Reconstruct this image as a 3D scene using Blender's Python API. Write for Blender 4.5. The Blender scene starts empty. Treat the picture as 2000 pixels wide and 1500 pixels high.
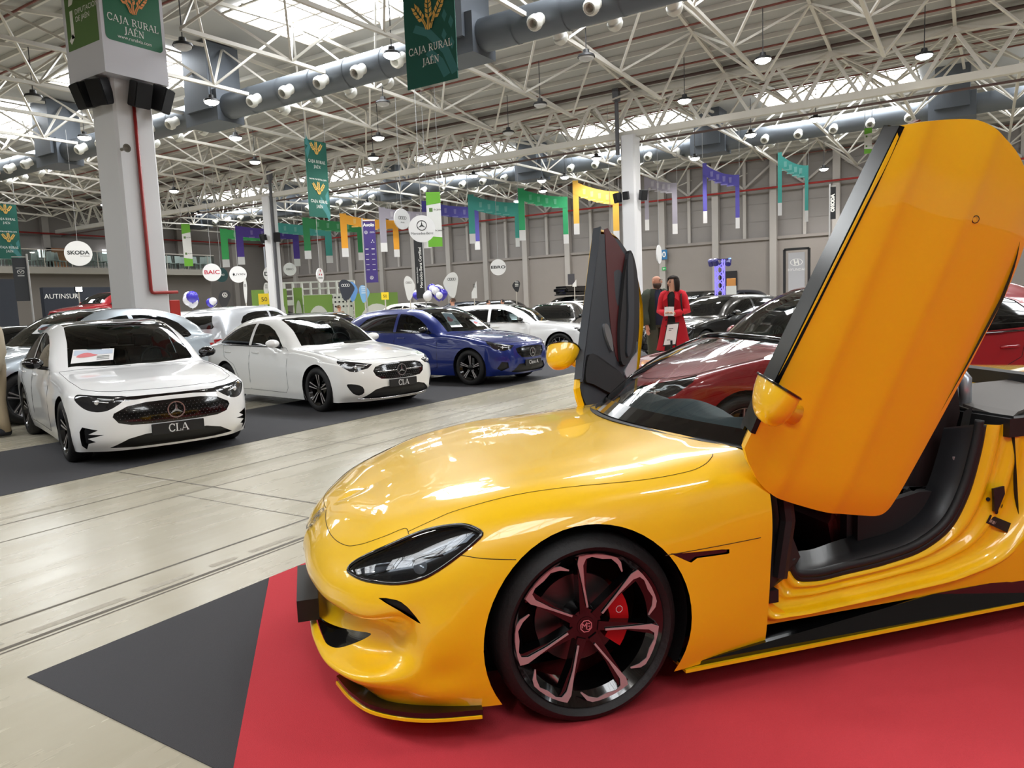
import bpy, bmesh, math, random
import numpy as np
from mathutils import Vector, Matrix
from mathutils.bvhtree import BVHTree
random.seed(7)
SC = bpy.context.scene
COL = SC.collection
PI = math.pi
# ------------------------------------------------------------------ camera (hall frame: x along the bays, y along the girders)
CF, CH, CPSI, CTH, CRHO = 1440.0, 1.5, math.radians(32.8), math.atan(158/1440.), math.atan(.041)
CC = Vector((0, 0, CH))
c_f = Vector((math.cos(CPSI)*math.cos(CTH), math.sin(CPSI)*math.cos(CTH), -math.sin(CTH)))
r0 = Vector((math.sin(CPSI), -math.cos(CPSI), 0)); u0 = r0.cross(c_f)
c_r = math.cos(CRHO)*r0 - math.sin(CRHO)*u0
c_u = math.sin(CRHO)*r0 + math.cos(CRHO)*u0
cam = bpy.data.cameras.new('camera'); camo = bpy.data.objects.new('camera', cam); COL.objects.link(camo)
cam.sensor_fit = 'HORIZONTAL'; cam.sensor_width = 36; cam.lens = 36*CF/2000; cam.clip_start = .05; cam.clip_end = 300
M = Matrix((c_r, c_u, -c_f)).transposed().to_4x4(); M.translation = CC; camo.matrix_world = M
SC.camera = camo
def ray(x, y): return c_f + c_r*((x-1000)/CF) - c_u*((y-750)/CF)
def onz(x, y, z=0):
    d = ray(x, y); return CC + d*((z-CH)/d.z)
def onpl(x, y, p, n):
    d = ray(x, y); n = Vector(n); return CC + d*((Vector(p)-CC).dot(n)/d.dot(n))
def onx(x, y, X): return onpl(x, y, (X, 0, 0), (1, 0, 0))
def ony(x, y, Y): return onpl(x, y, (0, Y, 0), (0, 1, 0))
def atd(x, y, d):                       # point of a sight line at a horizontal distance
    r = ray(x, y); return CC + r*(d/math.hypot(r.x, r.y))
def pix(P):
    q = Vector(P)-CC; z = q.dot(c_f); return (1000+CF*q.dot(c_r)/z, 750-CF*q.dot(c_u)/z)
# ------------------------------------------------------------------ materials
MATS = {}
def srgb(r, g, b):
    return tuple((c/255/12.92 if c/255 <= .04045 else ((c/255+.055)/1.055)**2.4) for c in (r, g, b)) + (1,)
def mat(name, col, rough=.5, metal=0., coat=0., emit=0., alpha=1., noise=0., nscale=20., spec=.5, trans=0., bump=0., ecol=None, coatr=.03):
    if name in MATS: return MATS[name]
    m = bpy.data.materials.new(name); m.use_nodes = True; nt = m.node_tree; b = nt.nodes['Principled BSDF']
    col = srgb(*col) if len(col) == 3 and max(col) > 1 else (tuple(col)+(1,))[:4]
    b.inputs['Base Color'].default_value = col; b.inputs['Roughness'].default_value = rough
    b.inputs['Metallic'].default_value = metal; b.inputs['Coat Weight'].default_value = coat; b.inputs['Coat Roughness'].default_value = coatr
    b.inputs['Specular IOR Level'].default_value = spec
    if emit:
        b.inputs['Emission Color'].default_value = ecol or col; b.inputs['Emission Strength'].default_value = emit
    if noise or bump:
        t = nt.nodes.new('ShaderNodeTexCoord'); n = nt.nodes.new('ShaderNodeTexNoise'); n.inputs['Scale'].default_value = nscale; n.inputs['Detail'].default_value = 4
        nt.links.new(t.outputs['Object'], n.inputs['Vector'])
        if noise:
            mr = nt.nodes.new('ShaderNodeMapRange'); mr.inputs['To Min'].default_value = 1-noise; mr.inputs['To Max'].default_value = 1+noise
            mx = nt.nodes.new('ShaderNodeMix'); mx.data_type = 'RGBA'; mx.blend_type = 'MULTIPLY'; mx.inputs['Factor'].default_value = 1
            nt.links.new(n.outputs['Fac'], mr.inputs['Value']); mx.inputs[6].default_value = col
            nt.links.new(mr.outputs['Result'], mx.inputs[7]); nt.links.new(mx.outputs[2], b.inputs['Base Color'])
        if bump:
            bp = nt.nodes.new('ShaderNodeBump'); bp.inputs['Strength'].default_value = bump; bp.inputs['Distance'].default_value = .01
            nt.links.new(n.outputs['Fac'], bp.inputs['Height']); nt.links.new(bp.outputs['Normal'], b.inputs['Normal'])
    if trans:                            # thin glass: clear + mirror by angle
        out = nt.nodes['Material Output']; tr = nt.nodes.new('ShaderNodeBsdfTransparent'); tr.inputs['Color'].default_value = col
        gl = nt.nodes.new('ShaderNodeBsdfGlossy'); gl.inputs['Roughness'].default_value = rough; gl.inputs['Color'].default_value = (1, 1, 1, 1)
        fr = nt.nodes.new('ShaderNodeFresnel'); fr.inputs['IOR'].default_value = 1.5; ms = nt.nodes.new('ShaderNodeMixShader')
        nt.links.new(fr.outputs[0], ms.inputs[0]); nt.links.new(tr.outputs[0], ms.inputs[1]); nt.links.new(gl.outputs[0], ms.inputs[2])
        nt.links.new(ms.outputs[0], out.inputs['Surface'])
    MATS[name] = m; return m
def paint(name, col, metal=0., rough=.32): return mat('paint_'+name, col, rough=rough, metal=metal, coat=1., coatr=.02)
BLK = mat('gloss_black', (9, 9, 10), rough=.12, coat=.6)
PLA = mat('black_plastic', (20, 20, 21), rough=.55)
RUB = mat('tyre_rubber', (17, 17, 18), rough=.62, bump=.25, nscale=60)
CHR = mat('chrome', (216, 217, 220), rough=.16, metal=.8)
ALU = mat('machined_alloy', (190, 184, 184), rough=.42, metal=.55)
GLS = mat('window_glass', (186, 198, 198), rough=.01, trans=1)
GLD = mat('privacy_glass', (8, 9, 11), rough=.04, spec=.8)
GLW = mat('windscreen_glass', (200, 208, 208), rough=.01, trans=1)
WHT = mat('white_sheet', (235, 235, 235), rough=.6)
INT = mat('car_interior', (26, 27, 29), rough=.7)
TAIL = mat('tail_lamp', (150, 8, 14), rough=.12, coat=1., emit=.15)
LENS = mat('lamp_lens', (34, 35, 38), rough=.12, coat=1., metal=.2)
LEDW = mat('lamp_bright', (235, 238, 242), rough=.15, metal=.6)
# ------------------------------------------------------------------ objects
def link(o, parent=None, label=None, cat=None, group=None, kind=None):
    COL.objects.link(o)
    if parent is not None: o.parent = parent
    if label: o['label'] = label
    if cat: o['category'] = cat
    if group: o['group'] = group
    if kind: o['kind'] = kind
    return o
def empty(name, loc=(0, 0, 0), rz=0., label=None, cat=None, group=None, parent=None):
    o = bpy.data.objects.new(name, None); o.empty_display_size = .1
    o.location = loc; o.rotation_euler = (0, 0, rz)
    return link(o, parent, label, cat, group)
def mesh_obj(name, me, m, parent=None, **k):
    o = bpy.data.objects.new(name, me)
    for x in (m if isinstance(m, (list, tuple)) else [m]): me.materials.append(x)
    return link(o, parent, **k)
SPLIT = set('wheel_liner sill_trim door_seal hinge_post rocker_panel rocker_edge splitter splitter_edge tonneau_cover wiper belt_buckle_ seat_bolster roof_bars side_intake_ lower_spoiler cable bracket'.split())
def islands(bm):
    bmesh.ops.remove_doubles(bm, verts=bm.verts, dist=1e-5); seen = set(); out = []
    for f in bm.faces:
        if f in seen: continue
        st = [f]; seen.add(f); cur = []
        while st:
            g = st.pop(); cur.append(g)
            for v in g.verts:
                for h in v.link_faces:
                    if h not in seen: seen.add(h); st.append(h)
        out.append(cur)
    return out
def obj(name, bm, m, parent=None, smooth=False, **k):
    if name in SPLIT:
        o = None
        for fs in islands(bm):
            nb = bmesh.new(); mp = {}
            for f in fs:
                for v in f.verts:
                    if v not in mp: mp[v] = nb.verts.new(v.co)
                nb.faces.new([mp[v] for v in f.verts]).material_index = f.material_index
            o = obj0(name, nb, m, parent, smooth, **k)
        bm.free(); return o
    return obj0(name, bm, m, parent, smooth, **k)
def obj0(name, bm, m, parent=None, smooth=False, **k):
    me = bpy.data.meshes.new(name); bmesh.ops.recalc_face_normals(bm, faces=bm.faces); bm.to_mesh(me); bm.free()
    if smooth: me.shade_smooth() if smooth is True else smooth_angle(me, smooth)
    return mesh_obj(name, me, m, parent, **k)
def smooth_angle(me, deg):
    me.shade_smooth()
    try: me.set_sharp_from_angle(angle=math.radians(deg))
    except Exception: pass
def copy_tree(o, parent=None, mats=None):
    c = o.copy(); COL.objects.link(c)
    if parent is not None: c.parent = parent
    for ch in list(o.children): copy_tree(ch, c)
    return c
def NB(): return bmesh.new()
def quad(bm, a, b, c, d, mi=0):
    f = bm.faces.new([bm.verts.new(p) for p in (a, b, c, d)]); f.material_index = mi; return f
def poly(bm, pts, mi=0):
    f = bm.faces.new([bm.verts.new(p) for p in pts]); f.material_index = mi; return f
def box(bm, x0, x1, y0, y1, z0, z1, mi=0, X=None):
    v = [Vector((x, y, z)) for x in (x0, x1) for y in (y0, y1) for z in (z0, z1)]
    if X is not None: v = [X @ p for p in v]
    v = [bm.verts.new(p) for p in v]
    for q in ((0, 1, 3, 2), (4, 6, 7, 5), (0, 4, 5, 1), (2, 3, 7, 6), (0, 2, 6, 4), (1, 5, 7, 3)):
        bm.faces.new([v[i] for i in q]).material_index = mi
def bar(bm, a, b, r, n=4, mi=0, r2=None, cap=True, up=None, sy=1.):       # straight tube
    a = Vector(a); b = Vector(b); d = (b-a)
    if d.length < 1e-6: return
    d.normalize(); t = Vector(up) if up else (Vector((0, 0, 1)) if abs(d.z) < .95 else Vector((1, 0, 0)))
    e = d.cross(t).normalized(); f = e.cross(d); off = PI/n if n == 4 else 0; r2 = r if r2 is None else r2
    k = 1.414 if n == 4 else 1
    A = [bm.verts.new(a+(e*math.cos(off+2*PI*i/n)+f*math.sin(off+2*PI*i/n)*sy)*r*k) for i in range(n)]
    B = [bm.verts.new(b+(e*math.cos(off+2*PI*i/n)+f*math.sin(off+2*PI*i/n)*sy)*r2*k) for i in range(n)]
    for i in range(n): bm.faces.new((A[i], A[(i+1) % n], B[(i+1) % n], B[i])).material_index = mi
    if cap:
        bm.faces.new(A[::-1]).material_index = mi; bm.faces.new(B).material_index = mi
def tube(bm, pts, r, n=8, mi=0, closed=False):                            # bent tube
    pts = [Vector(p) for p in pts]; N = len(pts); rings = []
    up = None
    for i, p in enumerate(pts):
        d = (pts[(i+1) % N]-pts[i-1]) if closed or 0 < i < N-1 else (pts[1]-pts[0] if i == 0 else pts[-1]-pts[-2])
        d.normalize()
        if up is None: up = Vector((0, 0, 1)) if abs(d.z) < .9 else Vector((1, 0, 0))
        e = d.cross(up).normalized(); up = e.cross(d).normalized()
        rr = r[i] if isinstance(r, (list, tuple)) else r
        rings.append([bm.verts.new(p+(e*math.cos(2*PI*k/n)+up*math.sin(2*PI*k/n))*rr) for k in range(n)])
    for i in range(N if closed else N-1):
        A, B = rings[i], rings[(i+1) % N]
        for k in range(n): bm.faces.new((A[k], A[(k+1) % n], B[(k+1) % n], B[k])).material_index = mi
    if not closed:
        bm.faces.new(rings[0][::-1]).material_index = mi; bm.faces.new(rings[-1]).material_index = mi
def lathe(bm, prof, n=32, axis='y', mi=0, X=None, closed=False):          # profile (radius, offset along axis)
    rings = []
    for r, h in prof:
        rg = []
        for i in range(n):
            a = 2*PI*i/n; c, s = r*math.cos(a), r*math.sin(a)
            p = Vector((c, h, s)) if axis == 'y' else (Vector((c, s, h)) if axis == 'z' else Vector((h, c, s)))
            rg.append(bm.verts.new(X @ p if X is not None else p))
        rings.append(rg)
    for j in range(len(rings)-(0 if closed else 1)):
        A, B = rings[j], rings[(j+1) % len(rings)]
        for i in range(n): bm.faces.new((A[i], A[(i+1) % n], B[(i+1) % n], B[i])).material_index = mi
    return rings
def disc(bm, c, e, f, r, n=32, mi=0, rx=None):
    c = Vector(c); e = Vector(e); f = Vector(f)
    bm.faces.new([bm.verts.new(c+e*(r*math.cos(2*PI*i/n))+f*((rx or r)*math.sin(2*PI*i/n))) for i in range(n)]).material_index = mi
def prism(bm, pts, d, mi=0):                                              # closed outline pushed along d
    d = Vector(d); A = [bm.verts.new(Vector(p)) for p in pts]; B = [bm.verts.new(Vector(p)+d) for p in pts]; n = len(A)
    bm.faces.new(A).material_index = mi; bm.faces.new(B[::-1]).material_index = mi
    for i in range(n): bm.faces.new((A[i], B[i], B[(i+1) % n], A[(i+1) % n])).material_index = mi
def ring(bm, c, e, f, R, r, n=32, mi=0, d=None, rx=None):                 # flat annulus (two outlines)
    c = Vector(c); e = Vector(e); f = Vector(f)
    A = [bm.verts.new(c+e*(R*math.cos(2*PI*i/n))+f*(R*math.sin(2*PI*i/n))) for i in range(n)]
    B = [bm.verts.new(c+e*(r*math.cos(2*PI*i/n))+f*(r*math.sin(2*PI*i/n))) for i in range(n)]
    for i in range(n): bm.faces.new((A[i], A[(i+1) % n], B[(i+1) % n], B[i])).material_index = mi
def frame_mat(o, e, f):                                                   # 4x4 with x=e, y=f
    e = Vector(e).normalized(); n = e.cross(Vector(f)).normalized(); f = n.cross(e)
    m = Matrix((e, f, n)).transposed().to_4x4(); m.translation = Vector(o); return m
def text(name, s, X, size, m, parent=None, align='CENTER', ext=.0, sx=1., bold=0., shear=0.):
    cu = bpy.data.curves.new(name, 'FONT'); cu.body = s; cu.size = size; cu.align_x = align; cu.align_y = 'CENTER'
    cu.extrude = ext; cu.offset = bold; cu.shear = shear; cu.resolution_u = 3; cu.materials.append(m)
    o = bpy.data.objects.new(name, cu); link(o, parent)
    o.matrix_local = X @ Matrix.Diagonal((sx, 1, 1, 1)); return o
# serif capitals as strokes in a 1-high box: (points, width)
SERIF = {
 'C': (.80, [([(.74,.78),(.62,.93),(.42,.98),(.2,.86),(.09,.5),(.2,.14),(.42,.02),(.62,.07),(.76,.22)], .13), ([(.74,.98),(.74,.68)], .06)]),
 'A': (.86, [([(.06,.02),(.43,.98)], .06), ([(.43,.98),(.78,.02)], .15), ([(.2,.33),(.62,.33)], .06), ([(-.02,.03),(.2,.03)], .06), ([(.62,.03),(.92,.03)], .06)]),
 'J': (.50, [([(.32,.96),(.32,.1),(.22,-.1),(.06,-.16)], .15), ([(.16,.97),(.48,.97)], .06)]),
 'R': (.82, [([(.2,.02),(.2,.98)], .15), ([(.2,.95),(.5,.95),(.66,.82),(.66,.64),(.5,.5),(.2,.5)], .09), ([(.42,.5),(.74,.03)], .14), ([(.04,.03),(.38,.03)], .06), ([(.04,.97),(.3,.97)], .06), ([(.64,.03),(.88,.03)], .06)]),
 'U': (.84, [([(.2,.97),(.2,.3),(.32,.06),(.52,.05),(.66,.28),(.66,.97)], .11), ([(.04,.97),(.36,.97)], .06), ([(.54,.97),(.8,.97)], .06)]),
 'L': (.70, [([(.2,.02),(.2,.98)], .15), ([(.04,.97),(.38,.97)], .06), ([(.04,.03),(.62,.03),(.62,.28)], .06)]),
 'E': (.72, [([(.2,.02),(.2,.98)], .15), ([(.04,.97),(.6,.97),(.6,.76)], .06), ([(.2,.5),(.48,.5)], .06), ([(.04,.03),(.62,.03),(.62,.26)], .06)]),
 'N': (.90, [([(.17,.02),(.17,.98)], .06), ([(.14,.96),(.72,.04)], .15), ([(.72,.02),(.72,.98)], .06), ([(.02,.03),(.32,.03)], .06), ([(.02,.97),(.2,.97)], .06), ([(.58,.97),(.86,.97)], .06)]),
}
def stroke(bm, pts, w, P, mi=0):
    for i in range(len(pts)-1):
        a = Vector(pts[i]); b = Vector(pts[i+1]); d = (b-a).normalized(); n = Vector((-d.y, d.x))*w/2
        k = d*(w*.3 if 0 < i else 0); k2 = d*(w*.3 if i < len(pts)-2 else 0)
        poly(bm, [P(*(a-k+n)), P(*(a-k-n)), P(*(b+k2-n)), P(*(b+k2+n))], mi)
def serif_text(name, s, X, size, m, parent=None, accent=None):
    wd = sum(SERIF.get(c, (.4, []))[0]+.04 for c in s); x = -wd/2; bm = NB(); d = 0
    for ci, ch in enumerate(s):
        g = SERIF.get(ch)
        if g:
            for pts, w in g[1]:
                d += 1
                stroke(bm, pts, w, lambda a, b: X @ Vector(((x+a)*size, (b-.5)*size, .00002*d)))
            if accent == ci: stroke(bm, [(.3, 1.06), (.5, 1.22)], .09, lambda a, b: X @ Vector(((x+a)*size, (b-.5)*size, 0)))
            x += g[0]+.04
        else: x += .44
    return obj(name, bm, m, parent)
# ------------------------------------------------------------------ smooth shells and cutting
def crom(P, n):
    """P: (k,...) control points -> n samples through them (cubic, chord-aware)."""
    P = np.asarray(P, float); k = len(P)
    T = np.zeros_like(P); T[1:-1] = (P[2:]-P[:-2])/2; T[0] = P[1]-P[0]; T[-1] = P[-1]-P[-2]
    d = P[1:]-P[:-1]
    # limit overshoot where neighbouring spans differ much
    L = np.linalg.norm(d, axis=-1, keepdims=True)+1e-9
    for i in range(1, k-1):
        t = (d[i-1]/L[i-1]*L[i]+d[i]/L[i]*L[i-1])/(L[i-1]+L[i])   # unit-ish direction
        T[i] = t
    out = []
    for s in np.linspace(0, k-1, n):
        i = min(int(s), k-2); t = s-i; h = L[i]
        a = P[i]; b = P[i+1]
        ma = T[i]*h if 0 < i else T[i]; mb = T[i+1]*h if i+1 < k-1 else T[i+1]
        out.append((2*t**3-3*t*t+1)*a+(t**3-2*t*t+t)*ma+(-2*t**3+3*t*t)*b+(t**3-t*t)*mb)
    return np.array(out)
def dense(G, ns, nr):
    G = np.asarray(G, float); A = crom(G, ns); return np.swapaxes(crom(np.swapaxes(A, 0, 1), nr), 0, 1)
class Shell:
    """dense grid surface in a car's own frame, cut by outlines into panels that keep its smooth normals"""
    def __init__(s, grid=None):
        s.bm = NB(); s.src = None
        if grid is not None: s.add(grid)
    def add(s, D):
        n, m, _ = D.shape
        V = [[s.bm.verts.new(D[i, j]) for j in range(m)] for i in range(n)]
        for i in range(n-1):
            for j in range(m-1):
                q = [V[i][j], V[i+1][j], V[i+1][j+1], V[i][j+1]]
                try: s.bm.faces.new(q)
                except ValueError: pass
    def finish(s, flip=False, merge=1e-4):
        bmesh.ops.remove_doubles(s.bm, verts=s.bm.verts, dist=merge)
        bmesh.ops.dissolve_degenerate(s.bm, edges=s.bm.edges, dist=1e-5)
        if flip: bmesh.ops.reverse_faces(s.bm, faces=s.bm.faces)
        s.bm.normal_update(); s.bm.faces.ensure_lookup_table()
        s.bvh = BVHTree.FromBMesh(s.bm)
        s.sv = [v.co.copy() for v in s.bm.verts]; s.sn = [v.normal.copy() for v in s.bm.verts]
        s.bm.verts.index_update(); s.sf = [[v.index for v in f.verts] for f in s.bm.faces]
    def normal_at(s, p):
        co, no, i, d = s.bvh.find_nearest(p)
        if i is None: return Vector((0, 0, 1))
        ids = s.sf[i]; n = Vector(); 
        for k in ids: n += s.sn[k]*(1/((s.sv[k]-co).length+1e-4))
        return n.normalized()
    def cut(s, pl, pr, keep=None, drop=False, face=None):
        """pl: outline in the 2-D view pr; returns a bmesh with the inside (or deletes it)"""
        n = len(pl); bm = s.bm
        for i in range(n):
            a, b = pl[i], pl[(i+1) % n]; co, no = pr.plane(a, b); no = no.normalized()
            x0, x1 = min(a[0], b[0]), max(a[0], b[0]); y0, y1 = min(a[1], b[1]), max(a[1], b[1])
            fs = []
            for f in bm.faces:
                if face and not face(f): continue
                ds = [no.dot(v.co-co) for v in f.verts]
                if min(ds) > -1e-7 or max(ds) < 1e-7: continue
                q = [pr(v.co) for v in f.verts]
                if max(p[0] for p in q) < x0 or min(p[0] for p in q) > x1 or max(p[1] for p in q) < y0 or min(p[1] for p in q) > y1: continue
                fs.append(f)
            if fs:
                g = set(fs)
                for f in fs: g.update(f.edges); g.update(f.verts)
                bmesh.ops.bisect_plane(bm, geom=list(g), dist=1e-6, plane_co=co, plane_no=no)
        ins = [f for f in bm.faces if (not face or face(f)) and inside(pr(f.calc_center_median()), pl)]
        if drop:
            bmesh.ops.delete(bm, geom=ins, context='FACES'); return None
        return s.take(ins)
    def take(s, fs):
        nb = NB(); mp = {}
        for f in fs:
            vs = []
            for v in f.verts:
                if v not in mp: mp[v] = nb.verts.new(v.co)
                vs.append(mp[v])
            nb.faces.new(vs)
        bmesh.ops.delete(s.bm, geom=fs, context='FACES')
        return nb
    def out(s, name, bm, m, parent, off=0., mirror=True, lip=0., half=None, **k):
        """panel -> object; off pushes it along the surface normal, mirror doubles it across y=0"""
        bm.normal_update()
        if lip:
            be = [e for e in bm.edges if e.is_boundary and not all(abs(v.co.y) < 2e-3 for v in e.verts)]
            r = bmesh.ops.extrude_edge_only(bm, edges=be)
            lv = [g for g in r['geom'] if isinstance(g, bmesh.types.BMVert)]
        else: lv = []
        lvs = set(lv); ns = {}
        for v in bm.verts: ns[v] = s.normal_at(v.co)
        for v in bm.verts:
            v.co += ns[v]*((off-lip) if v in lvs else off)
        bm.verts.index_update(); N = [ns[v] for v in bm.verts]; nl = len(N)
        vs = [v.co.copy() for v in bm.verts]; fs = [[v.index for v in f.verts] for f in bm.faces]
        bm.free()
        if mirror:
            v2 = [Vector((v.x, -v.y, v.z)) for v in vs]; N2 = [Vector((q.x, -q.y, q.z)) for q in N]
            if min(abs(v.y) for v in vs) > .006:
                par = parent if isinstance(parent, (list, tuple)) else (parent, parent)
                return [s._mk(name, a, b, c, lip, m, p, k) for a, b, c, p in ((vs, N, fs, par[0]), (v2, N2, [f[::-1] for f in fs], par[1]))]
            vs += v2; N += N2; fs += [[i+nl for i in f][::-1] for f in fs]
        return s._mk(name, vs, N, fs, lip, m, parent, k)
    def _mk(s, name, vs, N, fs, lip, m, parent, k):
        me = bpy.data.meshes.new(name); me.from_pydata(vs, [], fs); me.update()
        me.shade_smooth()
        if not lip: me.normals_split_custom_set_from_vertices(N)
        else: smooth_angle(me, 40)
        return mesh_obj(name, me, m, parent, **k)
    def drop(s, pts, pr):                # points of an outline carried onto the surface
        res = []
        for p in pts:
            o, d = pr.line(p); h = s.bvh.ray_cast(o, d)
            if h[0] is not None: res.append((h[0], h[1]))
        return res
def inside(p, pl):
    x, y = p[0], p[1]; r = False; j = len(pl)-1
    for i in range(len(pl)):
        xi, yi = pl[i]; xj, yj = pl[j]
        if (yi > y) != (yj > y) and x < (xj-xi)*(y-yi)/(yj-yi)+xi: r = not r
        j = i
    return r
class Ortho:                             # view along an axis: 'y' side (x,z), 'x' front (y,z), 'z' top (x,y)
    def __init__(s, ax, sign=1): s.ax = ax; s.sign = sign
    def __call__(s, c): return (c.x, c.z) if s.ax == 'y' else ((c.y, c.z) if s.ax == 'x' else (c.x, c.y))
    def up(s, p, h=0.):
        return Vector((p[0], h, p[1])) if s.ax == 'y' else (Vector((h, p[0], p[1])) if s.ax == 'x' else Vector((p[0], p[1], h)))
    def dir(s): return Vector((0, 1, 0)) if s.ax == 'y' else (Vector((1, 0, 0)) if s.ax == 'x' else Vector((0, 0, 1)))
    def plane(s, a, b): return s.up(a), (s.up(b)-s.up(a)).cross(s.dir())
    def line(s, p): return s.up(p, 10*s.sign), s.dir()*(-s.sign)
class Sight:                             # view from the photographer's place, in a car's own frame
    def __init__(s, mw):
        s.mi = mw.inverted(); s.mw = mw; s.o = s.mi @ CC
    def __call__(s, c): return pix(s.mw @ c)
    def dirv(s, p): return (s.mi.to_3x3() @ ray(*p)).normalized()
    def plane(s, a, b): return s.o, s.dirv(a).cross(s.dirv(b))
    def line(s, p): return s.o, s.dirv(p)
def spl(pts, n=6, closed=True):          # smooth outline through points
    P = [np.array(p, float) for p in pts]; k = len(P); res = []
    for i in range(k if closed else k-1):
        a, b = P[i], P[(i+1) % k]; p0 = P[i-1] if closed or i > 0 else a; p3 = P[(i+2) % k] if closed or i+2 < k else b
        for j in range(n):
            t = j/n; res.append(tuple(.5*(2*a+(b-p0)*t+(2*p0-5*a+4*b-p3)*t*t+(3*a-p0-3*b+p3)*t**3)))
    if not closed: res.append(tuple(P[-1]))
    return res
def circ(cx, cy, r, n=40, a0=0, a1=2*PI, ry=None): return [(cx+r*math.cos(a0+(a1-a0)*i/n), cy+(ry or r)*math.sin(a0+(a1-a0)*i/n)) for i in range(n)]
def ribbon(bm, hits, r, off=.0):         # a thin line lying on a surface
    tube(bm, [p+n*off for p, n in hits], r, n=5)
# ================================================================== yellow roadster
YEL = paint('yellow', (252, 200, 6), rough=.35)
RED_IN = mat('red_leather', (84, 16, 18), rough=.55); SEATD = mat('seat_dark', (34, 18, 19), rough=.6)
CAL = mat('caliper_red', (190, 12, 18), rough=.3, coat=.5)
DISC = mat('brake_disc', (92, 90, 90), rough=.35, metal=.8)
def tyre(bm, R, r, w):
    lathe(bm, [(r, w*.44), (r+.012, w*.5), (r+(R-r)*.35, w*.53), (R-.03, w*.50), (R-.012, w*.44), (R, w*.33), (R, w*.04), (R-.006, w*.03), (R-.006, w*.0), (R, -w*.01),
               (R, -w*.33), (R-.012, -w*.44), (R-.03, -w*.50), (r+(R-r)*.35, -w*.53), (r+.012, -w*.5), (r, -w*.44)], 72)
def rim_base(bm, r, w, lip=.012):
    lathe(bm, [(r, w*.45), (r-.02, w*.40), (r-.045, -w*.3), (r-.02, -w*.40), (r-lip*.3, -w*.47), (r, -w*.44)], 56)
def wheel_frame(name, parent, loc, side, label=None):
    o = empty(name, loc, 0 if side < 0 else PI, parent=parent)
    return o
def hero_wheel(parent, loc, side, R=.345, W=.245):
    w = wheel_frame('wheel', parent, loc, side)
    bm = NB(); tyre(bm, R, .283, W); obj('tyre', bm, RUB, w, smooth=35)
    bm = NB(); rim_base(bm, .285, W)
    yf = -W*.40
    n = 7
    def P(a, r, d=0.): return Vector((r*math.cos(a), yf+d+.028*(1-r/.285), r*math.sin(a)))
    hub = lathe(bm, [(0.001, yf+.028), (.03, yf+.026), (.06, yf+.03), (.066, yf+.045), (.07, yf+.12)], 36)
    for i in range(n):
        a = 2*PI*i/n+math.radians(95)
        # broad black spoke swept against the rim
        A = [P(a-.35, .05), P(a-.085, .15), P(a-.10, .25), P(a-.16, .282), P(a+.10, .282), P(a+.045, .25), P(a+.09, .15), P(a+.35, .05)]
        prism(bm, A, (0, .05, 0))
    obj('rim', bm, BLK, w, smooth=30)
    bm = NB()
    for i in range(n):
        a = 2*PI*i/n+math.radians(95); D = -.004
        # machined blade: up the spoke, round the rim, hooked back in (clockwise seen from outside)
        o = [P(a-.10, .072, D), P(a+.012, .16, D), P(a+.055, .245, D), P(a+.015, .277, D), P(a-.14, .281, D), P(a-.32, .272, D), P(a-.47, .279, D), P(a-.60, .262, D), P(a-.70, .235, D)]
        q = [P(a-.19, .074, D), P(a-.036, .16, D), P(a-.03, .235, D), P(a-.075, .258, D), P(a-.16, .263, D), P(a-.31, .256, D), P(a-.445, .262, D), P(a-.57, .250, D), P(a-.69, .231, D)]
        for k in range(len(o)-1): quad(bm, o[k], o[k+1], q[k+1], q[k])
    bmesh.ops.remove_doubles(bm, verts=bm.verts, dist=1e-5)
    bmesh.ops.solidify(bm, geom=bm.faces[:], thickness=.004)
    obj('spoke_trim', bm, ALU, w)
    bm = NB(); lathe(bm, [(.0, .035), (.165, .035), (.165, .012), (.0, .012)], 48); obj('brake_disc', bm, DISC, w, smooth=30)
    bm = NB(); c = []
    for k in range(9):
        t = math.radians(-38+76*k/8); c.append(t)
    for k in range(8):
        for (ra, rb) in ((.105, .178),):
            a, b = c[k], c[k+1]
            V = [Vector((rr*math.cos(t), y, rr*math.sin(t))) for rr in (ra, rb) for t in (a, b) for y in (-.045, .06)]
            v = [bm.verts.new(p) for p in V]
            for qd in ((0, 1, 3, 2), (4, 6, 7, 5), (0, 4, 5, 1), (2, 3, 7, 6), (0, 2, 6, 4), (1, 5, 7, 3)): bm.faces.new([v[i] for i in qd])
    bmesh.ops.remove_doubles(bm, verts=bm.verts, dist=1e-5)
    cal = obj('brake_caliper', bm, CAL, w, smooth=40)
    X = frame_mat((.141, -.047, .03), (1, 0, 0), (0, 0, 1))
    bm = NB(); octa(bm, X, .014); obj('caliper_emblem', bm, WHT, w)
    # hub emblem: eight-sided badge with two letters
    X = frame_mat((0, yf+.022, 0), (1, 0, 0), (0, 0, 1))
    bm = NB(); octa(bm, X, .024); octa_letters(bm, X, .024); hb = obj('hub_emblem', bm, CHR, w)
    bm = NB(); lathe(bm, [(.0, yf+.024), (.033, yf+.025), (.036, yf+.03)], 32); obj('hub_cap', bm, BLK, w, smooth=30)
    return w
def octa(bm, X, r):
    n = 8
    A = [X @ Vector((r*math.cos(PI/8+i*PI/4), r*math.sin(PI/8+i*PI/4), 0)) for i in range(n)]
    B = [X @ Vector((r*.84*math.cos(PI/8+i*PI/4), r*.84*math.sin(PI/8+i*PI/4), 0)) for i in range(n)]
    for i in range(n): quad(bm, A[i], A[(i+1) % n], B[(i+1) % n], B[i])
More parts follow.
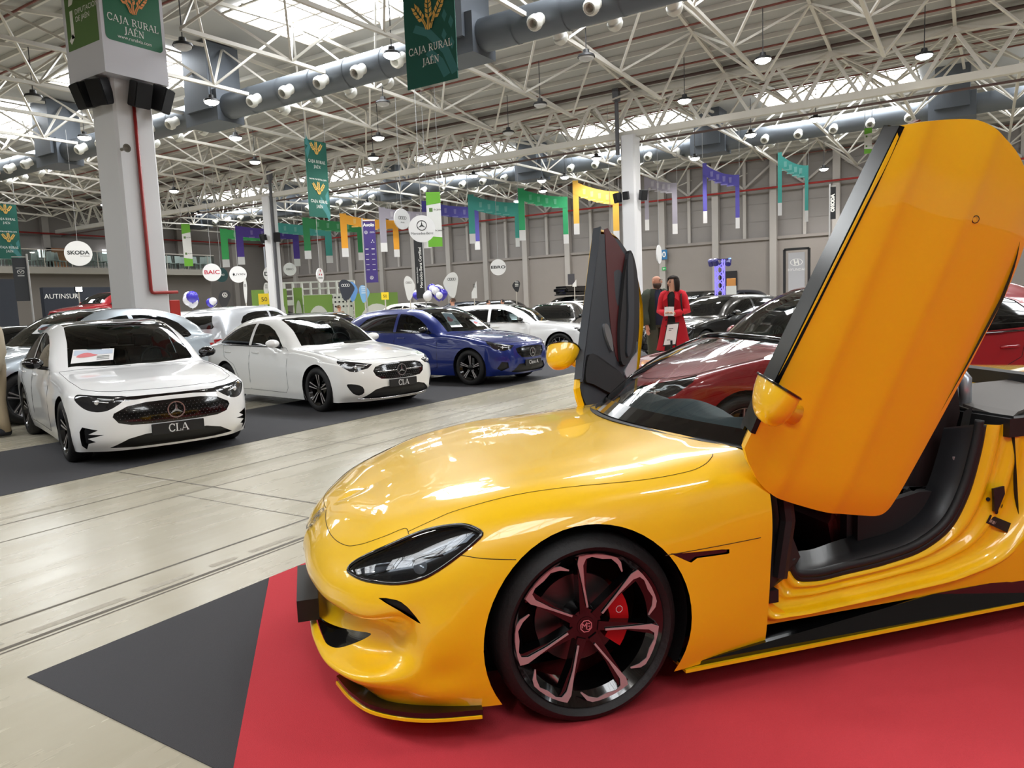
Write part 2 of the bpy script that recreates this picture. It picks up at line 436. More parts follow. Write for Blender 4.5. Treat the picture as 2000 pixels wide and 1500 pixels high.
def octa_letters(bm, X, r):
    P = lambda a, b: X @ Vector((a*r, b*r, 0))
    for pts in ([(-.62, -.25), (-.62, .55), (-.25, .0), (.1, .55), (.1, -.25)], [(.62, .28), (.3, .42), (.02, .2), (.02, -.4), (.3, -.6), (.6, -.4), (.6, -.05), (.3, -.05)]):
        stroke(bm, pts, .14, P)
def hero():
    HA = math.radians(-41.757); HL = Vector((math.cos(HA), math.sin(HA), 0)); HN = Vector((-HL.y, HL.x, 0))
    c0 = onz(1112, 1437) + HL*.05
    O = c0+HN*.956
    CARZ = .0085
    root = empty('roadster', (O.x, O.y, CARZ), HA, 'yellow two-seat roadster with both doors swung up, parked on red carpet', 'car')
    MW = Matrix.Translation((O.x, O.y, CARZ)) @ Matrix.Rotation(HA, 4, 'Z')
    S = Sight(MW); SY = Ortho('y', -1)
    # --- front body, near half: 12 stations from nose centre to door, rows from lip to hood centre: (u, v, w)
    T = [
     [(-.78,0,.155),(-.855,0,.165),(-.905,0,.20),(-.835,0,.245),(-.845,0,.415),(-.905,0,.442),(-.908,0,.49),(-.890,0,.545),(-.860,0,.585),(-.825,0,.618),(-.785,0,.645),(-.745,0,.665),(-.70,0,.68)],
     [(-.77,.32,.15),(-.835,.33,.162),(-.887,.33,.20),(-.805,.33,.25),(-.815,.33,.418),(-.880,.335,.447),(-.882,.33,.495),(-.862,.315,.55),(-.828,.28,.60),(-.78,.23,.645),(-.73,.16,.675),(-.70,.08,.69),(-.665,0,.695)],
     [(-.73,.58,.14),(-.765,.595,.162),(-.825,.615,.21),(-.735,.58,.268),(-.735,.58,.415),(-.810,.61,.452),(-.810,.60,.50),(-.787,.575,.56),(-.752,.53,.615),(-.705,.45,.665),(-.655,.32,.70),(-.625,.16,.715),(-.60,0,.72)],
     [(-.65,.765,.13),(-.675,.775,.17),(-.72,.80,.235),(-.622,.735,.30),(-.617,.735,.40),(-.700,.795,.46),(-.70,.785,.53),(-.68,.755,.59),(-.65,.70,.645),(-.61,.60,.695),(-.57,.42,.73),(-.54,.21,.745),(-.52,0,.75)],
     [(-.555,.83,.13),(-.575,.85,.18),(-.60,.868,.25),(-.572,.845,.335),(-.570,.845,.425),(-.598,.865,.49),(-.59,.85,.56),(-.575,.815,.62),(-.555,.755,.675),(-.525,.65,.72),(-.50,.46,.75),(-.475,.23,.765),(-.46,0,.77)],
     [(-.50,.855,.13),(-.53,.88,.19),(-.54,.89,.26),(-.535,.895,.34),(-.535,.895,.42),(-.53,.89,.50),(-.52,.875,.57),(-.505,.84,.635),(-.49,.785,.69),(-.47,.68,.735),(-.45,.5,.765),(-.43,.25,.78),(-.42,0,.785)],
     [(-.34,.91,.13),(-.34,.925,.20),(-.34,.935,.28),(-.34,.94,.36),(-.34,.94,.45),(-.34,.935,.53),(-.34,.92,.605),(-.335,.89,.675),(-.33,.84,.735),(-.33,.74,.775),(-.32,.55,.80),(-.31,.28,.81),(-.30,0,.815)],
     [(-.15,.925,.13),(-.15,.94,.20),(-.15,.95,.28),(-.15,.955,.36),(-.15,.955,.45),(-.15,.95,.54),(-.15,.94,.62),(-.15,.915,.70),(-.15,.87,.765),(-.14,.78,.81),(-.13,.58,.835),(-.12,.3,.842),(-.11,0,.845)],
     [(.05,.93,.13),(.05,.945,.20),(.05,.955,.28),(.05,.957,.36),(.05,.957,.45),(.05,.955,.54),(.05,.95,.625),(.05,.93,.71),(.05,.885,.785),(.05,.80,.832),(.06,.60,.858),(.065,.3,.865),(.07,0,.867)],
     [(.25,.93,.13),(.25,.945,.20),(.25,.953,.28),(.25,.956,.36),(.25,.956,.45),(.25,.953,.54),(.25,.945,.63),(.25,.925,.715),(.25,.885,.79),(.25,.80,.84),(.24,.60,.872),(.22,.3,.882),(.21,0,.885)],
     [(.43,.91,.13),(.43,.93,.20),(.43,.942,.28),(.43,.946,.36),(.43,.946,.45),(.43,.943,.54),(.43,.937,.63),(.43,.918,.715),(.43,.882,.79),(.42,.80,.845),(.39,.60,.882),(.355,.3,.895),(.34,0,.899)],
     [(.60,.885,.13),(.60,.905,.20),(.60,.918,.28),(.60,.924,.36),(.60,.927,.45),(.60,.930,.54),(.60,.930,.63),(.60,.916,.72),(.60,.885,.795),(.59,.80,.855),(.53,.58,.895),(.46,.3,.908),(.44,0,.912)],
     [(.785,.87,.13),(.785,.885,.20),(.785,.895,.28),(.785,.905,.36),(.785,.912,.45),(.785,.920,.54),(.785,.925,.63),(.785,.917,.72),(.785,.89,.80),(.785,.79,.868),(.69,.56,.905),(.59,.28,.92),(.555,0,.922)],
    ]
    G = np.array([[(p[0], -p[1], p[2]) for p in st] for st in T])
    sh = Shell(dense(G, 121, 109)); sh.finish()
    arch = circ(.05, .338, .386, 56)
    sh.cut(arch, SY, drop=True, face=lambda f: f.calc_center_median().y < -.6)
    # headlamp, side vent, intakes: outlines seen from the photographer's spot
    lamp = spl([(680,1112),(689,1100),(717,1084),(756,1067),(801,1047),(834,1035),(868,1028),(901,1025),(921,1029),(939,1039),(936,1050),(896,1084),(854,1114),(820,1131),(778,1139),(739,1137),(708,1131),(686,1120)], 3)
    near = lambda f: f.calc_center_median().y < -.3 and f.calc_center_median().x < .6
    hl = sh.cut(lamp, S, face=near)
    vent = [(739,1168),(775,1172),(790,1181),(800,1190),(822,1218),(805,1209),(778,1192)]
    vn = sh.cut(spl(vent, 2), S, face=near)
    duct = spl([(615,1200),(635,1213),(660,1224),(695,1232),(724,1237),(715,1246),(690,1257),(663,1265),(645,1262),(632,1248)], 3)
    dn = sh.cut(duct, S, face=lambda f: f.calc_center_median().x < -.4)
    gill = [(1309,1081),(1340,1080),(1372,1077),(1410,1073),(1435,1073),(1437,1076),(1420,1082),(1385,1087),(1362,1090),(1350,1099),(1340,1095)]
    gl = sh.cut(gill, S, face=near)
    body = sh.bm; sh.bm = NB()
    sh.out('front_body', body, YEL, root)
    # headlamp: dark bowl, clear cover, black rim
    b2 = hl.copy(); o = sh.out('headlamp', hl, LENS, root, off=-.018, label='smoked almond-shaped headlamp')
    hits = sh.drop(lamp, S)
    lg = mat('lamp_glass', (200, 205, 210), rough=.02, trans=1)
    sh.out('lamp_cover', b2, lg, o, off=-.001)
    def on(p, d=-.012):
        h = sh.drop([p], S)
        return (h[0][0]+h[0][1]*d, h[0][1]) if h else None
    for sg, par in ((1, o[0]), (-1, o[1])):
        fl = lambda a: Vector((a.x, a.y*sg, a.z))
        rim = NB(); tube(rim, [fl(p-n*.001) for p, n in hits], .0075, 6, closed=True); obj('lamp_rim', rim, BLK, par, smooth=True)
        for bars in ([(806,1086),(835,1079),(866,1073)], [(803,1092),(832,1085),(862,1080)], [(700,1108),(730,1100),(760,1096)]):
            bm = NB(); tube(bm, [fl(q[0]) for q in (on(p) for p in bars) if q], .004, 6); obj('light_bar', bm, LEDW, par, smooth=True)
        q = on((818, 1104), -.016); bm = NB(); e_ = q[1].orthogonal().normalized(); X = frame_mat(q[0], e_, q[1].cross(e_))
        lathe(bm, [(.0, .010), (.012, .008), (.018, .002), (.022, 0), (.026, -.004)], 24, 'z', X=X)
        if sg < 0: bmesh.ops.scale(bm, vec=(1, -1, 1), verts=bm.verts)
        obj('projector_lens', bm, LEDW, par, smooth=True)
        for tr, d_ in (([(872,1056),(905,1041),(926,1041),(910,1057),(880,1066)], -.010), ([(692,1113),(712,1104),(745,1099),(768,1103),(745,1114),(712,1122)], -.013)):
            bm = NB(); poly(bm, [fl(on(p, d_)[0]) for p in tr]); obj('reflector', bm, mat('lamp_grey', (120, 122, 126), rough=.25, metal=.6), par)
    sh.out('air_vent', vn, mat('vent_black', (14, 12, 11), rough=.5), root, off=-.012)
    sh.out('air_intake', dn, BLK, root, off=-.02)
    sh.out('side_gill', gl, BLK, root, off=-.008)
    # hood shut line etc
    bm = NB()
    seam = [(640,985),(636,1005),(638,1025),(646,1044),(660,1058),(680,1066),(700,1064),(719,1059),(755,1046),(791,1032),(798,1043)]
    seam2 = [(798,1038),(850,1014),(895,996),(1000,968),(1104,952),(1250,938),(1340,922),(1375,908),(1390,893),(1392,887)]
    seam3 = [(898,1084),(935,1090),(965,1092),(1008,1093)]
    seam4 = [(1300,1085),(1400,1067),(1486,1050)]
    for sm in (spl(seam, 5, False), spl(seam2, 5, False), spl(seam3, 4, False), spl(seam4, 4, False)):
        hh = sh.drop(sm, S)
        if len(hh) > 2:
            ribbon(bm, hh, .0016)
            ribbon(bm, [(Vector((p.x, -p.y, p.z)), Vector((n.x, -n.y, n.z))) for p, n in hh], .0016)
    obj('panel_gap', bm, mat('gap_dark', (60, 40, 4), rough=.8), root)
    # emblem on the nose
    h = on((597, 1066), .004)
    if h:
        n = h[1]; e = Vector((0, -1, 0)); X = frame_mat((h[0].x, 0, h[0].z), e, e.cross(n)); 
        h0 = sh.bvh.find_nearest(Vector((-.85, 0, .60))); nn = h0[1]; nn.y = 0; nn = nn if nn.x < 0 else -nn
        X = frame_mat(h0[0]+nn*.004, Vector((0, -1, 0)), nn.cross(Vector((0, -1, 0))))
        bm = NB(); octa(bm, X, .06); octa_letters(bm, X, .058); bmesh.ops.solidify(bm, geom=bm.faces[:], thickness=.006)
        obj('emblem', bm, CHR, root)
    # licence plate holder
    bm = NB(); box(bm, -.945, -.86, -.22, .22, .235, .325); obj('plate_holder', bm, PLA, root)
    # splitter under the lip, black with a yellow edge
    out = [(-.80,-.52),(-.755,-.66),(-.68,-.785),(-.53,-.885),(-.335,-.93)]
    out = spl([(a, b) for a, b in out], 6, False)
    for nm, m_, z0, z1, dx in (('splitter', BLK, .115, .135, .0), ('splitter_edge', YEL, .105, .115, .004)):
        bm = NB()
        A = [Vector((u-dx-.012, v-dx-.006, z1)) for u, v in out]; B = [Vector((u-dx-.012, v-dx-.006, z0)) for u, v in out]
        ins_ = lambda u: u+min(.16, max(.0, -.36-u)); A2 = [Vector((ins_(u), v*.82, z1+.01)) for u, v in out]; B2 = [Vector((ins_(u), v*.82, z0)) for u, v in out]
        for sg in (1, -1):
            f = lambda p: Vector((p.x, p.y*sg, p.z))
            for i in range(len(A)-1):
                quad(bm, f(A[i]), f(A[i+1]), f(B[i+1]), f(B[i])); quad(bm, f(A[i]), f(A2[i]), f(A2[i+1]), f(A[i+1])); quad(bm, f(B[i]), f(B[i+1]), f(B2[i+1]), f(B2[i]))
        obj(nm, bm, m_, root)
    # wheel wells: black liners
    bm = NB()
    for cx in (.05, 2.74):
        for sg in (1, -1):
            arc = [(cx+.392*math.cos(a), .338+.392*math.sin(a)) for a in np.linspace(-.5, PI+.5, 32)]
            for i in range(31):
                (a, b), (c, d) = arc[i], arc[i+1]
                quad(bm, (a, -.90*sg, b), (c, -.90*sg, d), (c, -.55*sg, d), (a, -.55*sg, b))
            poly(bm, [(a, -.55*sg, b) for a, b in arc])
    obj('wheel_liner', bm, PLA, root)
    for cx in (.0, 2.69):
        for sg in (-1, 1): hero_wheel(root, (cx+.055, sg*.80, .345-CARZ+.001), sg)
    # --- windscreen: base curve to header
    nb = 25; W = []
    for k in range(nb):
        t = -1+2*k/(nb-1); v = t*.80
        base = Vector((.555+.30*t*t, v, .925-.04*t*t)); top = Vector((1.20+.16*t*t, v*.74, 1.285-.05*t*t))
        W.append([base.lerp(top, s)+Vector((-.02, 0, .035))*math.sin(PI*s) for s in np.linspace(0, 1, 9)])
    bm = NB()
    V = [[bm.verts.new(p) for p in r] for r in W]
    for i in range(nb-1):
        for j in range(8): bm.faces.new((V[i][j], V[i+1][j], V[i+1][j+1], V[i][j+1]))
    ws = obj('windscreen', bm, GLW, root, smooth=True)
    bm = NB(); tube(bm, [r[8] for r in W], .016, 8); obj('header_rail', bm, BLK, ws, smooth=True)
    for idx, nm in ((0, 'pillar'), (nb-1, 'pillar')):
        bm = NB(); tube(bm, W[idx], .020, 8); obj('windscreen_pillar', bm, BLK, root, smooth=True)
    bm = NB()                            # black ceramic band and cowl along the base
    for i in range(nb-1):
        for j in range(2):
            f = lambda i, j: W[i][0].lerp(W[i][1], j*.45)+Vector((-.004, 0, .005))
            quad(bm, f(i, j), f(i+1, j), f(i+1, j+1), f(i, j+1))
    obj('frit_band', bm, BLK, ws)
    bm = NB()
    for i in range(nb-1):
        a, b = W[i][0], W[i+1][0]
        quad(bm, a+Vector((-.035, 0, .0)), b+Vector((-.035, 0, .0)), b+Vector((.02, 0, -.0)), a+Vector((.02, 0, -.0)))
        quad(bm, a+Vector((-.035, 0, .0)), b+Vector((-.035, 0, .0)), b+Vector((-.03, 0, -.05)), a+Vector((-.03, 0, -.05)))
    obj('cowl', bm, PLA, root)
    # --- cabin tub, dashboard, wheel, seats
    bm = NB()
    quad(bm, (.80, -.80, .22), (2.0, -.80, .22), (2.0, .80, .22), (.80, .80, .22))
    quad(bm, (.80, -.86, .2), (.80, .86, .2), (.80, .86, .86), (.80, -.86, .86))
    quad(bm, (2.1, -.84, .2), (2.1, .84, .2), (2.02, .84, .93), (2.02, -.84, .93))
    obj('cabin_tub', bm, INT, root)
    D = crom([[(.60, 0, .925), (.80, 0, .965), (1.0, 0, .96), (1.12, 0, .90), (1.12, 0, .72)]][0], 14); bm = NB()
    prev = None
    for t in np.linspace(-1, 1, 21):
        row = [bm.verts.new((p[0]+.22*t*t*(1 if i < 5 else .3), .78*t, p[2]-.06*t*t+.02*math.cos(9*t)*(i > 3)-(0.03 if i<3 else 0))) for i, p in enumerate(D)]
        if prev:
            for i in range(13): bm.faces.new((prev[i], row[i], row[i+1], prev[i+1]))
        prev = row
    obj('dashboard', bm, mat('dash_grey', (96, 108, 112), rough=.6), root, smooth=True)  # colour lightened to stand for the grey-blue reflection in the windscreen
    bm = NB(); ax = Vector((.9, 0, -.35)).normalized(); c = Vector((1.27, -.38, .87)); e = Vector((0, 1, 0)); f2 = ax.cross(e)
    tube(bm, [c+e*(.18*math.cos(a))+f2*(.17*math.sin(a)) for a in np.linspace(0, 2*PI, 33)[:-1]], .016, 8, closed=True)
    for a in (0, PI, -PI/2 if f2.z > 0 else PI/2): bar(bm, c, c+e*(.18*math.cos(a))+f2*(.17*math.sin(a)), .018)
    lathe(bm, [(0, -.02), (.06, -.02), (.065, .03)], 20, 'z', X=frame_mat(c, e, f2))
    obj('steering_wheel', bm, INT, root, smooth=30)
    for y in (-.39, .39):
        s_ = empty('seat', (1.62, y, .22), 0, parent=root)
        bm = NB(); prof = [(-.34, .30), (-.30, .36), (.0, .30), (.2, .27), (.22, .12), (-.3, .10)]
        prism(bm, [(a, -.25, b) for a, b in prof], (0, .5, 0)); bmesh.ops.bevel(bm, geom=bm.edges[:], offset=.035, segments=3, affect='EDGES'); obj('seat_cushion', bm, RED_IN, s_, smooth=40)
        bm = NB(); prof = [(.10, .25), (.06, .40), (.20, .75), (.26, .90), (.36, .90), (.34, .7), (.24, .25)]
        prism(bm, [(a, -.24, b) for a, b in prof], (0, .48, 0)); bmesh.ops.bevel(bm, geom=bm.edges[:], offset=.04, segments=3, affect='EDGES'); obj('seat_backrest', bm, SEATD, s_, smooth=40)
        bm = NB(); box(bm, .27, .36, -.13, .13, .86, 1.03); bmesh.ops.bevel(bm, geom=bm.edges[:], offset=.035, segments=3, affect='EDGES'); obj('headrest', bm, SEATD, s_, smooth=40)
        bm = NB()
        for sg in (-1, 1):
            prism(bm, [(a, sg*.27-.05, b) for a, b in ((-.3, .12), (-.3, .37), (.05, .36), (.25, .42), (.25, .12))], (0, .1, 0))
        bmesh.ops.bevel(bm, geom=bm.edges[:], offset=.03, segments=2, affect='EDGES'); obj('seat_bolster', bm, INT, s_, smooth=40)
    bm = NB(); box(bm, .82, 1.95, -.10, .10, .22, .52); bmesh.ops.bevel(bm, geom=bm.edges[:], offset=.03, segments=2, affect='EDGES'); obj('centre_console', bm, INT, root, smooth=40)
    # --- sill, jambs and rear quarters (near half, mirrored)
    q_out = [(.788,.33),(.79,.275),(.815,.252),(.90,.243),(1.15,.248),(1.45,.262),(1.75,.285),(1.98,.35),(2.12,.48),(2.20,.66),(2.24,.80),(2.25,.875)]
    q_in  = [(.955,.47),(.958,.40),(.985,.36),(1.05,.345),(1.22,.352),(1.42,.368),(1.60,.405),(1.73,.48),(1.81,.60),(1.86,.74),(1.885,.84),(1.895,.90)]
    n1 = 60; A = crom([(a, -.885, b) for a, b in q_out], n1); B = crom([(a, -.80, b) for a, b in q_in], n1)
    rows = []
    for s_, dv, dl in ((-.10, .015, 0), (0, 0, 0), (.06, .006, .0), (.16, .045, 0), (.42, .062, 0), (.50, .052, 0), (.72, .075, 0), (.80, .060, 0), (1, .085, 0)):
        R_ = A*(1-s_)+B*s_; R_[:, 1] = -.885+dv; rows.append(R_)
    jb = Shell(np.swapaxes(dense(np.array(rows), 40, n1), 0, 1)); jb.finish()
    jbm = jb.bm; jb.bm = NB(); jb.out('door_jamb', jbm, YEL, root)
    bm = NB(); bm2 = NB()
    for sg in (1, -1):
        tube(bm, [Vector((p[0], -.795*sg, p[2])) for p in B[2:]], .022, 8); tube(bm, [Vector((p[0]-.012, -.80*sg, p[2]+.02)) for p in B[4:]], .018, 8)
    obj('door_seal', bm, PLA, root, smooth=True)
    bm = NB()
    for sg in (1, -1):                   # black sill trim inside the seal and the dark inner wall
        for i in range(4, n1-1):
            p, q = B[i], B[i+1]; cx, cz = 1.35, .75
            d1 = Vector((cx-p[0], 0, cz-p[2])).normalized()*.09; d2 = Vector((cx-q[0], 0, cz-q[2])).normalized()*.09
            a = Vector((p[0], -.79*sg, p[2])); b = Vector((q[0], -.79*sg, q[2]))
            quad(bm, a, b, b+d2+Vector((0, .10*sg, 0)), a+d1+Vector((0, .10*sg, 0)))
            quad(bm, a+d1+Vector((0, .10*sg, 0)), b+d2+Vector((0, .10*sg, 0)), b+d2+Vector((0, .12*sg, -.25)), a+d1+Vector((0, .12*sg, -.25)))
    obj('sill_trim', bm, mat('sill_black', (30, 30, 33), rough=.38), root, smooth=True)
    # hinge side of the opening
    bm = NB()
    for sg in (1, -1):
        prism(bm, [(.79, -.89*sg, .83), (.83, -.80*sg, .86), (1.0, -.80*sg, .44), (.96, -.80*sg, .38), (.80, -.88*sg, .36)], (0, .05*sg, 0))
        tube(bm, [(.88, -.85*sg, .80), (.90, -.855*sg, .62), (.86, -.86*sg, .40)], .03, 8)
        box(bm, .80, .84, -.885*sg, -.85*sg, .31, .36)
    obj('hinge_post', bm, PLA, root)
    # outer sill and rear quarter
    Wd = [(.785,.87),(1.2,.868),(1.6,.868),(1.95,.875),(2.25,.90),(2.45,.935),(2.74,.955),(3.05,.94),(3.3,.88),(3.5,.74),(3.60,.45),(3.63,0)]
    def wtop(u):                          # top edge of the outer skin follows the jamb, then the shoulder
        xs = [.785,.9,1.15,1.45,1.75,1.98,2.12,2.20,2.26,2.40]; zs = [.33,.243,.248,.262,.285,.35,.48,.66,.86,.92]
        return float(np.interp(u, xs, zs)) if u < 2.4 else .92+.03*math.sin(min((u-2.4)/.8, 1)*PI/2)
    us = [.785,.82,.9,1.15,1.45,1.75,1.98,2.05,2.12,2.16,2.20,2.24,2.26,2.40,2.6,2.74,2.9,3.05,3.2,3.35,3.48,3.58,3.62,3.63]
    wd = crom(Wd, 80)
    G = []
    for u in us:
        v = float(np.interp(u, wd[:, 0], wd[:, 1])); zt = wtop(u); zb = .215
        col = []
        for j in range(7):
            t = j/6; z = zb+(zt-zb)*t; bulge = .03*math.sin(PI*min(1, (z-.2)/.75))
            col.append((u, -(v-.012+bulge+(.0)), z))
        if u >= 2.3:                       # continue over the rear deck to the centre
            for k in range(1, 6):
                f_ = k/5; col.append((u-.0, -v*(1-f_)*(.93 if f_ < .9 else 1), zt+.035*math.sin(f_*PI/2)))
        G.append(col)
    rr = Shell(); n0 = [np.array([c[:7]]) for c in G]
    rr.add(np.array([c[:7] for c in G])); rr.add(np.array([c[6:] for c in G if len(c) > 7]))
    rr.finish(); rr.cut(circ(2.74, .338, .386, 48), SY, drop=True, face=lambda f: f.calc_center_median().y < -.5)
    rbm = rr.bm; rr.bm = NB(); rr.out('rear_body', rbm, YEL, root)
    bm = NB()
    for sg in (1, -1):                    # black rocker with a yellow pinstripe below
        prism(bm, [(.43, -.90*sg, .125), (.50, -.905*sg, .145), (.785, -.872*sg, .165), (1.6, -.862*sg, .22), (2.36, -.87*sg, .235), (2.36, -.885*sg, .125)], (0, .12*sg, 0))
    obj('rocker_panel', bm, BLK, root)
    bm = NB()
    for sg in (1, -1): prism(bm, [(.425, -.915*sg, .113), (.425, -.915*sg, .125), (2.36, -.890*sg, .127), (2.36, -.890*sg, .115)], (0, .10*sg, 0))
    obj('rocker_edge', bm, YEL, root)
    bm = NB(); quad(bm, (-.6, -.7, .14), (3.4, -.7, .14), (3.4, .7, .14), (-.6, .7, .14)); obj('underbody', bm, PLA, root)
    # rear deck behind the seats, roll hoops
    DG = mat('deck_grey', (92, 88, 84), rough=.5)
    bm = NB()
    for sg in (1, -1):
        prism(bm, [(2.04, -.82*sg, .90), (2.10, -.78*sg, .945), (2.5, -.72*sg, .985), (2.62, -.30*sg, 1.0), (2.12, -.25*sg, .985), (2.02, -.5*sg, .965)], (0, 0, -.05))
    bmesh.ops.bevel(bm, geom=bm.edges[:], offset=.012, segments=2, affect='EDGES'); obj('tonneau_cover', bm, DG, root, smooth=40)
    bm = NB(); box(bm, 2.0, 2.6, -.84, .84, .84, .92); obj('deck_base', bm, PLA, root)
    for y in (-.42, .42):
        bm = NB(); tube(bm, [(2.06, y-.14, .93), (2.06, y-.14, 1.06), (2.06, y-.07, 1.13), (2.06, y+.07, 1.13), (2.06, y+.14, 1.06), (2.06, y+.14, .93)], .028, 10); obj('roll_hoop', bm, mat('satin_alloy', (196, 205, 214), rough=.3, metal=.7), root, smooth=True)
    bm = NB(); bar(bm, (2.62, -.7, .98), (2.70, .72, 1.02), .045, 4); obj('soft_top_lid', bm, PLA, root)
    # seat belt with steel buckle on the near side
    bm = NB(); P_ = [(1.93, -.70, .95), (1.86, -.72, .75), (1.78, -.70, .45)]
    for i in range(2):
        a, b = Vector(P_[i]), Vector(P_[i+1]); d = Vector((.025, 0, .008)); quad(bm, a-d, a+d, b+d, b-d)
    obj('seat_belt', bm, PLA, root)
    bm = NB(); X = frame_mat((1.855, -.735, .735), (.9, 0, .12), (-.12, 0, .9))
    for r_ in ((-.04, .04, .012, .026), (-.018, -.006, -.05, .012), (.006, .018, -.05, .012), (-.018, .018, -.062, -.05)): box(bm, r_[0], r_[1], r_[2], r_[3], 0, .006, X=X)
    obj('belt_buckle', bm, ALU, root)
    # latch, rubber plugs and data sticker on the rear jamb
    jh = lambda p: (lambda h: (h[0][0], h[0][1]) if h else None)(jb.drop([p], S))
    bm = NB()
    h = jh((1945, 975))
    if h:
        X = frame_mat(h[0]+h[1]*.004, Vector((1, 0, 0)), Vector((.25, 0, 1)))
        prism(bm, [X @ Vector(p+(0,)) for p in ((-.028, .05), (.03, .055), (.035, .02), (.0, -.05), (-.02, -.05), (-.022, .0))], h[1]*.02)
        for p in ((1929, 975), (1955, 988), (1945, 1000)):
            k = jh(p)
            if k: disc(bm, k[0]+k[1]*.004, k[1].orthogonal().normalized(), k[1].cross(k[1].orthogonal()).normalized(), .009, 14)
        obj('door_latch', bm, PLA, root)
    hs = [jh(p) for p in ((1933, 1005), (1974, 1022), (1967, 1041), (1925, 1021))]
    if all(hs):
        bm = NB(); poly(bm, [a+n*.003 for a, n in hs]); obj('data_sticker', bm, PLA, root)
        bm = NB(); e = (hs[1][0]-hs[0][0]); g_ = (hs[3][0]-hs[0][0])
        for i in range(5):
            a = hs[0][0]+hs[0][1]*.0045+e*(.1+.13*i)+g_*(.45+.04*(i % 2)); quad(bm, a, a+e*.1, a+e*.1+g_*.35, a+g_*.35)
        obj('sticker_print', bm, mat('print_grey', (150, 140, 130), rough=.6), root)
    # --- doors, swung up about the front hinge
    d1 = Vector((.24, .26, .95)).normalized(); d2 = Vector((.92, .12, -.38)); d2 = (d2-d1*d2.dot(d1)).normalized(); nn = d1.cross(d2)
    hinge = Vector((.75, .93, .85))
    # frame columns: p (along belt), q (down the door), n (outwards); expressed in u, v, w
    near_M = Matrix(((d1.x, d2.x, nn.x), (-d1.y, -d2.y, -nn.y), (d1.z, d2.z, nn.z))).to_4x4(); near_M.translation = Vector((hinge.x, -hinge.y, hinge.z))
    nO = near_M.translation; nNn = near_M.to_3x3() @ Vector((0, 0, 1))
    def dpq(x, y, off=0.):
        o = S.o; d = S.dirv((x, y)); c_ = nO+nNn*off; P3 = o+d*((c_-o).dot(nNn)/d.dot(nNn)); l = near_M.inverted() @ P3; return (l.x, l.y)
    skin = [(1480,940),(1462,905),(1455,880),(1470,850),(1490,795),(1762,248),(1810,240),(1860,236),(1900,235),(1930,240),(1965,262)]
    sk = [dpq(*p) for p in skin]
    bot = [(1480,940),(1510,970),(1540,985),(1600,1003),(1650,1013),(1700,1021),(1733,1023),(1752,1012),(1765,990),(1850,850),(2000,590)]
    bq = [dpq(*p) for p in bot]
    return root, S, dict(dpq=dpq, M=near_M)
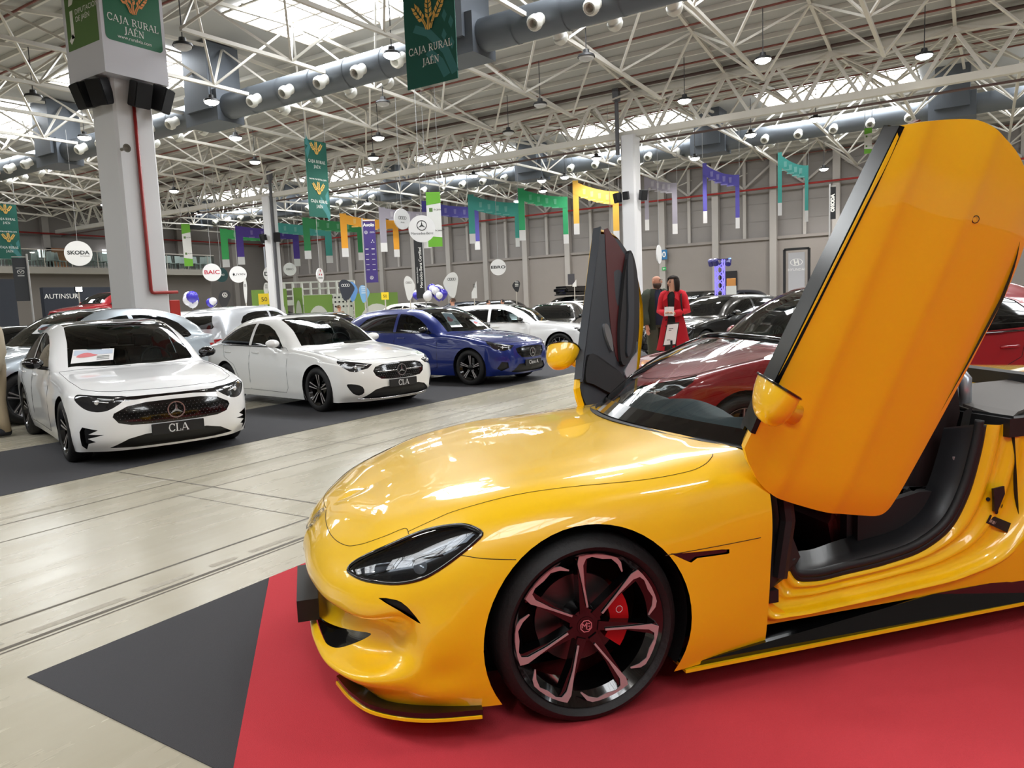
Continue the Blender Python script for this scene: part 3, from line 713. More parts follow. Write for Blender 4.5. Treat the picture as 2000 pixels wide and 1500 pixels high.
def hero_doors(root, S, X):
    nM = X['M']; dpq = X['dpq']
    # the far door stands a little more splayed than the near one
    fM = Matrix(((.2542, .7277, -.6371), (-.3998, -.5207, -.7543), (.8807, -.4464, -.1586))).to_4x4(); fM.translation = Vector((.727, -.889, .874))
    nOf = Vector((fM.translation.x, -fM.translation.y, fM.translation.z))
    def dpqF(x, y, off=-.06):            # same, on the far door's plane
        n = fM.to_3x3() @ Vector((0, 0, 1)); n = Vector((n.x, -n.y, n.z)); o = S.o; d = S.dirv((x, y)); c_ = nOf+n*off
        P3 = o+d*((c_-o).dot(n)/d.dot(n)); P3.y = -P3.y; l = fM.inverted() @ P3; return (l.x, l.y)
    NEAR, FAR = [], []
    for sg in (1, -1):
        e = empty('door', parent=root); e['label'] = 'raised door, outer face shown' if sg > 0 else 'raised door on far side, inner trim shown'
        (NEAR if sg > 0 else FAR).append(e)
    ED = {1: NEAR[0], -1: FAR[0]}
    def put(name, bm, m, sides=(1, -1), smooth=35):
        for sg in sides:
            b = bm.copy()
            if sg < 0 and not name.startswith('mirror'):
                for v in b.verts:
                    if v.co.z < 0: v.co.z *= .45
            b.transform(nM if sg > 0 else fM)
            if sg < 0:
                bmesh.ops.scale(b, vec=(1, -1, 1), verts=b.verts); bmesh.ops.reverse_faces(b, faces=b.faces)
            obj(name, b, m, ED[sg], smooth=smooth)
        bm.free()
    prof = [(-.14, -.02), (-.06, -.004), (0, .004), (.06, .013), (.085, .014), (.12, .006), (.2, .002), (.30, .004), (.33, .003), (.37, -.008), (.46, -.026), (.56, -.046), (.63, -.072), (.70, -.11)]
    qs = np.array([a for a, b in prof]); pr = crom([(a, b) for a, b in prof], 90)
    def nz(p, q):
        z = float(np.interp(q, pr[:, 0], pr[:, 1])); return z-.02*(max(0, -p+.02)/.14)**2-.03*max(0, (p-1.0)/.32)**2
    outline = [(-.05,-.010),(.011,-.069),(.056,-.098),(.119,-.094),(.229,-.090)]
    outline += [(.23+1.0*t, -.09+.09*t) for t in (.2, .4, .6, .8, 1.)]
    outline += spl([(1.263,.072),(1.291,.152),(1.31,.217),(1.316,.27),(1.301,.344),(1.25,.46),(1.14,.57),(.98,.64),(.815,.664)], 4, False)
    outline += spl([(.55,.645),(.29,.618),(.06,.592),(-.02,.581),(-.07,.574),(-.1,.548),(-.111,.481),(-.117,.376),(-.12,.27),(-.111,.14),(-.094,.07),(-.07,.02)], 3, False)
    P2 = Ortho('z')
    g = Shell(np.array([[(p, q, nz(p, q)) for q in np.linspace(-.13, .69, 70)] for p in np.linspace(-.14, 1.34, 80)])); g.finish()
    sk = g.cut(outline, P2); g.bm.free()
    be = [e for e in sk.edges if e.is_boundary]
    r = bmesh.ops.extrude_edge_only(sk, edges=be)
    for v in [x for x in r['geom'] if isinstance(x, bmesh.types.BMVert)]: v.co.z -= .03
    put('outer_skin', sk, YEL, smooth=28)
    # thickness: black along the belt, yellow return elsewhere
    bm = NB(); bl = outline[3:10]
    for i in range(len(bl)-1):
        (a, b), (c, d) = bl[i], bl[i+1]
        quad(bm, (a, b-.004, -.010), (c, d-.004, -.010), (c, d+.004, -.12), (a, b+.004, -.12))
        quad(bm, (a, b-.004, -.010), (c, d-.004, -.010), (c, d+.012, .004+nz(c, d+.012)), (a, b+.012, .004+nz(a, b+.012)))
    prism(bm, [(.1, -.09, -.12), (1.235, .004, -.12), (1.235, .015, -.12), (.1, -.075, -.12)], (0, 0, .03))
    put('belt_trim', bm.copy(), mat('belt_black', (7, 7, 8), rough=.22, spec=.3), (1,)); put('belt_trim', bm, mat('door_trim_grey', (47, 52, 59), rough=.55), (-1,))
    bm = NB()
    n = len(outline); cx, cy = .55, .27
    ins = [(a+(cx-a)*.03, b+(cy-b)*.05) for a, b in outline]
    for i in range(n):
        a, b = outline[i], outline[(i+1) % n]; c, d = ins[(i+1) % n], ins[i]
        quad(bm, (a[0], a[1], nz(*a)-.03), (b[0], b[1], nz(*b)-.03), (c[0], c[1], nz(*c)-.075), (d[0], d[1], nz(*d)-.075))
    put('door_return', bm, YEL)
    # lock ring
    bm = NB(); lp = dpq(1908, 429); ring(bm, (lp[0], lp[1], nz(*lp)+.003), (1, 0, 0), (0, 1, 0), .0135, .0105, 28); put('lock_ring', bm, BLK)
    # inner trim panel
    PG = mat('door_trim_grey', (47, 52, 59), rough=.55)
    def inz(p, q): return -.075-.05*math.sin(PI*min(max((q+.02)/.68, 0), 1))**.6
    g = Shell(np.array([[(p, q, inz(p, q)) for q in np.linspace(-.13, .69, 50)] for p in np.linspace(-.14, 1.34, 60)])); g.finish()
    inn = [(a+(cx-a)*.06, b+(cy-b)*.06) for a, b in outline]
    pan = g.cut(inn, P2); g.bm.free(); 
    be = [e for e in pan.edges if e.is_boundary]; r = bmesh.ops.extrude_edge_only(pan, edges=be)
    for v in [x for x in r['geom'] if isinstance(x, bmesh.types.BMVert)]: v.co.z = -.06
    put('inner_panel', pan, PG)
    def shape(name, px, m, up=.012, smooth=30, n=3, bev=.006, drop_=0.):
        pq = [dpqF(*p, off=-.065) for p in px]; pq = [(min(max(p, -.03), 1.26), min(max(q, (-.075 if p < .25 else -.09+.09*(p-.23))+.035), .60)) for p, q in pq]; pq = spl(pq, n)
        bm = NB(); A = [bm.verts.new((p, q, inz(p, q)-up)) for p, q in pq]; f = bm.faces.new(A)
        r = bmesh.ops.extrude_face_region(bm, geom=[f])
        for v in [x for x in r['geom'] if isinstance(x, bmesh.types.BMVert)]: v.co.z += up+.02
        put(name, bm, m, smooth=smooth)
    shape('leather_insert', [(1187,440),(1200,462),(1214,485),(1228,510),(1236,540),(1232,600),(1226,660),(1222,700),(1208,705),(1198,660),(1192,600),(1188,520)], RED_IN, .008)
    shape('armrest', [(1226,490),(1236,505),(1244,545),(1248,600),(1244,650),(1235,690),(1222,712),(1210,706),(1207,650),(1212,590),(1218,530)], INT, .05)
    shape('armrest_panel', [(1222,500),(1230,505),(1233,560),(1233,640),(1227,690),(1219,690),(1222,620),(1221,560)], PG, .07)
    shape('door_handle', [(1181,634),(1187,634),(1193,650),(1197,680),(1195,686),(1189,672),(1183,652)], CHR, .03)
    shape('speaker_grille', [(1262,678),(1264,735),(1230,740),(1221,726),(1232,705),(1250,688)], mat('speaker_alloy', (205, 208, 214), rough=.35, metal=.5), .02)
    shape('lower_trim', [(1142,700),(1160,690),(1190,712),(1215,735),(1222,770),(1195,770),(1160,750),(1138,735)], INT, .04)
    # mirror on the door
    mc = nM.inverted() @ Vector((.705, -1.075, 1.170))
    bm = NB(); n = 28; rows = []
    for k in range(9):
        t = k/8*PI/2; h = -.135*math.sin(t); s_ = math.cos(t)**.75
        rows.append([bm.verts.new((mc.x+h, mc.y+(.062*s_+.0)*math.copysign(abs(math.sin(a))**.85, math.sin(a))+h*.10, mc.z+.108*s_*math.copysign(abs(math.cos(a))**.8, math.cos(a))+h*-.15)) for a in [2*PI*i/n for i in range(n)]])
    for k in range(8):
        for i in range(n): bm.faces.new((rows[k][i], rows[k][(i+1) % n], rows[k+1][(i+1) % n], rows[k+1][i]))
    bmesh.ops.remove_doubles(bm, verts=bm.verts, dist=.0005)
    def tilt(b):
        for v in b.verts: v.co.x += -(v.co.y-mc.y)*.28+(v.co.z-mc.z)*.06
    tilt(bm); put('mirror_housing', bm, YEL, smooth=50)
    bm = NB(); c_ = [Vector((mc.x+.004, mc.y+.063*math.copysign(abs(math.sin(a))**.85, math.sin(a)), mc.z+.109*math.copysign(abs(math.cos(a))**.8, math.cos(a)))) for a in [2*PI*i/n for i in range(n)]]
    tube(bm, c_, .005, 6, closed=True); poly(bm, c_); tilt(bm); put('mirror_rim', bm, BLK)
    bm = NB(); a = mc+Vector((-.05, .02, -.07)); b = Vector((mc.x-.10, .03, .0))
    tube(bm, [a+Vector((0, 0, .05)), a.lerp(b, .4)+Vector((-.015, 0, 0)), b+Vector((0, 0, -.01))], [.032, .028, .045], 12); put('mirror_arm', bm, YEL, smooth=True)
# ================================================================== show cars
class Obl(Ortho):                        # level view along a heading a (0 = from the front, 90 = from the side)
    def __init__(s, a): t = math.radians(a); s.d = Vector((math.cos(t), math.sin(t), 0)); s.e = Vector((-math.sin(t), math.cos(t), 0))
    def __call__(s, c): return (c.dot(s.e), c.z)
    def plane(s, a, b): p = s.e*a[0]+Vector((0, 0, a[1])); q = s.e*b[0]+Vector((0, 0, b[1])); return p, (q-p).cross(s.d)
    def line(s, p): return s.e*p[0]+Vector((0, 0, p[1]))-s.d*10, s.d
def tmpl(kind):
    z0 = [.16, .27, .40, .53, .63, .71]
    du = [.09, .015, .0, .005, .03, .06]
    hood = [(-.80,0,.735,-.60,.80), (-.775,.34,.735,-.56,.81), (-.70,.60,.735,-.51,.825), (-.56,.775,.745,-.45,.835), (-.42,.835,.77,-.37,.85), (-.27,.85,.80,-.25,.865), (0,.855,.845,0,.895), (.33,.85,.89,.28,.925), (.70,.84,.93,.47,.955)]
    fr = [(0,0), (.03,.35), (.115,.63), (.29,.815), (.42,.88), (.57,.905)]
    vf = [1, .85, .68, .48, .24, 0]
    S = []
    for i in range(9):
        ue, ve, ze, uc, zc = hood[i]; st = []
        for j in range(6):
            if i < 6: u = -.90+fr[i][0]+du[j]*(1 if i < 4 else .3); v = fr[i][1]-(.035 if j == 0 else .01 if j in (1, 5) else 0)*(i > 0)
            else: u = (0, 0, 0, 0, 0, 0, 0, .36, .74)[i]; v = .915-(.05, .02, .005, 0, .003, .02)[j]
            z = z0[j]+(0 if i < 4 else (i-3)*.0+((.0, .0, .005, .01, .02, .035)[j]*min((i-3)/3, 1)))
            st.append((u, max(v, 0), z))
        for j in range(6):
            t = j/5
            if i == 8: u, v, z = [(.70,.84,.93), (.69,.80,.943), (.67,.755,.95), (.64,.70,.954), (.54,.36,.957), (.47,0,.957)][j]
            else: u = ue+(uc-ue)*math.sin(t*PI/2); v = ve*vf[j]; z = ze+(zc-ze)*math.sin(t*PI/2)
            st.append((u, v, z))
        S.append(st)
    low = [(1.10,.912), (1.5,.91), (1.92,.91), (2.37,.915), (2.73,.915), (3.09,.905), (3.36,.88), (3.58,.78), (3.73,.58), (3.78,.30), (3.79,0)]
    if kind == 'sedan':
        up = [[(1.08,.855,.94),(1.0,.79,1.08),(1.0,.725,1.165),(.97,.645,1.195),(.87,.36,1.222),(.83,0,1.228)],
              [(1.5,.865,.95),(1.48,.795,1.14),(1.47,.70,1.31),(1.42,.60,1.378),(1.34,.34,1.408),(1.30,0,1.413)],
              [(1.95,.868,.957),(1.95,.80,1.15),(1.95,.70,1.328),(1.95,.60,1.41),(1.95,.34,1.443),(1.95,0,1.45)],
              [(2.42,.865,.965),(2.42,.79,1.14),(2.42,.69,1.30),(2.42,.585,1.375),(2.42,.33,1.412),(2.42,0,1.42)],
              [(2.8,.855,.97),(2.8,.78,1.11),(2.8,.675,1.225),(2.8,.57,1.293),(2.8,.32,1.33),(2.8,0,1.34)],
              [(3.12,.84,.967),(3.12,.765,1.04),(3.12,.665,1.11),(3.12,.56,1.16),(3.12,.31,1.20),(3.12,0,1.205)],
              [(3.40,.81,.957),(3.42,.74,.985),(3.44,.645,1.005),(3.46,.54,1.025),(3.48,.3,1.045),(3.48,0,1.05)],
              [(3.59,.73,.945),(3.61,.67,.962),(3.62,.58,.972),(3.63,.45,.985),(3.65,.25,1.0),(3.65,0,1.005)],
              [(3.67,.55,.945),(3.69,.5,.962),(3.70,.42,.972),(3.70,.3,.985),(3.70,.15,.995),(3.70,0,1.0)],
              [(3.71,.28,.945),(3.73,.25,.962),(3.735,.2,.972),(3.735,.15,.983),(3.735,.08,.99),(3.735,0,.993)],
              [(3.72,0,.945),(3.74,0,.962),(3.75,0,.972),(3.75,0,.98),(3.75,0,.985),(3.75,0,.988)]]
    else:
        up = [[(1.08,.855,.94),(1.0,.79,1.08),(1.0,.725,1.165),(.97,.645,1.195),(.87,.36,1.222),(.83,0,1.228)],
              [(1.5,.865,.95),(1.48,.80,1.14),(1.47,.71,1.31),(1.42,.61,1.378),(1.34,.34,1.408),(1.30,0,1.413)],
              [(1.95,.868,.957),(1.95,.805,1.15),(1.95,.71,1.33),(1.95,.61,1.412),(1.95,.34,1.445),(1.95,0,1.45)],
              [(2.42,.866,.965),(2.42,.80,1.15),(2.42,.705,1.325),(2.42,.605,1.405),(2.42,.33,1.44),(2.42,0,1.446)],
              [(2.8,.86,.975),(2.8,.79,1.15),(2.8,.69,1.305),(2.8,.59,1.385),(2.8,.32,1.42),(2.8,0,1.427)],
              [(3.10,.845,.985),(3.10,.77,1.145),(3.08,.67,1.285),(3.06,.57,1.36),(3.05,.31,1.395),(3.05,0,1.40)],
              [(3.36,.82,.985),(3.34,.735,1.14),(3.27,.63,1.265),(3.20,.53,1.335),(3.18,.3,1.375),(3.18,0,1.38)],
              [(3.55,.73,.975),(3.50,.655,1.13),(3.40,.56,1.25),(3.27,.46,1.325),(3.24,.26,1.362),(3.24,0,1.367)],
              [(3.64,.55,.97),(3.58,.49,1.125),(3.46,.42,1.245),(3.30,.34,1.325),(3.27,.17,1.357),(3.26,0,1.36)],
              [(3.67,.28,.97),(3.61,.25,1.12),(3.485,.21,1.24),(3.32,.17,1.325),(3.285,.08,1.352),(3.28,0,1.355)],
              [(3.68,0,.97),(3.62,0,1.12),(3.49,0,1.24),(3.325,0,1.325),(3.29,0,1.35),(3.285,0,1.353)]]
    for k in range(11):
        u, v = low[k]; st = []
        for j in range(6):
            z = [.16, .28, .42, .56, .70, .83][j] if k < 7 else [.20, .30, .43, .57, .72, .85][j]
            dv = (.055, .02, .004, 0, .002, .022)[j] if k < 7 else 0
            dd = (.10, .02, 0, .01, .02, .045)[j] if k >= 7 else 0
            st.append((u-dd, max(v-dv, 0), z))
        S.append(st+up[k])
    return np.array(S)
def shape_car(kind):
    """stretch the base shapes: returns the control net and the feature mapping"""
    G = tmpl('sedan' if kind in ('sedan', 'new') else 'hatch')
    f = None
    if kind == 'suv':
        f = lambda u, v, z: (u*1.03+(.0 if u < 2 else .02), v*1.03, .05+z*1.02+max(0, z-.45)*.17)
    elif kind == 'suvcoupe':
        f = lambda u, v, z: (u*1.025, v*1.04, .07+z*1.02+max(0, z-.45)*.15-(max(0, u-2.3)*.10 if z > 1.0 else 0)*(1+max(0, u-2.6)*.6))
    elif kind == 'new':
        f = lambda u, v, z: (u, v, z+max(0, z-.9)*.09)
    elif kind == 'cross':
        f = lambda u, v, z: (u, v, .03+z+max(0, z-.5)*.085)
    elif kind == 'cuv':
        f = lambda u, v, z: (u if u > 0 else u*.92, v, .02+z*1.0+max(0, z-.5)*.02)
    else: f = lambda u, v, z: (u, v, z)
    H = np.array([[f(*p) for p in st] for st in G]); H[:, :, 1] = np.maximum(H[:, :, 1], 0)
    return H, f
def star(bm, X, r):                      # three-pointed star in a ring
    ring(bm, X @ Vector((0, 0, 0)), X.to_3x3() @ Vector((1, 0, 0)), X.to_3x3() @ Vector((0, 1, 0)), r, r*.86, 36)
    for k in range(3):
        a = PI/2+k*2*PI/3
        c = X @ Vector((0, 0, .004)); t = X @ Vector((r*.9*math.cos(a), r*.9*math.sin(a), 0))
        for s in (-1, 1):
            m = X @ Vector((r*.17*math.cos(a+s*1.05), r*.17*math.sin(a+s*1.05), 0)); poly(bm, [c, t, m] if s > 0 else [c, m, t])
def spoke_wheel(parent, loc, side, R, W, style):
    w = empty('wheel', loc, 0 if side < 0 else PI, parent=parent)
    r = R*.71; yf = -W*.42
    bm = NB(); tyre(bm, R, r, W); obj('tyre', bm, RUB, w, smooth=35)
    bm = NB(); rim_base(bm, r+.002, W); lathe(bm, [(.0, .02), (r*.72, .02)], 32)
    P = lambda a, q, d=0.: Vector((q*math.cos(a), yf+d+.03*(1-q/r), q*math.sin(a)))
    black = style != 'silver'
    n = {'five': 5, 'twin': 5, 'multi': 10, 'silver': 5, 'ten': 10}[style]
    lathe(bm, [(.001, yf+.02), (.055, yf+.022), (.062, yf+.05)], 24)
    bm2 = NB()
    for i in range(n):
        a = 2*PI*i/n+PI/2
        offs = (-.2, .2) if style in ('twin', 'silver', 'five') else (0,)
        for o in offs:
            w0, w1 = ((.20, .075) if len(offs) == 2 else (.16, .06))
            a0 = a+o*(.9 if style == 'five' else 1.1); a1 = a+o*(.72 if style != 'five' else .42)
            prism(bm, [P(a0-w0, .05), P(a1-w1, r*.985), P(a1+w1, r*.985), P(a0+w0, .05)], (0, .035, 0))
            k = .0035
            prism(bm2, [P(a0-w0*.55, .06, -k), P(a1-w1*.75, r*.97, -k), P(a1+w1*.2, r*.97, -k), P(a0+w0*.1, .06, -k)], (0, .003, 0))
    if style == 'multi':
        lathe(bm2, [(r*.95, yf-.004), (r*1.0, yf-.004), (r*1.0, yf+.004)], 48)
    obj('rim', bm, BLK if black else mat('grey_alloy', (96, 97, 100), rough=.35, metal=.8), w, smooth=30)
    obj('spoke_face', bm2, ALU, w)
    return w
BPAINT = {}
def make_car(name, kind, pm, front='generic', wheel='twin', roof=None, label='', loc=(0, 0), head=0., detail=True, mirror_m=None, glass=None, rear=False, group=None):
    H, f = shape_car(kind)
    root = empty(name, (loc[0], loc[1], 0), head+PI, label, 'car', group)      # head: world direction of the nose
    n1, n2 = (116, 66) if detail else (78, 45)
    G = H.copy(); G[:, :, 1] *= -1
    sh = Shell(dense(G, n1, n2)); sh.finish()
    F3 = lambda pts: [Vector(f(*p)) for p in pts]
    neg = lambda V: Vector((V.x, -V.y, V.z))
    def C(pts, pr, n=0, **k):
        pl = [pr(neg(p)) for p in F3(pts)]
        if n: pl = spl(pl, n)
        return sh.cut(pl, pr, **k), pl
    SY = Ortho('y', -1); FX = Ortho('x', -1); TZ = Ortho('z', 1)
    R = .335 if kind not in ('suv', 'suvcoupe') else (.365 if kind == 'suv' else .385)
    ax = [f(0, .9, .3)[0], f(2.73, .9, .3)[0]]
    for a in ax: sh.cut(circ(a, R, R+.045, 40), SY, drop=True, face=lambda q: q.calc_center_median().y < -.6)
    gl = glass or (GLS if detail else GLD)
    sed = kind in ('sedan', 'new')
    # windows
    low = lambda q: q.calc_center_median().z > f(0, 0, .85)[2]
    fw, _ = C([(.96,.8,.965),(1.12,.8,1.10),(1.30,.8,1.215),(1.50,.8,1.292),(1.70,.8,1.325),(1.855,.8,1.332),(1.875,.8,.985)], SY, face=low)
    if sed: rw, _ = C([(1.955,.8,.987),(1.935,.8,1.333),(2.15,.8,1.32),(2.42,.8,1.278),(2.66,.8,1.21),(2.86,.8,1.11),(2.965,.8,1.03),(2.93,.8,1.01)], SY, face=low)
    else: rw, _ = C([(1.955,.8,.987),(1.935,.8,1.333),(2.3,.8,1.33),(2.6,.8,1.30),(2.82,.8,1.24),(2.97,.8,1.13),(2.99,.8,1.06),(2.9,.8,1.02)], SY, face=low)
    up = lambda q: q.calc_center_median().z > f(0, 0, .935)[2] and q.normal.z > .15
    wsn, _ = C([(.49,.0,1),(.505,.2,1),(.56,.40,1),(.66,.69,1),(.97,.625,1),(1.385,.575,1),(1.33,.34,1),(1.295,.0,1)], TZ, face=up)
    rf = None
    if roof: rf, _ = C([(1.325,0,1.4),(1.36,.34,1.4),(1.42,.575,1.4),(1.95,.575,1.4),(2.5,.55,1.4),(2.53,0,1.4)], TZ, face=up)
    if sed: bw, _ = C([(2.58,0,1),(2.60,.3,1),(2.68,.52,1),(3.22,.50,1),(3.30,.25,1),(3.31,0,1)], TZ, face=lambda q: up(q) and q.calc_center_median().x > 2)
    else: bw, _ = C([(3.4,.0,1.285),(3.4,.30,1.285),(3.4,.40,1.27),(3.4,.56,1.06),(3.4,.53,1.02),(3.4,0,1.02)], FX, face=lambda q: q.calc_center_median().x > 2.9 and q.normal.x > .1)
    back = lambda q: q.calc_center_median().x > 3.0
    O2 = Obl(180-35)
    tl, _ = C([(3.75,.42,.80),(3.7,.60,.82),(3.5,.80,.84),(3.36,.85,.84),(3.40,.85,.77),(3.6,.75,.73),(3.72,.55,.74),(3.75,.42,.76)], Obl(150), face=back)
    fro = lambda q: q.calc_center_median().x < f(-.3, 0, 0)[0]
    O3 = Obl(35); parts = []
    if front == 'new':
        parts.append(('headlamp', C([(-.80,.44,.712),(-.75,.56,.726),(-.64,.70,.742),(-.53,.81,.755),(-.49,.845,.745),(-.50,.85,.70),(-.56,.82,.645),(-.63,.77,.60),(-.70,.69,.578),(-.75,.60,.588),(-.79,.51,.64)], O3, 2, face=fro)[0], LENS, -.006))
        parts.append(('light_bar', C([(-.85,0,.712),(-.84,.2,.712),(-.80,.445,.712),(-.80,.46,.668),(-.84,.2,.686),(-.85,0,.688)], FX, face=fro)[0], BLK, -.002))
        gp = [(-.9,0,.648),(-.9,.27,.643),(-.87,.45,.615),(-.84,.57,.555),(-.84,.585,.52),(-.85,.54,.455),(-.87,.43,.425),(-.9,.22,.418),(-.9,0,.418)]
        parts.append(('grille', C(gp, FX, 0, face=fro)[0], BLK, -.010)); GR = (.418, .648, .59)
        parts.append(('side_intake', C([(-.68,.68,.395),(-.60,.83,.43),(-.56,.85,.38),(-.56,.855,.23),(-.60,.835,.19),(-.63,.80,.255),(-.68,.73,.275),(-.63,.79,.31),(-.72,.64,.345),(-.64,.78,.355)], O3, 0, face=fro)[0], BLK, -.03))
        parts.append(('lower_intake', C([(-.9,0,.325),(-.87,.3,.32),(-.82,.46,.285),(-.78,.62,.20),(-.8,.4,.185),(-.86,0,.185)], FX, 0, face=fro)[0], PLA, -.03))
    elif front == 'star':
        parts.append(('headlamp', C([(-.80,.47,.70),(-.70,.64,.735),(-.60,.76,.76),(-.48,.845,.79),(-.48,.86,.745),(-.56,.82,.675),(-.64,.76,.615),(-.70,.69,.60),(-.74,.64,.625),(-.78,.54,.645)], O3, 1, face=fro)[0], LENS, -.006))
        gp = [(-.9,0,.70),(-.9,.31,.69),(-.85,.43,.662),(-.84,.48,.60),(-.84,.45,.53),(-.86,.37,.48),(-.9,.2,.465),(-.9,0,.463)]
        parts.append(('grille', C(gp, FX, 0, face=fro)[0], BLK, -.010)); GR = (.463, .70, .47)
        parts.append(('side_intake', C([(-.74,.60,.30),(-.74,.62,.385),(-.69,.70,.425),(-.62,.79,.435),(-.62,.80,.40),(-.67,.75,.30),(-.72,.68,.262)], O3, 2, face=fro)[0], PLA, -.025))
        parts.append(('lower_intake', C([(-.9,0,.365),(-.87,.33,.36),(-.82,.47,.33),(-.75,.66,.205),(-.8,.4,.195),(-.86,0,.195)], FX, 0, face=fro)[0], PLA, -.025))
    else:
        parts.append(('headlamp', C([(-.80,.46,.70),(-.70,.62,.73),(-.58,.78,.765),(-.44,.85,.80),(-.45,.865,.75),(-.58,.81,.655),(-.70,.70,.61),(-.78,.55,.64)], O3, 1, face=fro)[0], LENS, -.006))
        gp = [(-.9,0,.67),(-.9,.30,.665),(-.85,.44,.64),(-.85,.42,.55),(-.87,.33,.475),(-.9,.2,.46),(-.9,0,.46)]
        parts.append(('grille', C(gp, FX, 0, face=fro)[0], BLK, -.010)); GR = (.46, .67, .43)
        parts.append(('side_intake', C([(-.74,.60,.30),(-.74,.62,.40),(-.67,.72,.42),(-.62,.80,.30),(-.68,.74,.25)], O3, 0, face=fro)[0], PLA, -.02))
        parts.append(('lower_intake', C([(-.9,0,.36),(-.85,.40,.355),(-.76,.55,.215),(-.8,.4,.195),(-.86,0,.195)], FX, 0, face=fro)[0], PLA, -.02))
    if detail:                           # doors and bonnet as panels of their own, with dark gaps
        sd = lambda q: q.calc_center_median().y < -.5
        dpts = [(.78,.9,.90),(.86,.9,.945),(1.88,.9,.985),(1.905,.9,.97),(1.915,.9,.26),(.86,.9,.25),(.78,.9,.33)]
        rpts = [(1.925,.9,.965),(1.945,.9,.985),(2.70,.9,1.0),(2.84,.9,.985),(2.74,.9,.78),(2.42,.9,.66),(2.28,.9,.46),(2.24,.9,.26),(1.93,.9,.26)]
        d1, l1 = C(dpts, SY, face=sd); d2, l2 = C(rpts, SY, face=sd)
        hp = [(-.735,.0,.8),(-.715,.22,.8),(-.66,.48,.8),(-.55,.64,.8),(-.38,.76,.8),(0,.80,.85),(.35,.80,.9),(.62,.79,.93),(.52,.40,.95),(.455,.0,.95)]
        hd, l3 = C(hp, TZ, face=lambda q: q.normal.z > .15 and q.calc_center_median().x < .75)
        gp_ = NB()
        for pl, pr, cl in ((l1, SY, 1), (l2, SY, 1), (l3, TZ, 0)):
            P_ = []
            L = pl+[pl[0]] if cl else pl
            for i in range(len(L)-1):
                for t in range(5): P_.append((L[i][0]+(L[i+1][0]-L[i][0])*t/5, L[i][1]+(L[i+1][1]-L[i][1])*t/5))
            hh = sh.drop(P_, pr)
            if len(hh) > 2:
                ribbon(gp_, hh, .0028); ribbon(gp_, [(neg(p), neg(n)) for p, n in hh], .0028)
        obj('panel_gap', gp_, mat('gap_black', (22, 22, 24), rough=.9), root)
        for bm_, nm in ((d1, 'front_door'), (d2, 'rear_door'), (hd, 'bonnet')): sh.out(nm, bm_, pm, root)
    for nm, bm_, m_, off in parts:
        o = sh.out(nm, bm_, m_, root, off=off)
        if nm == 'grille': GO = o
        if nm == 'headlamp': HO = o
    sh.out('front_side_window', fw, gl, root, off=-.006); sh.out('rear_side_window', rw, GLD if detail else gl, root, off=-.006)
    sh.out('windscreen', wsn, GLS if detail else GLD, root, off=-.004); sh.out('rear_window', bw, GLD, root, off=-.004)
    if rf: sh.out('roof_panel', rf, roof, root)
    sh.out('tail_lamp', tl, TAIL, root, off=.002)
    b_ = sh.bm; sh.bm = NB(); body = sh.out('body', b_, pm, root)
    # window surround
    q = F3([(.93,.86,.958),(1.3,.87,.965),(1.9,.875,.975),(2.5,.872,.985),(2.9,.856,.995)])
    for s in (1, -1):
        bm = NB(); tube(bm, [Vector((p.x, p.y*s, p.z)) for p in q], .009, 6); obj('window_trim', bm, CHR if front == 'chrome' else BLK, root, smooth=True)
    # inside of the grille: studs, bar and emblem; lamp bowls
    if front in ('new', 'star', 'dark'):
        bm = NB(); zz0, zz1, hw = GR
        for i in range(-13, 14):
            for k in range(8):
                y = i*.04+(.02 if k % 2 else 0); z = zz0+.02+k*.028
                if abs(y) < hw*(1-.55*abs((z-(zz0+zz1)/2)/(zz1-zz0)*2)**2.2)-.02 and z < zz1-.015:
                    h = sh.bvh.ray_cast(Vector((-5, -abs(y), z)), Vector((1, 0, 0)))
                    if h[0]: x = h[0].x+.002; d = .0045; poly(bm, [(x, y-d, z), (x-.003, y, z+d), (x, y+d, z), (x-.003, y, z-d)])
        obj('grille_stud', bm, mat('stud_grey', (120, 120, 124), rough=.3, metal=.7), GO, kind='stuff')
        zc = (zz0+zz1)/2+.005; h = sh.bvh.ray_cast(Vector((-5, -.02, zc)), Vector((1, 0, 0))); X = frame_mat((h[0].x-.012, 0, zc), (0, -1, 0), (0, 0, 1))
        bm = NB(); star(bm, X, .088); bmesh.ops.solidify(bm, geom=bm.faces[:], thickness=.008); obj('emblem', bm, CHR, root)
        if front == 'star':
            bm = NB()
            for s in (1, -1):
                pts = [Vector((sh.bvh.ray_cast(Vector((-5, -y, zc)), Vector((1, 0, 0)))[0].x-.004, s*y, zc)) for y in (.09, .2, .3, .42)]
                tube(bm, pts, .008, 6)
            obj('grille_bar', bm, CHR, GO, smooth=True)
            bm = NB(); pts = [(-.80,.0,.19),(-.79,.3,.19),(-.74,.5,.195),(-.66,.68,.21)]; pts = [(-x.x, x.y, x.z) for x in [Vector((-p[0], p[1], p[2])) for p in pts]]
            tube(bm, [(a-.03, b, c) for a, b, c in pts[::-1]]+[(a-.03, -b, c) for a, b, c in pts[1:]], .009, 6); obj('bumper_strip', bm, CHR, root, smooth=True)
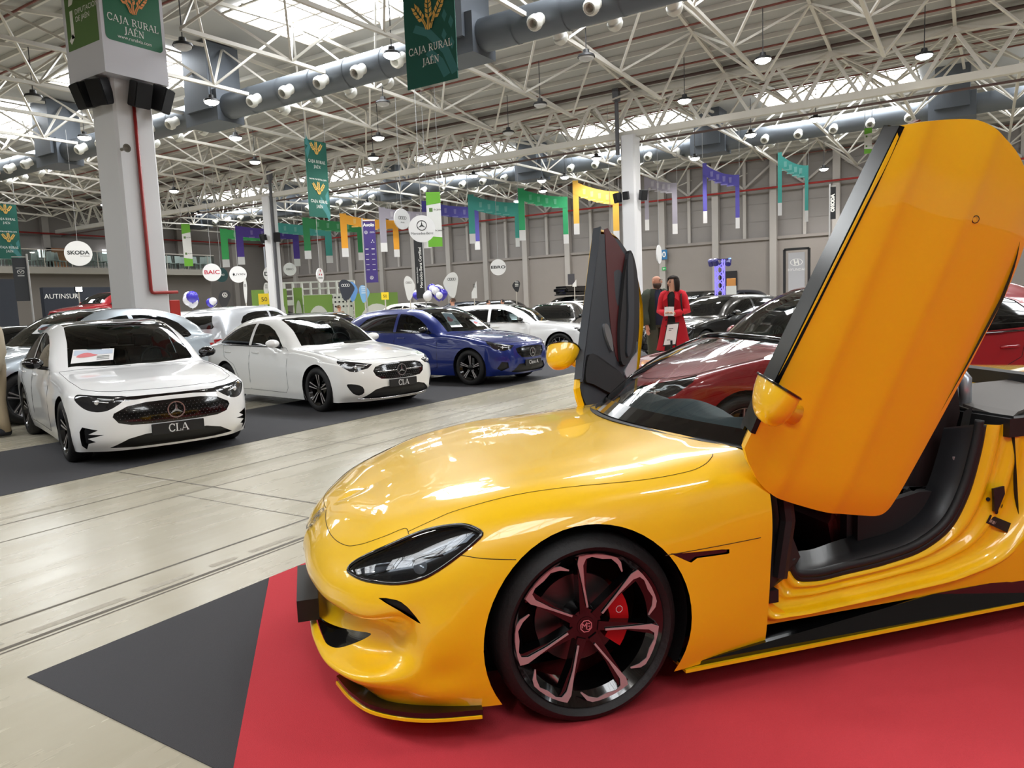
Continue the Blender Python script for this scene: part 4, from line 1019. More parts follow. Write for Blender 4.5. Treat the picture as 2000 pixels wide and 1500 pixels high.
    if detail:
        for s, par in ((-1, HO[0]), (1, HO[1])):
            bm = NB()
            for (y0, y1, z) in ((.60, .72, .665), (.55, .68, .69)):
                pts = []
                for t in np.linspace(0, 1, 5):
                    y = y0+(y1-y0)*t; h = sh.bvh.ray_cast(Vector((-5, -y, f(0, 0, z)[2]+.02*t)), Vector((1, 0, 0)))
                    if h[0]: pts.append(Vector((h[0].x-.0, s*y, h[0].z)))
                if len(pts) > 1: tube(bm, pts, .006, 6)
            h = sh.bvh.ray_cast(Vector((-5, -.69, f(0, 0, .672)[2])), Vector((1, 0, 0)))
            if h[0]: lathe(bm, [(.0, -.004), (.02, -.002), (.026, .004)], 14, 'x', X=Matrix.Translation((h[0].x-.002, s*.69, h[0].z)))
            obj('lamp_element', bm, LEDW, par, smooth=True)
    # mirrors, handles
    mz = f(1.0, .9, 1.02)
    for s in (1, -1):
        bm = NB(); X = Matrix.Translation((mz[0]+.02, s*(mz[1]+.08), mz[2]))
        lathe(bm, [(.0, -.085), (.045, -.075), (.068, -.04), (.072, 0), (.066, .035), (.055, .04), (0, .035)], 18, 'x', X=X @ Matrix.Diagonal((1, 1.5, .92, 1)))
        o = obj('mirror', bm, mirror_m or pm, root, smooth=50)
        bm = NB(); bar(bm, (mz[0]+.02, s*(mz[1]-.06), mz[2]-.07), (mz[0]+.01, s*(mz[1]+.04), mz[2]-.045), .022, 8); obj('mirror_foot', bm, PLA, root, smooth=True)
        if detail:
            for u in (1.72, 2.62):
                p = f(u, .905, .865); bm = NB(); h = sh.bvh.ray_cast(Vector((p[0], -5, p[2])), Vector((0, 1, 0)))
                if h[0]:
                    y = -h[0].y+.012; tube(bm, [(p[0]-.10, s*(y-.012), p[2]), (p[0]-.07, s*y, p[2]), (p[0]+.07, s*y, p[2]+.004), (p[0]+.10, s*(y-.012), p[2]+.004)], .013, 8); obj('door_handle', bm, pm, root, smooth=True)
    # wheels, wells, underside
    for a in ax:
        for s in (-1, 1): spoke_wheel(root, (a, s*(f(0, .915, .3)[1]-.125), R+.001), s, R, .225, wheel)
    bm = NB()
    for a in ax:
        for s in (1, -1):
            arc = [(a+(R+.05)*math.cos(t), R+(R+.05)*math.sin(t)) for t in np.linspace(-.5, PI+.5, 20)]
            yo = f(0, .9, .3)[1]
            for i in range(19): (p, q), (r_, t) = arc[i], arc[i+1]; quad(bm, (p, yo*s, q), (r_, yo*s, t), (r_, .55*s, t), (p, .55*s, q))
            poly(bm, [(p, .55*s, q) for p, q in arc])
    obj('wheel_liner', bm, PLA, root)
    bm = NB(); x0, x1 = f(-.72, 0, 0)[0], f(3.6, 0, 0)[0]; box(bm, x0, x1, -.55, .55, .17, .5); box(bm, ax[0]+R+.06, ax[1]-R-.06, -.85, .85, .17, .24); obj('underbody', bm, PLA, root)
    # cabin
    if detail:
        bm = NB(); b0 = f(.62, 0, .93); b1 = f(2.9, 0, .93)
        box(bm, b0[0], b1[0], -.78, .78, .3, .80); obj('cabin_floor', bm, INT, root)
        bm = NB(); zt = f(.7, 0, .95)[2]
        prism(bm, [(b0[0]-.02, -.72, zt-.06), (b0[0]+.38, -.74, zt+.0), (b0[0]+.48, -.74, zt-.10), (b0[0]+.2, -.72, zt-.25)], (0, 1.46, 0)); obj('dashboard', bm, INT, root)
        for (u, y) in ((1.55, -.38), (1.55, .38), (2.42, -.38), (2.42, .38)):
            p = f(u, 0, .9); bm = NB(); prism(bm, [(p[0]+.0, y-.23, p[2]-.12), (p[0]+.16, y-.21, p[2]+.22), (p[0]+.25, y-.21, p[2]+.22), (p[0]+.2, y-.23, p[2]-.12)], (0, .44, 0))
            box(bm, p[0]+.17, p[0]+.25, y-.12, y+.12, p[2]+.235, p[2]+.39); bmesh.ops.bevel(bm, geom=bm.edges[:], offset=.025, segments=2, affect='EDGES'); obj('seat', bm, INT, root, smooth=40)
        p = f(1.12, -.38, .98); bm = NB(); X = frame_mat((p[0], -.38, p[2]-.03), (0, 1, 0), (.38, 0, .92))
        tube(bm, [X @ Vector((.18*math.cos(a), .18*math.sin(a), 0)) for a in np.linspace(0, 2*PI, 25)[:-1]], .015, 6, closed=True); bar(bm, X @ Vector((-.17, 0, 0)), X @ Vector((.17, 0, 0)), .025); obj('steering_wheel', bm, PLA, root, smooth=True)
    root['x0'] = 0
    del root['x0']
    return root, sh, f
def plate(root, s, z, x, serif=True, size=.105, w=.26):
    bm = NB(); box(bm, x, x+.02, -w, w, z-.058, z+.058); bmesh.ops.bevel(bm, geom=bm.edges[:], offset=.004, segments=1, affect='EDGES'); p = obj('name_plate', bm, PLA, root)
    X = frame_mat((x-.002, 0, z), (0, -1, 0), (0, 0, 1))
    m = mat('plate_white', (225, 225, 225), rough=.5)
    if serif: serif_text('lettering', s, X, size*.78, m, p)
    else: text('lettering', s, X, size, m, p)
# ================================================================== the hall
PK = 1.56                                 # the near column's distance, in the plan it was measured on
GX = [5.6, 23.3, 41.0]; BAYS = [(-12.1, 5.6), (5.6, 23.3), (23.3, 41.0)]
WALLX, MEZY, WALLY = 40.0, 45.0, 49.0
STEEL = mat('white_steel', (200, 196, 187), rough=.5)
STEELD = mat('grey_steel', (178, 172, 162), rough=.5)
REDP = mat('red_pipe', (150, 38, 34), rough=.45)
def st(name, bm, m, smooth=False): return obj(name, bm, m, kind='structure', smooth=smooth)
def floor_material():
    m = mat('polished_floor', (176, 170, 152), rough=.22); nt = m.node_tree; b = nt.nodes['Principled BSDF']; L = nt.links.new
    tc = nt.nodes.new('ShaderNodeTexCoord')
    def noise(sc, det, vec=None, rough=.6):
        n = nt.nodes.new('ShaderNodeTexNoise'); n.inputs['Scale'].default_value = sc; n.inputs['Detail'].default_value = det; n.inputs['Roughness'].default_value = rough; L(vec or tc.outputs['Object'], n.inputs['Vector']); return n
    def ramp(src, a, b_, c0, c1):
        r = nt.nodes.new('ShaderNodeValToRGB'); r.color_ramp.elements[0].position = a; r.color_ramp.elements[1].position = b_
        r.color_ramp.elements[0].color = c0; r.color_ramp.elements[1].color = c1; L(src, r.inputs['Fac']); return r
    mp = nt.nodes.new('ShaderNodeMapping'); mp.inputs['Scale'].default_value = (.35, 2.2, 1); L(tc.outputs['Object'], mp.inputs['Vector'])
    n1 = noise(.7, 5); n2 = noise(1.6, 6, mp.outputs['Vector']); n3 = noise(9, 8, None, .75)
    r1 = ramp(n1.outputs['Fac'], .3, .7, srgb(172, 165, 145), srgb(186, 180, 163))
    r2 = ramp(n2.outputs['Fac'], .35, .62, (.94, .94, .93, 1), (1, 1, 1, 1)); r3 = ramp(n3.outputs['Fac'], .25, .40, (.95, .95, .95, 1), (1, 1, 1, 1))
    def mul(a, c):
        x = nt.nodes.new('ShaderNodeMix'); x.data_type = 'RGBA'; x.blend_type = 'MULTIPLY'; x.inputs['Factor'].default_value = 1; L(a, x.inputs[6]); L(c, x.inputs[7]); return x.outputs[2]
    L(mul(mul(r1.outputs['Color'], r2.outputs['Color']), r3.outputs['Color']), b.inputs['Base Color'])
    rr = nt.nodes.new('ShaderNodeMapRange'); rr.inputs['To Min'].default_value = .12; rr.inputs['To Max'].default_value = .42; L(n2.outputs['Fac'], rr.inputs['Value']); L(rr.outputs['Result'], b.inputs['Roughness'])
    return m
def carpet(name, col):
    m = mat(name, col, rough=.95, noise=.16, nscale=300, bump=.3); return m
def hall():
    bm = NB(); quad(bm, (-12.1, -22, 0), (WALLX, -22, 0), (WALLX, WALLY, 0), (-12.1, WALLY, 0)); st('floor', bm, floor_material())
    bm = NB(); J = lambda x0, x1, y0, y1: quad(bm, (x0, y0, .0012), (x1, y0, .0012), (x1, y1, .0012), (x0, y1, .0012))
    for y, w in ((4.125, .022), (3.80, .03), (3.755, .012), (5.69, .012), (6.18, .016), (9.2, .014), (12.6, .014), (16, .014), (2.0, .01)): J(-6, WALLX, y-w/2, y+w/2)
    for x, w, y0, y1 in ((3.90, .018, 4.1, 7.3), (3.60, .010, 4.1, 5.75), (8.3, .012, 3.8, 7.3), (12.8, .012, -9, 7.3), (5.9, .01, 5.69, 7.3), (-1.5, .012, -5, 9), (1.0, .008, 1.0, 3.4)): J(x-w/2, x+w/2, y0, y1)
    st('floor_joint', bm, mat('joint_dark', (98, 92, 82), rough=.6))
    bm = NB(); random.seed(11)
    for y0, x0, x1 in ((3.86, 1.2, 3.4), (6.35, 2.0, 3.8), (6.75, 3.6, 5.5)):
        x = x0
        while x < x1: l = random.uniform(.1, .5); quad(bm, (x, y0, .001), (x+l, y0, .001), (x+l, y0+.05, .001), (x, y0+.05, .001)); x += l+random.uniform(.02, .2)
    for (x, y) in ((1.10, 3.25), (1.25, 3.72)): quad(bm, (x-.16, y-.1, .001), (x-.02, y-.1, .001), (x+.03, y+.02, .001), (x-.03, y+.1, .001))
    st('floor_tape_residue', bm, mat('tape_grey', (168, 162, 148), rough=.7, noise=.3, nscale=40))
    bm = NB(); box(bm, -9, 26, 7.23, 9.75, .0005, .004); o = st('carpet_strip', bm, carpet('black_carpet', (62, 62, 65)))
    o['kind'] = 'thing'; o['label'] = 'long black carpet strip under the row of show cars'; o['category'] = 'carpet'
    bm = NB(); prism(bm, [(1.372, 3.40, .004), (1.372, -6, .004), (12, -6, .004), (12, 3.40, .004)], (0, 0, -.0035)); o = obj('carpet', bm, MATS['black_carpet'], label='black carpet with a bare corner beside the red carpet', cat='carpet')
    bm = NB(); prism(bm, [(2.634, 3.39, .008), (1.408, 2.07, .008), (-6.0, -5.93, .008), (11, -5.93, .008), (11, 3.39, .008)], (0, 0, -.0035)); o = obj('carpet', bm, mat('red_carpet', (192, 52, 62), rough=.95, noise=.10, nscale=300, bump=.3), label='bright red carpet laid askew under the yellow roadster', cat='carpet')
    # --- far wall with posts, ledge and pipe
    W1 = mat('wall_panel', (146, 138, 132), rough=.8, noise=.04, nscale=2); W2 = mat('wall_upper', (140, 134, 130), rough=.8, noise=.04, nscale=2); POST = mat('wall_post', (172, 166, 160), rough=.7)
    bm = NB(); quad(bm, (WALLX, -22, 0), (WALLX, WALLY, 0), (WALLX, WALLY, 4.3), (WALLX, -22, 4.3)); st('wall_far', bm, W1)
    bm = NB(); quad(bm, (WALLX+.15, -22, 4.3), (WALLX+.15, WALLY, 4.3), (WALLX+.15, WALLY, 9.5), (WALLX+.15, -22, 9.5))
    z = 5.2
    while z < 9: box(bm, WALLX+.13, WALLX+.16, -22, WALLY, z, z+.02); z += .9
    st('wall_far_upper', bm, W2)
    bm = NB(); y = 15.3-3*12
    while y < WALLY:
        box(bm, WALLX-.25, WALLX+.1, y-.17, y+.17, 0, 9); box(bm, WALLX-.05, WALLX+.1, y+1.42, y+1.58, 4.3, 9)
        bar(bm, (WALLX-.1, y, 8.1), (WALLX-.1, y+1.5, 6.9), .05); bar(bm, (WALLX-.1, y+3, 8.1), (WALLX-.1, y+1.5, 6.9), .05); y += 3
    st('wall_far_pilasters', bm, POST)
    bm = NB(); box(bm, WALLX-.12, WALLX, -22, WALLY, 4.22, 4.36); st('trim_1', bm, MATS['wall_panel'])
    bm = NB(); bar(bm, (WALLX-.4, -20, 6.8), (WALLX-.4, WALLY, 6.8), .05, 8); bar(bm, (20, WALLY-.4, 6.9), (WALLX, WALLY-.4, 6.9), .05, 8); obj('sprinkler_main', bm, REDP, kind='structure')
    # --- left wall, gallery
    bm = NB(); quad(bm, (-12.1, WALLY, 0), (WALLX, WALLY, 0), (WALLX, WALLY, 9.5), (-12.1, WALLY, 9.5)); st('wall_left', bm, W2)
    bm = NB(); quad(bm, (-12.1, -22, 0), (-12.1, WALLY, 0), (-12.1, WALLY, 9.5), (-12.1, -22, 9.5)); st('wall_back', bm, W2)
    bm = NB(); quad(bm, (-12.1, -22, 0), (WALLX, -22, 0), (WALLX, -22, 9.5), (-12.1, -22, 9.5)); st('wall_right', bm, W2)
    bm = NB(); x = 10
    while x < WALLX: box(bm, x-.2, x+.2, WALLY-.3, WALLY, 0, 9); x += 4.5
    st('wall_left_pilasters', bm, POST)
    bm = NB(); box(bm, 8, 32.5, MEZY, WALLY, 4.25, 4.62); st('gallery_slab', bm, mat('slab_grey', (150, 145, 136), rough=.7))
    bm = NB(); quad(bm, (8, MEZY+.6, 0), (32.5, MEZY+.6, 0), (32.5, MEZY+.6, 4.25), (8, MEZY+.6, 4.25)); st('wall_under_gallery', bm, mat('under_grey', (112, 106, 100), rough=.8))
    bm = NB()
    for i in range(17): bar(bm, (8+1.5*i, MEZY+.05, 4.62), (8+1.5*i, MEZY+.05, 5.6), .02)
    bar(bm, (8, MEZY+.05, 5.6), (32.5, MEZY+.05, 5.6), .025); st('gallery_railing', bm, STEELD)
    bm = NB(); quad(bm, (8, MEZY+.05, 4.7), (32.5, MEZY+.05, 4.7), (32.5, MEZY+.05, 5.55), (8, MEZY+.05, 5.55)); st('gallery_glass', bm, mat('rail_glass', (190, 205, 200), rough=.02, trans=1))
    for i, (pa, pb) in enumerate((((199, 487), (229, 514)), ((73, 487), (88, 503)))):
        a = ony(*pa, WALLY-.32); b = ony(*pb, WALLY-.32); bm = NB(); quad(bm, (a.x, a.y, a.z), (b.x, a.y, a.z), (b.x, a.y, b.z), (a.x, a.y, b.z))
        box(bm, (a.x+b.x)/2-.05, (a.x+b.x)/2+.05, a.y-.03, a.y-.01, b.z, a.z, 1); obj('window_%d' % (i+1), bm, [mat('daylight', (235, 240, 245), emit=2.2, rough=.5), STEELD], kind='structure')
    a = ony(90, 484, WALLY-.3); b = ony(133, 522, WALLY-.3); bm = NB(); quad(bm, (a.x, a.y, a.z), (b.x, a.y, a.z), (b.x, a.y, 4.62), (a.x, a.y, 4.62)); st('door_1', bm, mat('bar_orange', (176, 116, 74), rough=.6))
    random.seed(5)
    CHW = mat('white_plastic', (226, 228, 226), rough=.5)
    spots = [8+px for px in ()]
    proto = None; k = 0
    for px in (14, 66, 78, 96, 108, 120, 188, 200, 212, 224, 334, 342, 352, 362, 384, 392, 402, 412):
        p = ony(px, 520, MEZY+.9+.6*(k % 2)); k += 1
        if proto is None:
            proto = empty('gallery_chair', label='white chair behind the glass rail of the gallery', cat='chair', group='white gallery chairs')
            bm = NB(); box(bm, -.22, .22, -.22, .22, .42, .46); obj('seat', bm, CHW, proto)
            bm = NB(); prism(bm, [(-.22, .2, .46), (.22, .2, .46), (.2, .26, .95), (-.2, .26, .95)], (0, .03, 0)); obj('backrest', bm, CHW, proto)
            for sx in (-1, 1):
                for sy in (-1, 1): bm = NB(); bar(bm, (.2*sx, .2*sy, 0), (.18*sx, .18*sy, .42), .02); obj('leg', bm, CHW, proto)
            o = proto
        else: o = copy_tree(proto)
        o.location = (p.x, p.y, 4.62); o.rotation_euler = (0, 0, random.choice((0, PI, PI/2)))
    # --- roof deck
    DECK = mat('roof_deck', (170, 170, 168), rough=.75, noise=.05, nscale=1.5)
    EV, RG = 8.25, 9.2
    for a, b in BAYS:
        m_ = (a+b)/2; bm = NB(); zz = [(a, EV+.12), (m_-1.6, RG+.12), (m_+1.6, RG+.12), (b, EV+.12)]
        for i in range(3): quad(bm, (zz[i][0], -22, zz[i][1]), (zz[i+1][0], -22, zz[i+1][1]), (zz[i+1][0], WALLY, zz[i+1][1]), (zz[i][0], WALLY, zz[i][1]))
        st('ceiling', bm, DECK)
    def topz(x, a, b):
        m_ = (a+b)/2; return EV+(RG-EV)*max(0, min(1, 1-(abs(x-m_)-1.6)/((b-a)/2-1.6)))
    # purlins and sprinkler pipes
    for a, b in BAYS:
        bm = NB(); bp = NB()
        for i in range(1, 24):
            x = a+(b-a)*i/24
            if abs(x-(a+b)/2) < 1.5: continue
            z = topz(x, a, b); box(bm, x-.03, x+.03, -22, WALLY, z-.0, z+.12)
            if i % 3 == 1: bar(bp, (x+.3, -20, z-.12), (x+.3, WALLY-1, z-.12), .028, 6)
        st('ceiling_purlins', bm, mat('purlin_grey', (206, 204, 198), rough=.6)); st('sprinkler_pipes', bp, mat('sprinkler_red', (118, 62, 52), rough=.5))
    # skylights; the unseen row behind the camera is added for frontal light
    SKY = mat('skylight_glow', (250, 252, 255), rough=.5, emit=4.0)
    for bi, (a, b) in enumerate(BAYS):
        m_ = (a+b)/2
        for k in range(-2, 5):
            y0 = 2.3+8.95*k; y1 = y0+5.6; z = RG+.06
            bm = NB(); quad(bm, (m_-1.5, y0, z), (m_+1.5, y0, z), (m_+1.5, y1, z), (m_-1.5, y1, z)); o = obj('window_%d' % (10+bi*7+k+2), bm, SKY, kind='structure')
            bm = NB()
            for i in range(7): y = y0+(y1-y0)*i/6; box(bm, m_-1.55, m_+1.55, y-.025, y+.025, z-.05, z-.01)
            for i in range(5): x = m_-1.5+3*i/4; box(bm, x-.025, x+.025, y0-.05, y1+.05, z-.06, z-.02)
            obj('skylight_frame', bm, STEELD, o, kind='structure')
            la = bpy.data.lights.new('skylight', 'AREA'); la.shape = 'RECTANGLE'; la.size = 3.0; la.size_y = 5.6; la.energy = LIGHT_SKY*(.5 if bi == 0 else 1); la.color = (.93, .97, 1)
            lo = bpy.data.objects.new('skylight', la); lo.location = (m_, (y0+y1)/2, z-.09); COL.objects.link(lo)
    # girders
    for gx in GX[:2]:
        bm = NB(); y0, y1 = -21, 47
        bar(bm, (gx, y0, 6.85), (gx, y1, 6.85), .10, 4); bar(bm, (gx, y0, 8.1), (gx, y1, 8.1), .09, 4)
        y = 9.85-30; i = 0
        while y < y1-1.5:
            bar(bm, (gx, y, 8.1), (gx, y+.75, 6.85), .045, 4); bar(bm, (gx, y+.75, 6.85), (gx, y+1.5, 8.1), .045, 4); y += 1.5
        st('beam_girder', bm, STEEL if gx > 10 else STEEL)
        bm = NB(); bar(bm, (gx-.3, y0, 8.25), (gx-.3, y1, 8.25), .05, 8); bar(bm, (gx+.25, y0, 6.62), (gx+.25, y1, 6.62), .035, 8); st('girder_pipe', bm, mat('dark_pipe', (78, 58, 54), rough=.5))
    def clear(p, q):                      # no roof steel runs between the entrance and the boxed sign on the near column
        for t in range(13):
            r = Vector(p).lerp(Vector(q), t/12)
            if r.x < 1 or r.y < .5: continue
            x, y = pix(r)
            if 130 < x < 345 and y < 175 and math.hypot(r.x, r.y) < 17.6: return False
        return True
    # roof trusses: one bottom chord with its webs and the top chord beside it
    for a, b in BAYS:
        for k in range(-9, 13):
            yt = 9.85+3*k; yb = yt+1.5
            if yb > WALLY-1: continue
            bm = NB(); n = 6; xs = [a+(b-a)*i/n for i in range(n+1)]
            for i in range(n):
                if clear((xs[i], yt, topz(xs[i], a, b)-.05), (xs[i+1], yt, topz(xs[i+1], a, b)-.05)): bar(bm, (xs[i], yt, topz(xs[i], a, b)-.05), (xs[i+1], yt, topz(xs[i+1], a, b)-.05), .042)
            zb = lambda x: topz(x, a, b)-.05-1.45
            nodes = [(xs[i]+xs[i+1])/2 for i in range(n)]
            for i, x in enumerate(nodes):
                zc = 7.35+.2*math.sin(PI*(x-a)/(b-a)); P_ = (x, yb, zc)
                if i+1 < n and clear(P_, (nodes[i+1], yb, 7.5)): x2 = nodes[i+1]; bar(bm, P_, (x2, yb, 7.35+.2*math.sin(PI*(x2-a)/(b-a))), .042)
                for xx in (xs[i], xs[i+1]):
                    for yy in (yt, yt+3):
                        if clear(P_, (xx, yy, topz(xx, a, b)-.05)): bar(bm, P_, (xx, yy, topz(xx, a, b)-.05), .026)
            st('ceiling_truss', bm, STEEL)
    # columns on an 18 m grid
    CW = mat('column_white', (214, 214, 216), rough=.55)
    for (cx, cy, s) in ((GX[1], 10.0, .25), (GX[1], 27.9, .25), (5.85*PK, 9.78*PK, .27*PK)):
        bm = NB(); c = .05; z1 = 6.8
        pts = [(-s+c, -s), (s-c, -s), (s, -s+c), (s, s-c), (s-c, s), (-s+c, s), (-s, s-c), (-s, -s+c)]
        prism(bm, [(cx+p, cy+q, 0) for p, q in pts], (0, 0, z1)); st('column', bm, CW)
    for y in (10.0, 27.9):
        bm = NB(); q = (GX[1]-.3, y+.32, 6.2, 8.3) if y < 20 else (GX[1]-.12, y-.31, .5, 7.9); bar(bm, (q[0], q[1], q[2]), (q[0], q[1], q[3]), .07, 8); box(bm, q[0]-.1, q[0]+.1, q[1]-.1, q[1]+.1, q[3]-.4, q[3]); obj('downpipe', bm, mat('pipe_grey', (84, 84, 88), rough=.5), label='dark grey downpipe on the %s white column' % ('nearer' if y < 20 else 'farther'), cat='pipe')
def duct(x, z, r, y0, y1, phase, label):
    DU = mat('duct_grey', (100, 106, 113), rough=.5, metal=.4); NZ = mat('nozzle_white', (205, 205, 198), rough=.5)
    root = empty('air_duct', (x, 0, z), 0, label, 'duct')
    bm = NB(); lathe(bm, [(r, y0), (r, y1)], 28, 'y')
    y = y0
    while y < y1: lathe(bm, [(r+.012, y), (r+.012, y+.05)], 28, 'y'); y += 1.25
    obj('duct_pipe', bm, DU, root, smooth=35)
    k = -2
    while True:
        yc = 1.2+8.95*k+phase; k += 1
        if yc > y1: break
        if yc < y0: continue
        bm = NB(); box(bm, -.55, .55, yc-.55, yc+.55, -.1, 1.75); box(bm, -.45, .45, yc-.75, yc+.75, -.45, .42); obj('riser_box', bm, mat('riser_grey', (92, 98, 106), rough=.5, metal=.3), root)
        for i in range(5):
            yy = yc+1.35+1.3*i
            if yy > y1: break
            for sgn in (-1, 1):
                X = Matrix.Translation((sgn*(r-.03), yy, -.12)) @ Matrix.Rotation(sgn*.55, 4, 'Y')
                bm = NB(); lathe(bm, [(.13, 0), (.13, sgn*.2), (.165, sgn*.22), (.165, sgn*.31), (.12, sgn*.38), (.085, sgn*.36), (.07, sgn*.2), (.0, sgn*.2)], 16, 'x', X=X); obj('nozzle', bm, NZ, root, smooth=40)
    return root
LAMPS = []
def lamp_at(x, y, z, lit, pw=1., proto=[None, None]):
    i = 1 if lit else 0
    if proto[i] is None:
        r = empty('high_bay_lamp')
        bm = NB(); lathe(bm, [(.03, .16), (.07, .15), (.08, .07), (.19, .03), (.21, -.02), (.20, -.03)], 24, 'z'); obj('lamp_housing', bm, mat('lamp_dark', (34, 34, 36), rough=.5), r, smooth=35)
        bm = NB(); lathe(bm, [(.19, -.015), (.17, -.06), (.10, -.10), (.001, -.115)], 20, 'z'); obj('lamp_diffuser', bm, mat('lamp_lit', (255, 252, 244), emit=30.) if lit else mat('lamp_off', (190, 190, 190), rough=.4), r)
        bm = NB(); bar(bm, (0, 0, .15), (0, 0, 1.2), .012, 5); obj('lamp_rod', bm, MATS['lamp_dark'], r)
        proto[i] = r
    else: r = copy_tree(proto[i])
    r.location = (x, y, z)
    r['label'] = 'round high-bay lamp hanging lit from the roof trusses' if lit else 'round high-bay lamp hanging unlit and dark'; r['category'] = 'lamp'; r['group'] = 'lit high-bay lamps' if lit else 'unlit high-bay lamps'
    if lit:
        la = bpy.data.lights.new('high_bay', 'SPOT'); la.energy = LIGHT_BAY*pw; la.spot_size = math.radians(150); la.spot_blend = .6; la.shadow_soft_size = .19; la.color = (1, .97, .93)
        lo = bpy.data.objects.new('high_bay', la); lo.location = (x, y, z-.14); COL.objects.link(lo)
def lights():
    for p in ((765,105),(1490,115),(1805,107),(413,197),(165,267),(460,268),(739,268),(498,315),(729,307),(1337,195)): q = onz(*p, 7.2); lamp_at(q.x, q.y, q.z, True)
    for p in ((1593,231),(1466,262),(1357,308),(1609,329),(1103,345),(1165,308),(1058,352),(925,342),(340,372),(205,399),(387,416),(718,396),(1010,392),(1060,372)): q = onz(*p, 7.0); lamp_at(q.x, q.y, q.z, True)
    for p in ((357,88),(65,188),(748,200),(1145,110),(1055,203),(993,258),(953,330)): q = onz(*p, 7.2); lamp_at(q.x, q.y, q.z, False)
    for (x, y) in ((3, 7), (4, -2), (-3, 9), (-4, 0), (-4, -9), (8, 3), (11, 1.5), (10, -5), (-8, 4)): lamp_at(x, y, 7.2, True, .36)  # unseen lamps, added to brighten the fronts of the cars
# ================================================================== banners, signs, flags, stands
V3 = Vector
def wheat(bm, X, s, mi=0):               # three ears of wheat over curved stems
    zi = [0.]; P = lambda a, b: X @ V3((a*s, b*s, zi[0]))
    for ang, dx in ((0, 0), (35, .0), (-35, .0)):
        t = math.radians(ang); c, n = math.cos(t), math.sin(t)
        base = (n*.28, -.02+c*.0+.0)
        R_ = lambda a, b: (base[0]+a*c+b*n, base[1]+(-a*n+b*c))
        for k in range(4):
            y = .18+.17*k
            for sg in (-1, 1):
                zi[0] += .0006
                q = [R_(sg*.03, y), R_(sg*.15, y+.07), R_(sg*.15, y+.21), R_(sg*.03, y+.13)]
                if k == 3: q = [R_(sg*.02, y), R_(sg*.13, y+.05), R_(sg*.10, y+.24), R_(sg*.02, y+.10)]
                poly(bm, [P(*p) for p in (q if sg > 0 else q[::-1])], mi)
    for sg in (-1, 0, 1):
        for o in (-.035, .035):
            zi[0] += .0006
            stroke(bm, [(sg*.30+o, .22), (sg*.16+o, -.02), (sg*.08+o, -.22)] if sg else [(o, .2), (o, -.25)], .045, P, mi)
def strip(bm, pts, w, P, mi=0):            # a band along a line, without overlaps
    L = []
    for i, p in enumerate(pts):
        a = Vector(pts[max(i-1, 0)]); b = Vector(pts[min(i+1, len(pts)-1)]); d = (b-a).normalized(); n = Vector((-d.y, d.x))*w/2; L.append((Vector(p)+n, Vector(p)-n))
    for i in range(len(L)-1): poly(bm, [P(*L[i][0]), P(*L[i][1]), P(*L[i+1][1]), P(*L[i+1][0])], mi)
def caja(parent, X, s, url=None, ytext=-.52, k=.80):
    """gold wheat over the bank's name"""
    g = NB(); wheat(g, X @ Matrix.Translation((0, .30*s, .004)), s*.42); obj('wheat_emblem', g, mat('gold_print', (224, 178, 88), rough=.6), parent)
    Wt = mat('white_print', (232, 232, 228), rough=.6)
    serif_text('lettering', 'CAJA RURAL', X @ Matrix.Translation((0, -.06*s, .004)), s*.135*k, Wt, parent)
    serif_text('lettering', 'JAEN', X @ Matrix.Translation((0, -.25*s, .004)), s*.135*k, Wt, parent, accent=2)
    if url: text('lettering', 'www.ruralvia.com', X @ Matrix.Translation((0, -.36*s, .004)), s*.075, Wt, parent)
def rect_banner(name, tl, tr, br, bl, m, label, cat, group=None, thick=.02):
    tl, tr, br, bl = map(V3, (tl, tr, br, bl)); c = (tl+tr+br+bl)/4
    root = empty(name, c, 0, label, cat, group)
    e = ((tr-tl)+(br-bl)).normalized(); f = ((tl-bl)+(tr-br)).normalized(); w = ((tr-tl).length+(br-bl).length)/2; h = ((tl-bl).length+(tr-br).length)/2
    X = frame_mat((0, 0, 0), e, f)
    bm = NB(); prism(bm, [X @ V3((a*w/2, b*h/2, 0)) for a, b in ((-1, 1), (1, 1), (1, -1), (-1, -1))], X.to_3x3() @ V3((0, 0, -thick)))
    obj('banner_cloth', bm, m, root)
    return root, X, w, h
def hang(root, X, w, h, up=3., n=2, r=.008):
    """cables up to the roof; lengths limited to the roof steel"""
    top = 8.3-root.location.z
    for s in ((-1, 1) if n == 2 else (0,)):
        bm = NB(); p = X @ V3((s*w*.46, h/2, 0)); bar(bm, p, (p.x, p.y, top), r, 5); obj('hanging_cable', bm, mat('wire', (150, 150, 150), rough=.5), root)
def vert_rect(x, y0, y1, pts):  pass
def onpl_rect(x0, y0, x1, y1, ax, val):
    """upright rectangle standing in the plane ax = val whose corners project near the given box"""
    f = onx if ax == 'x' else ony
    a = f(x0, (y0+y1)/2, val); b = f(x1, (y0+y1)/2, val); t = f((x0+x1)/2, y0, val).z; q = f((x0+x1)/2, y1, val).z
    return V3((a.x, a.y, t)), V3((b.x, b.y, t)), V3((b.x, b.y, q)), V3((a.x, a.y, q))
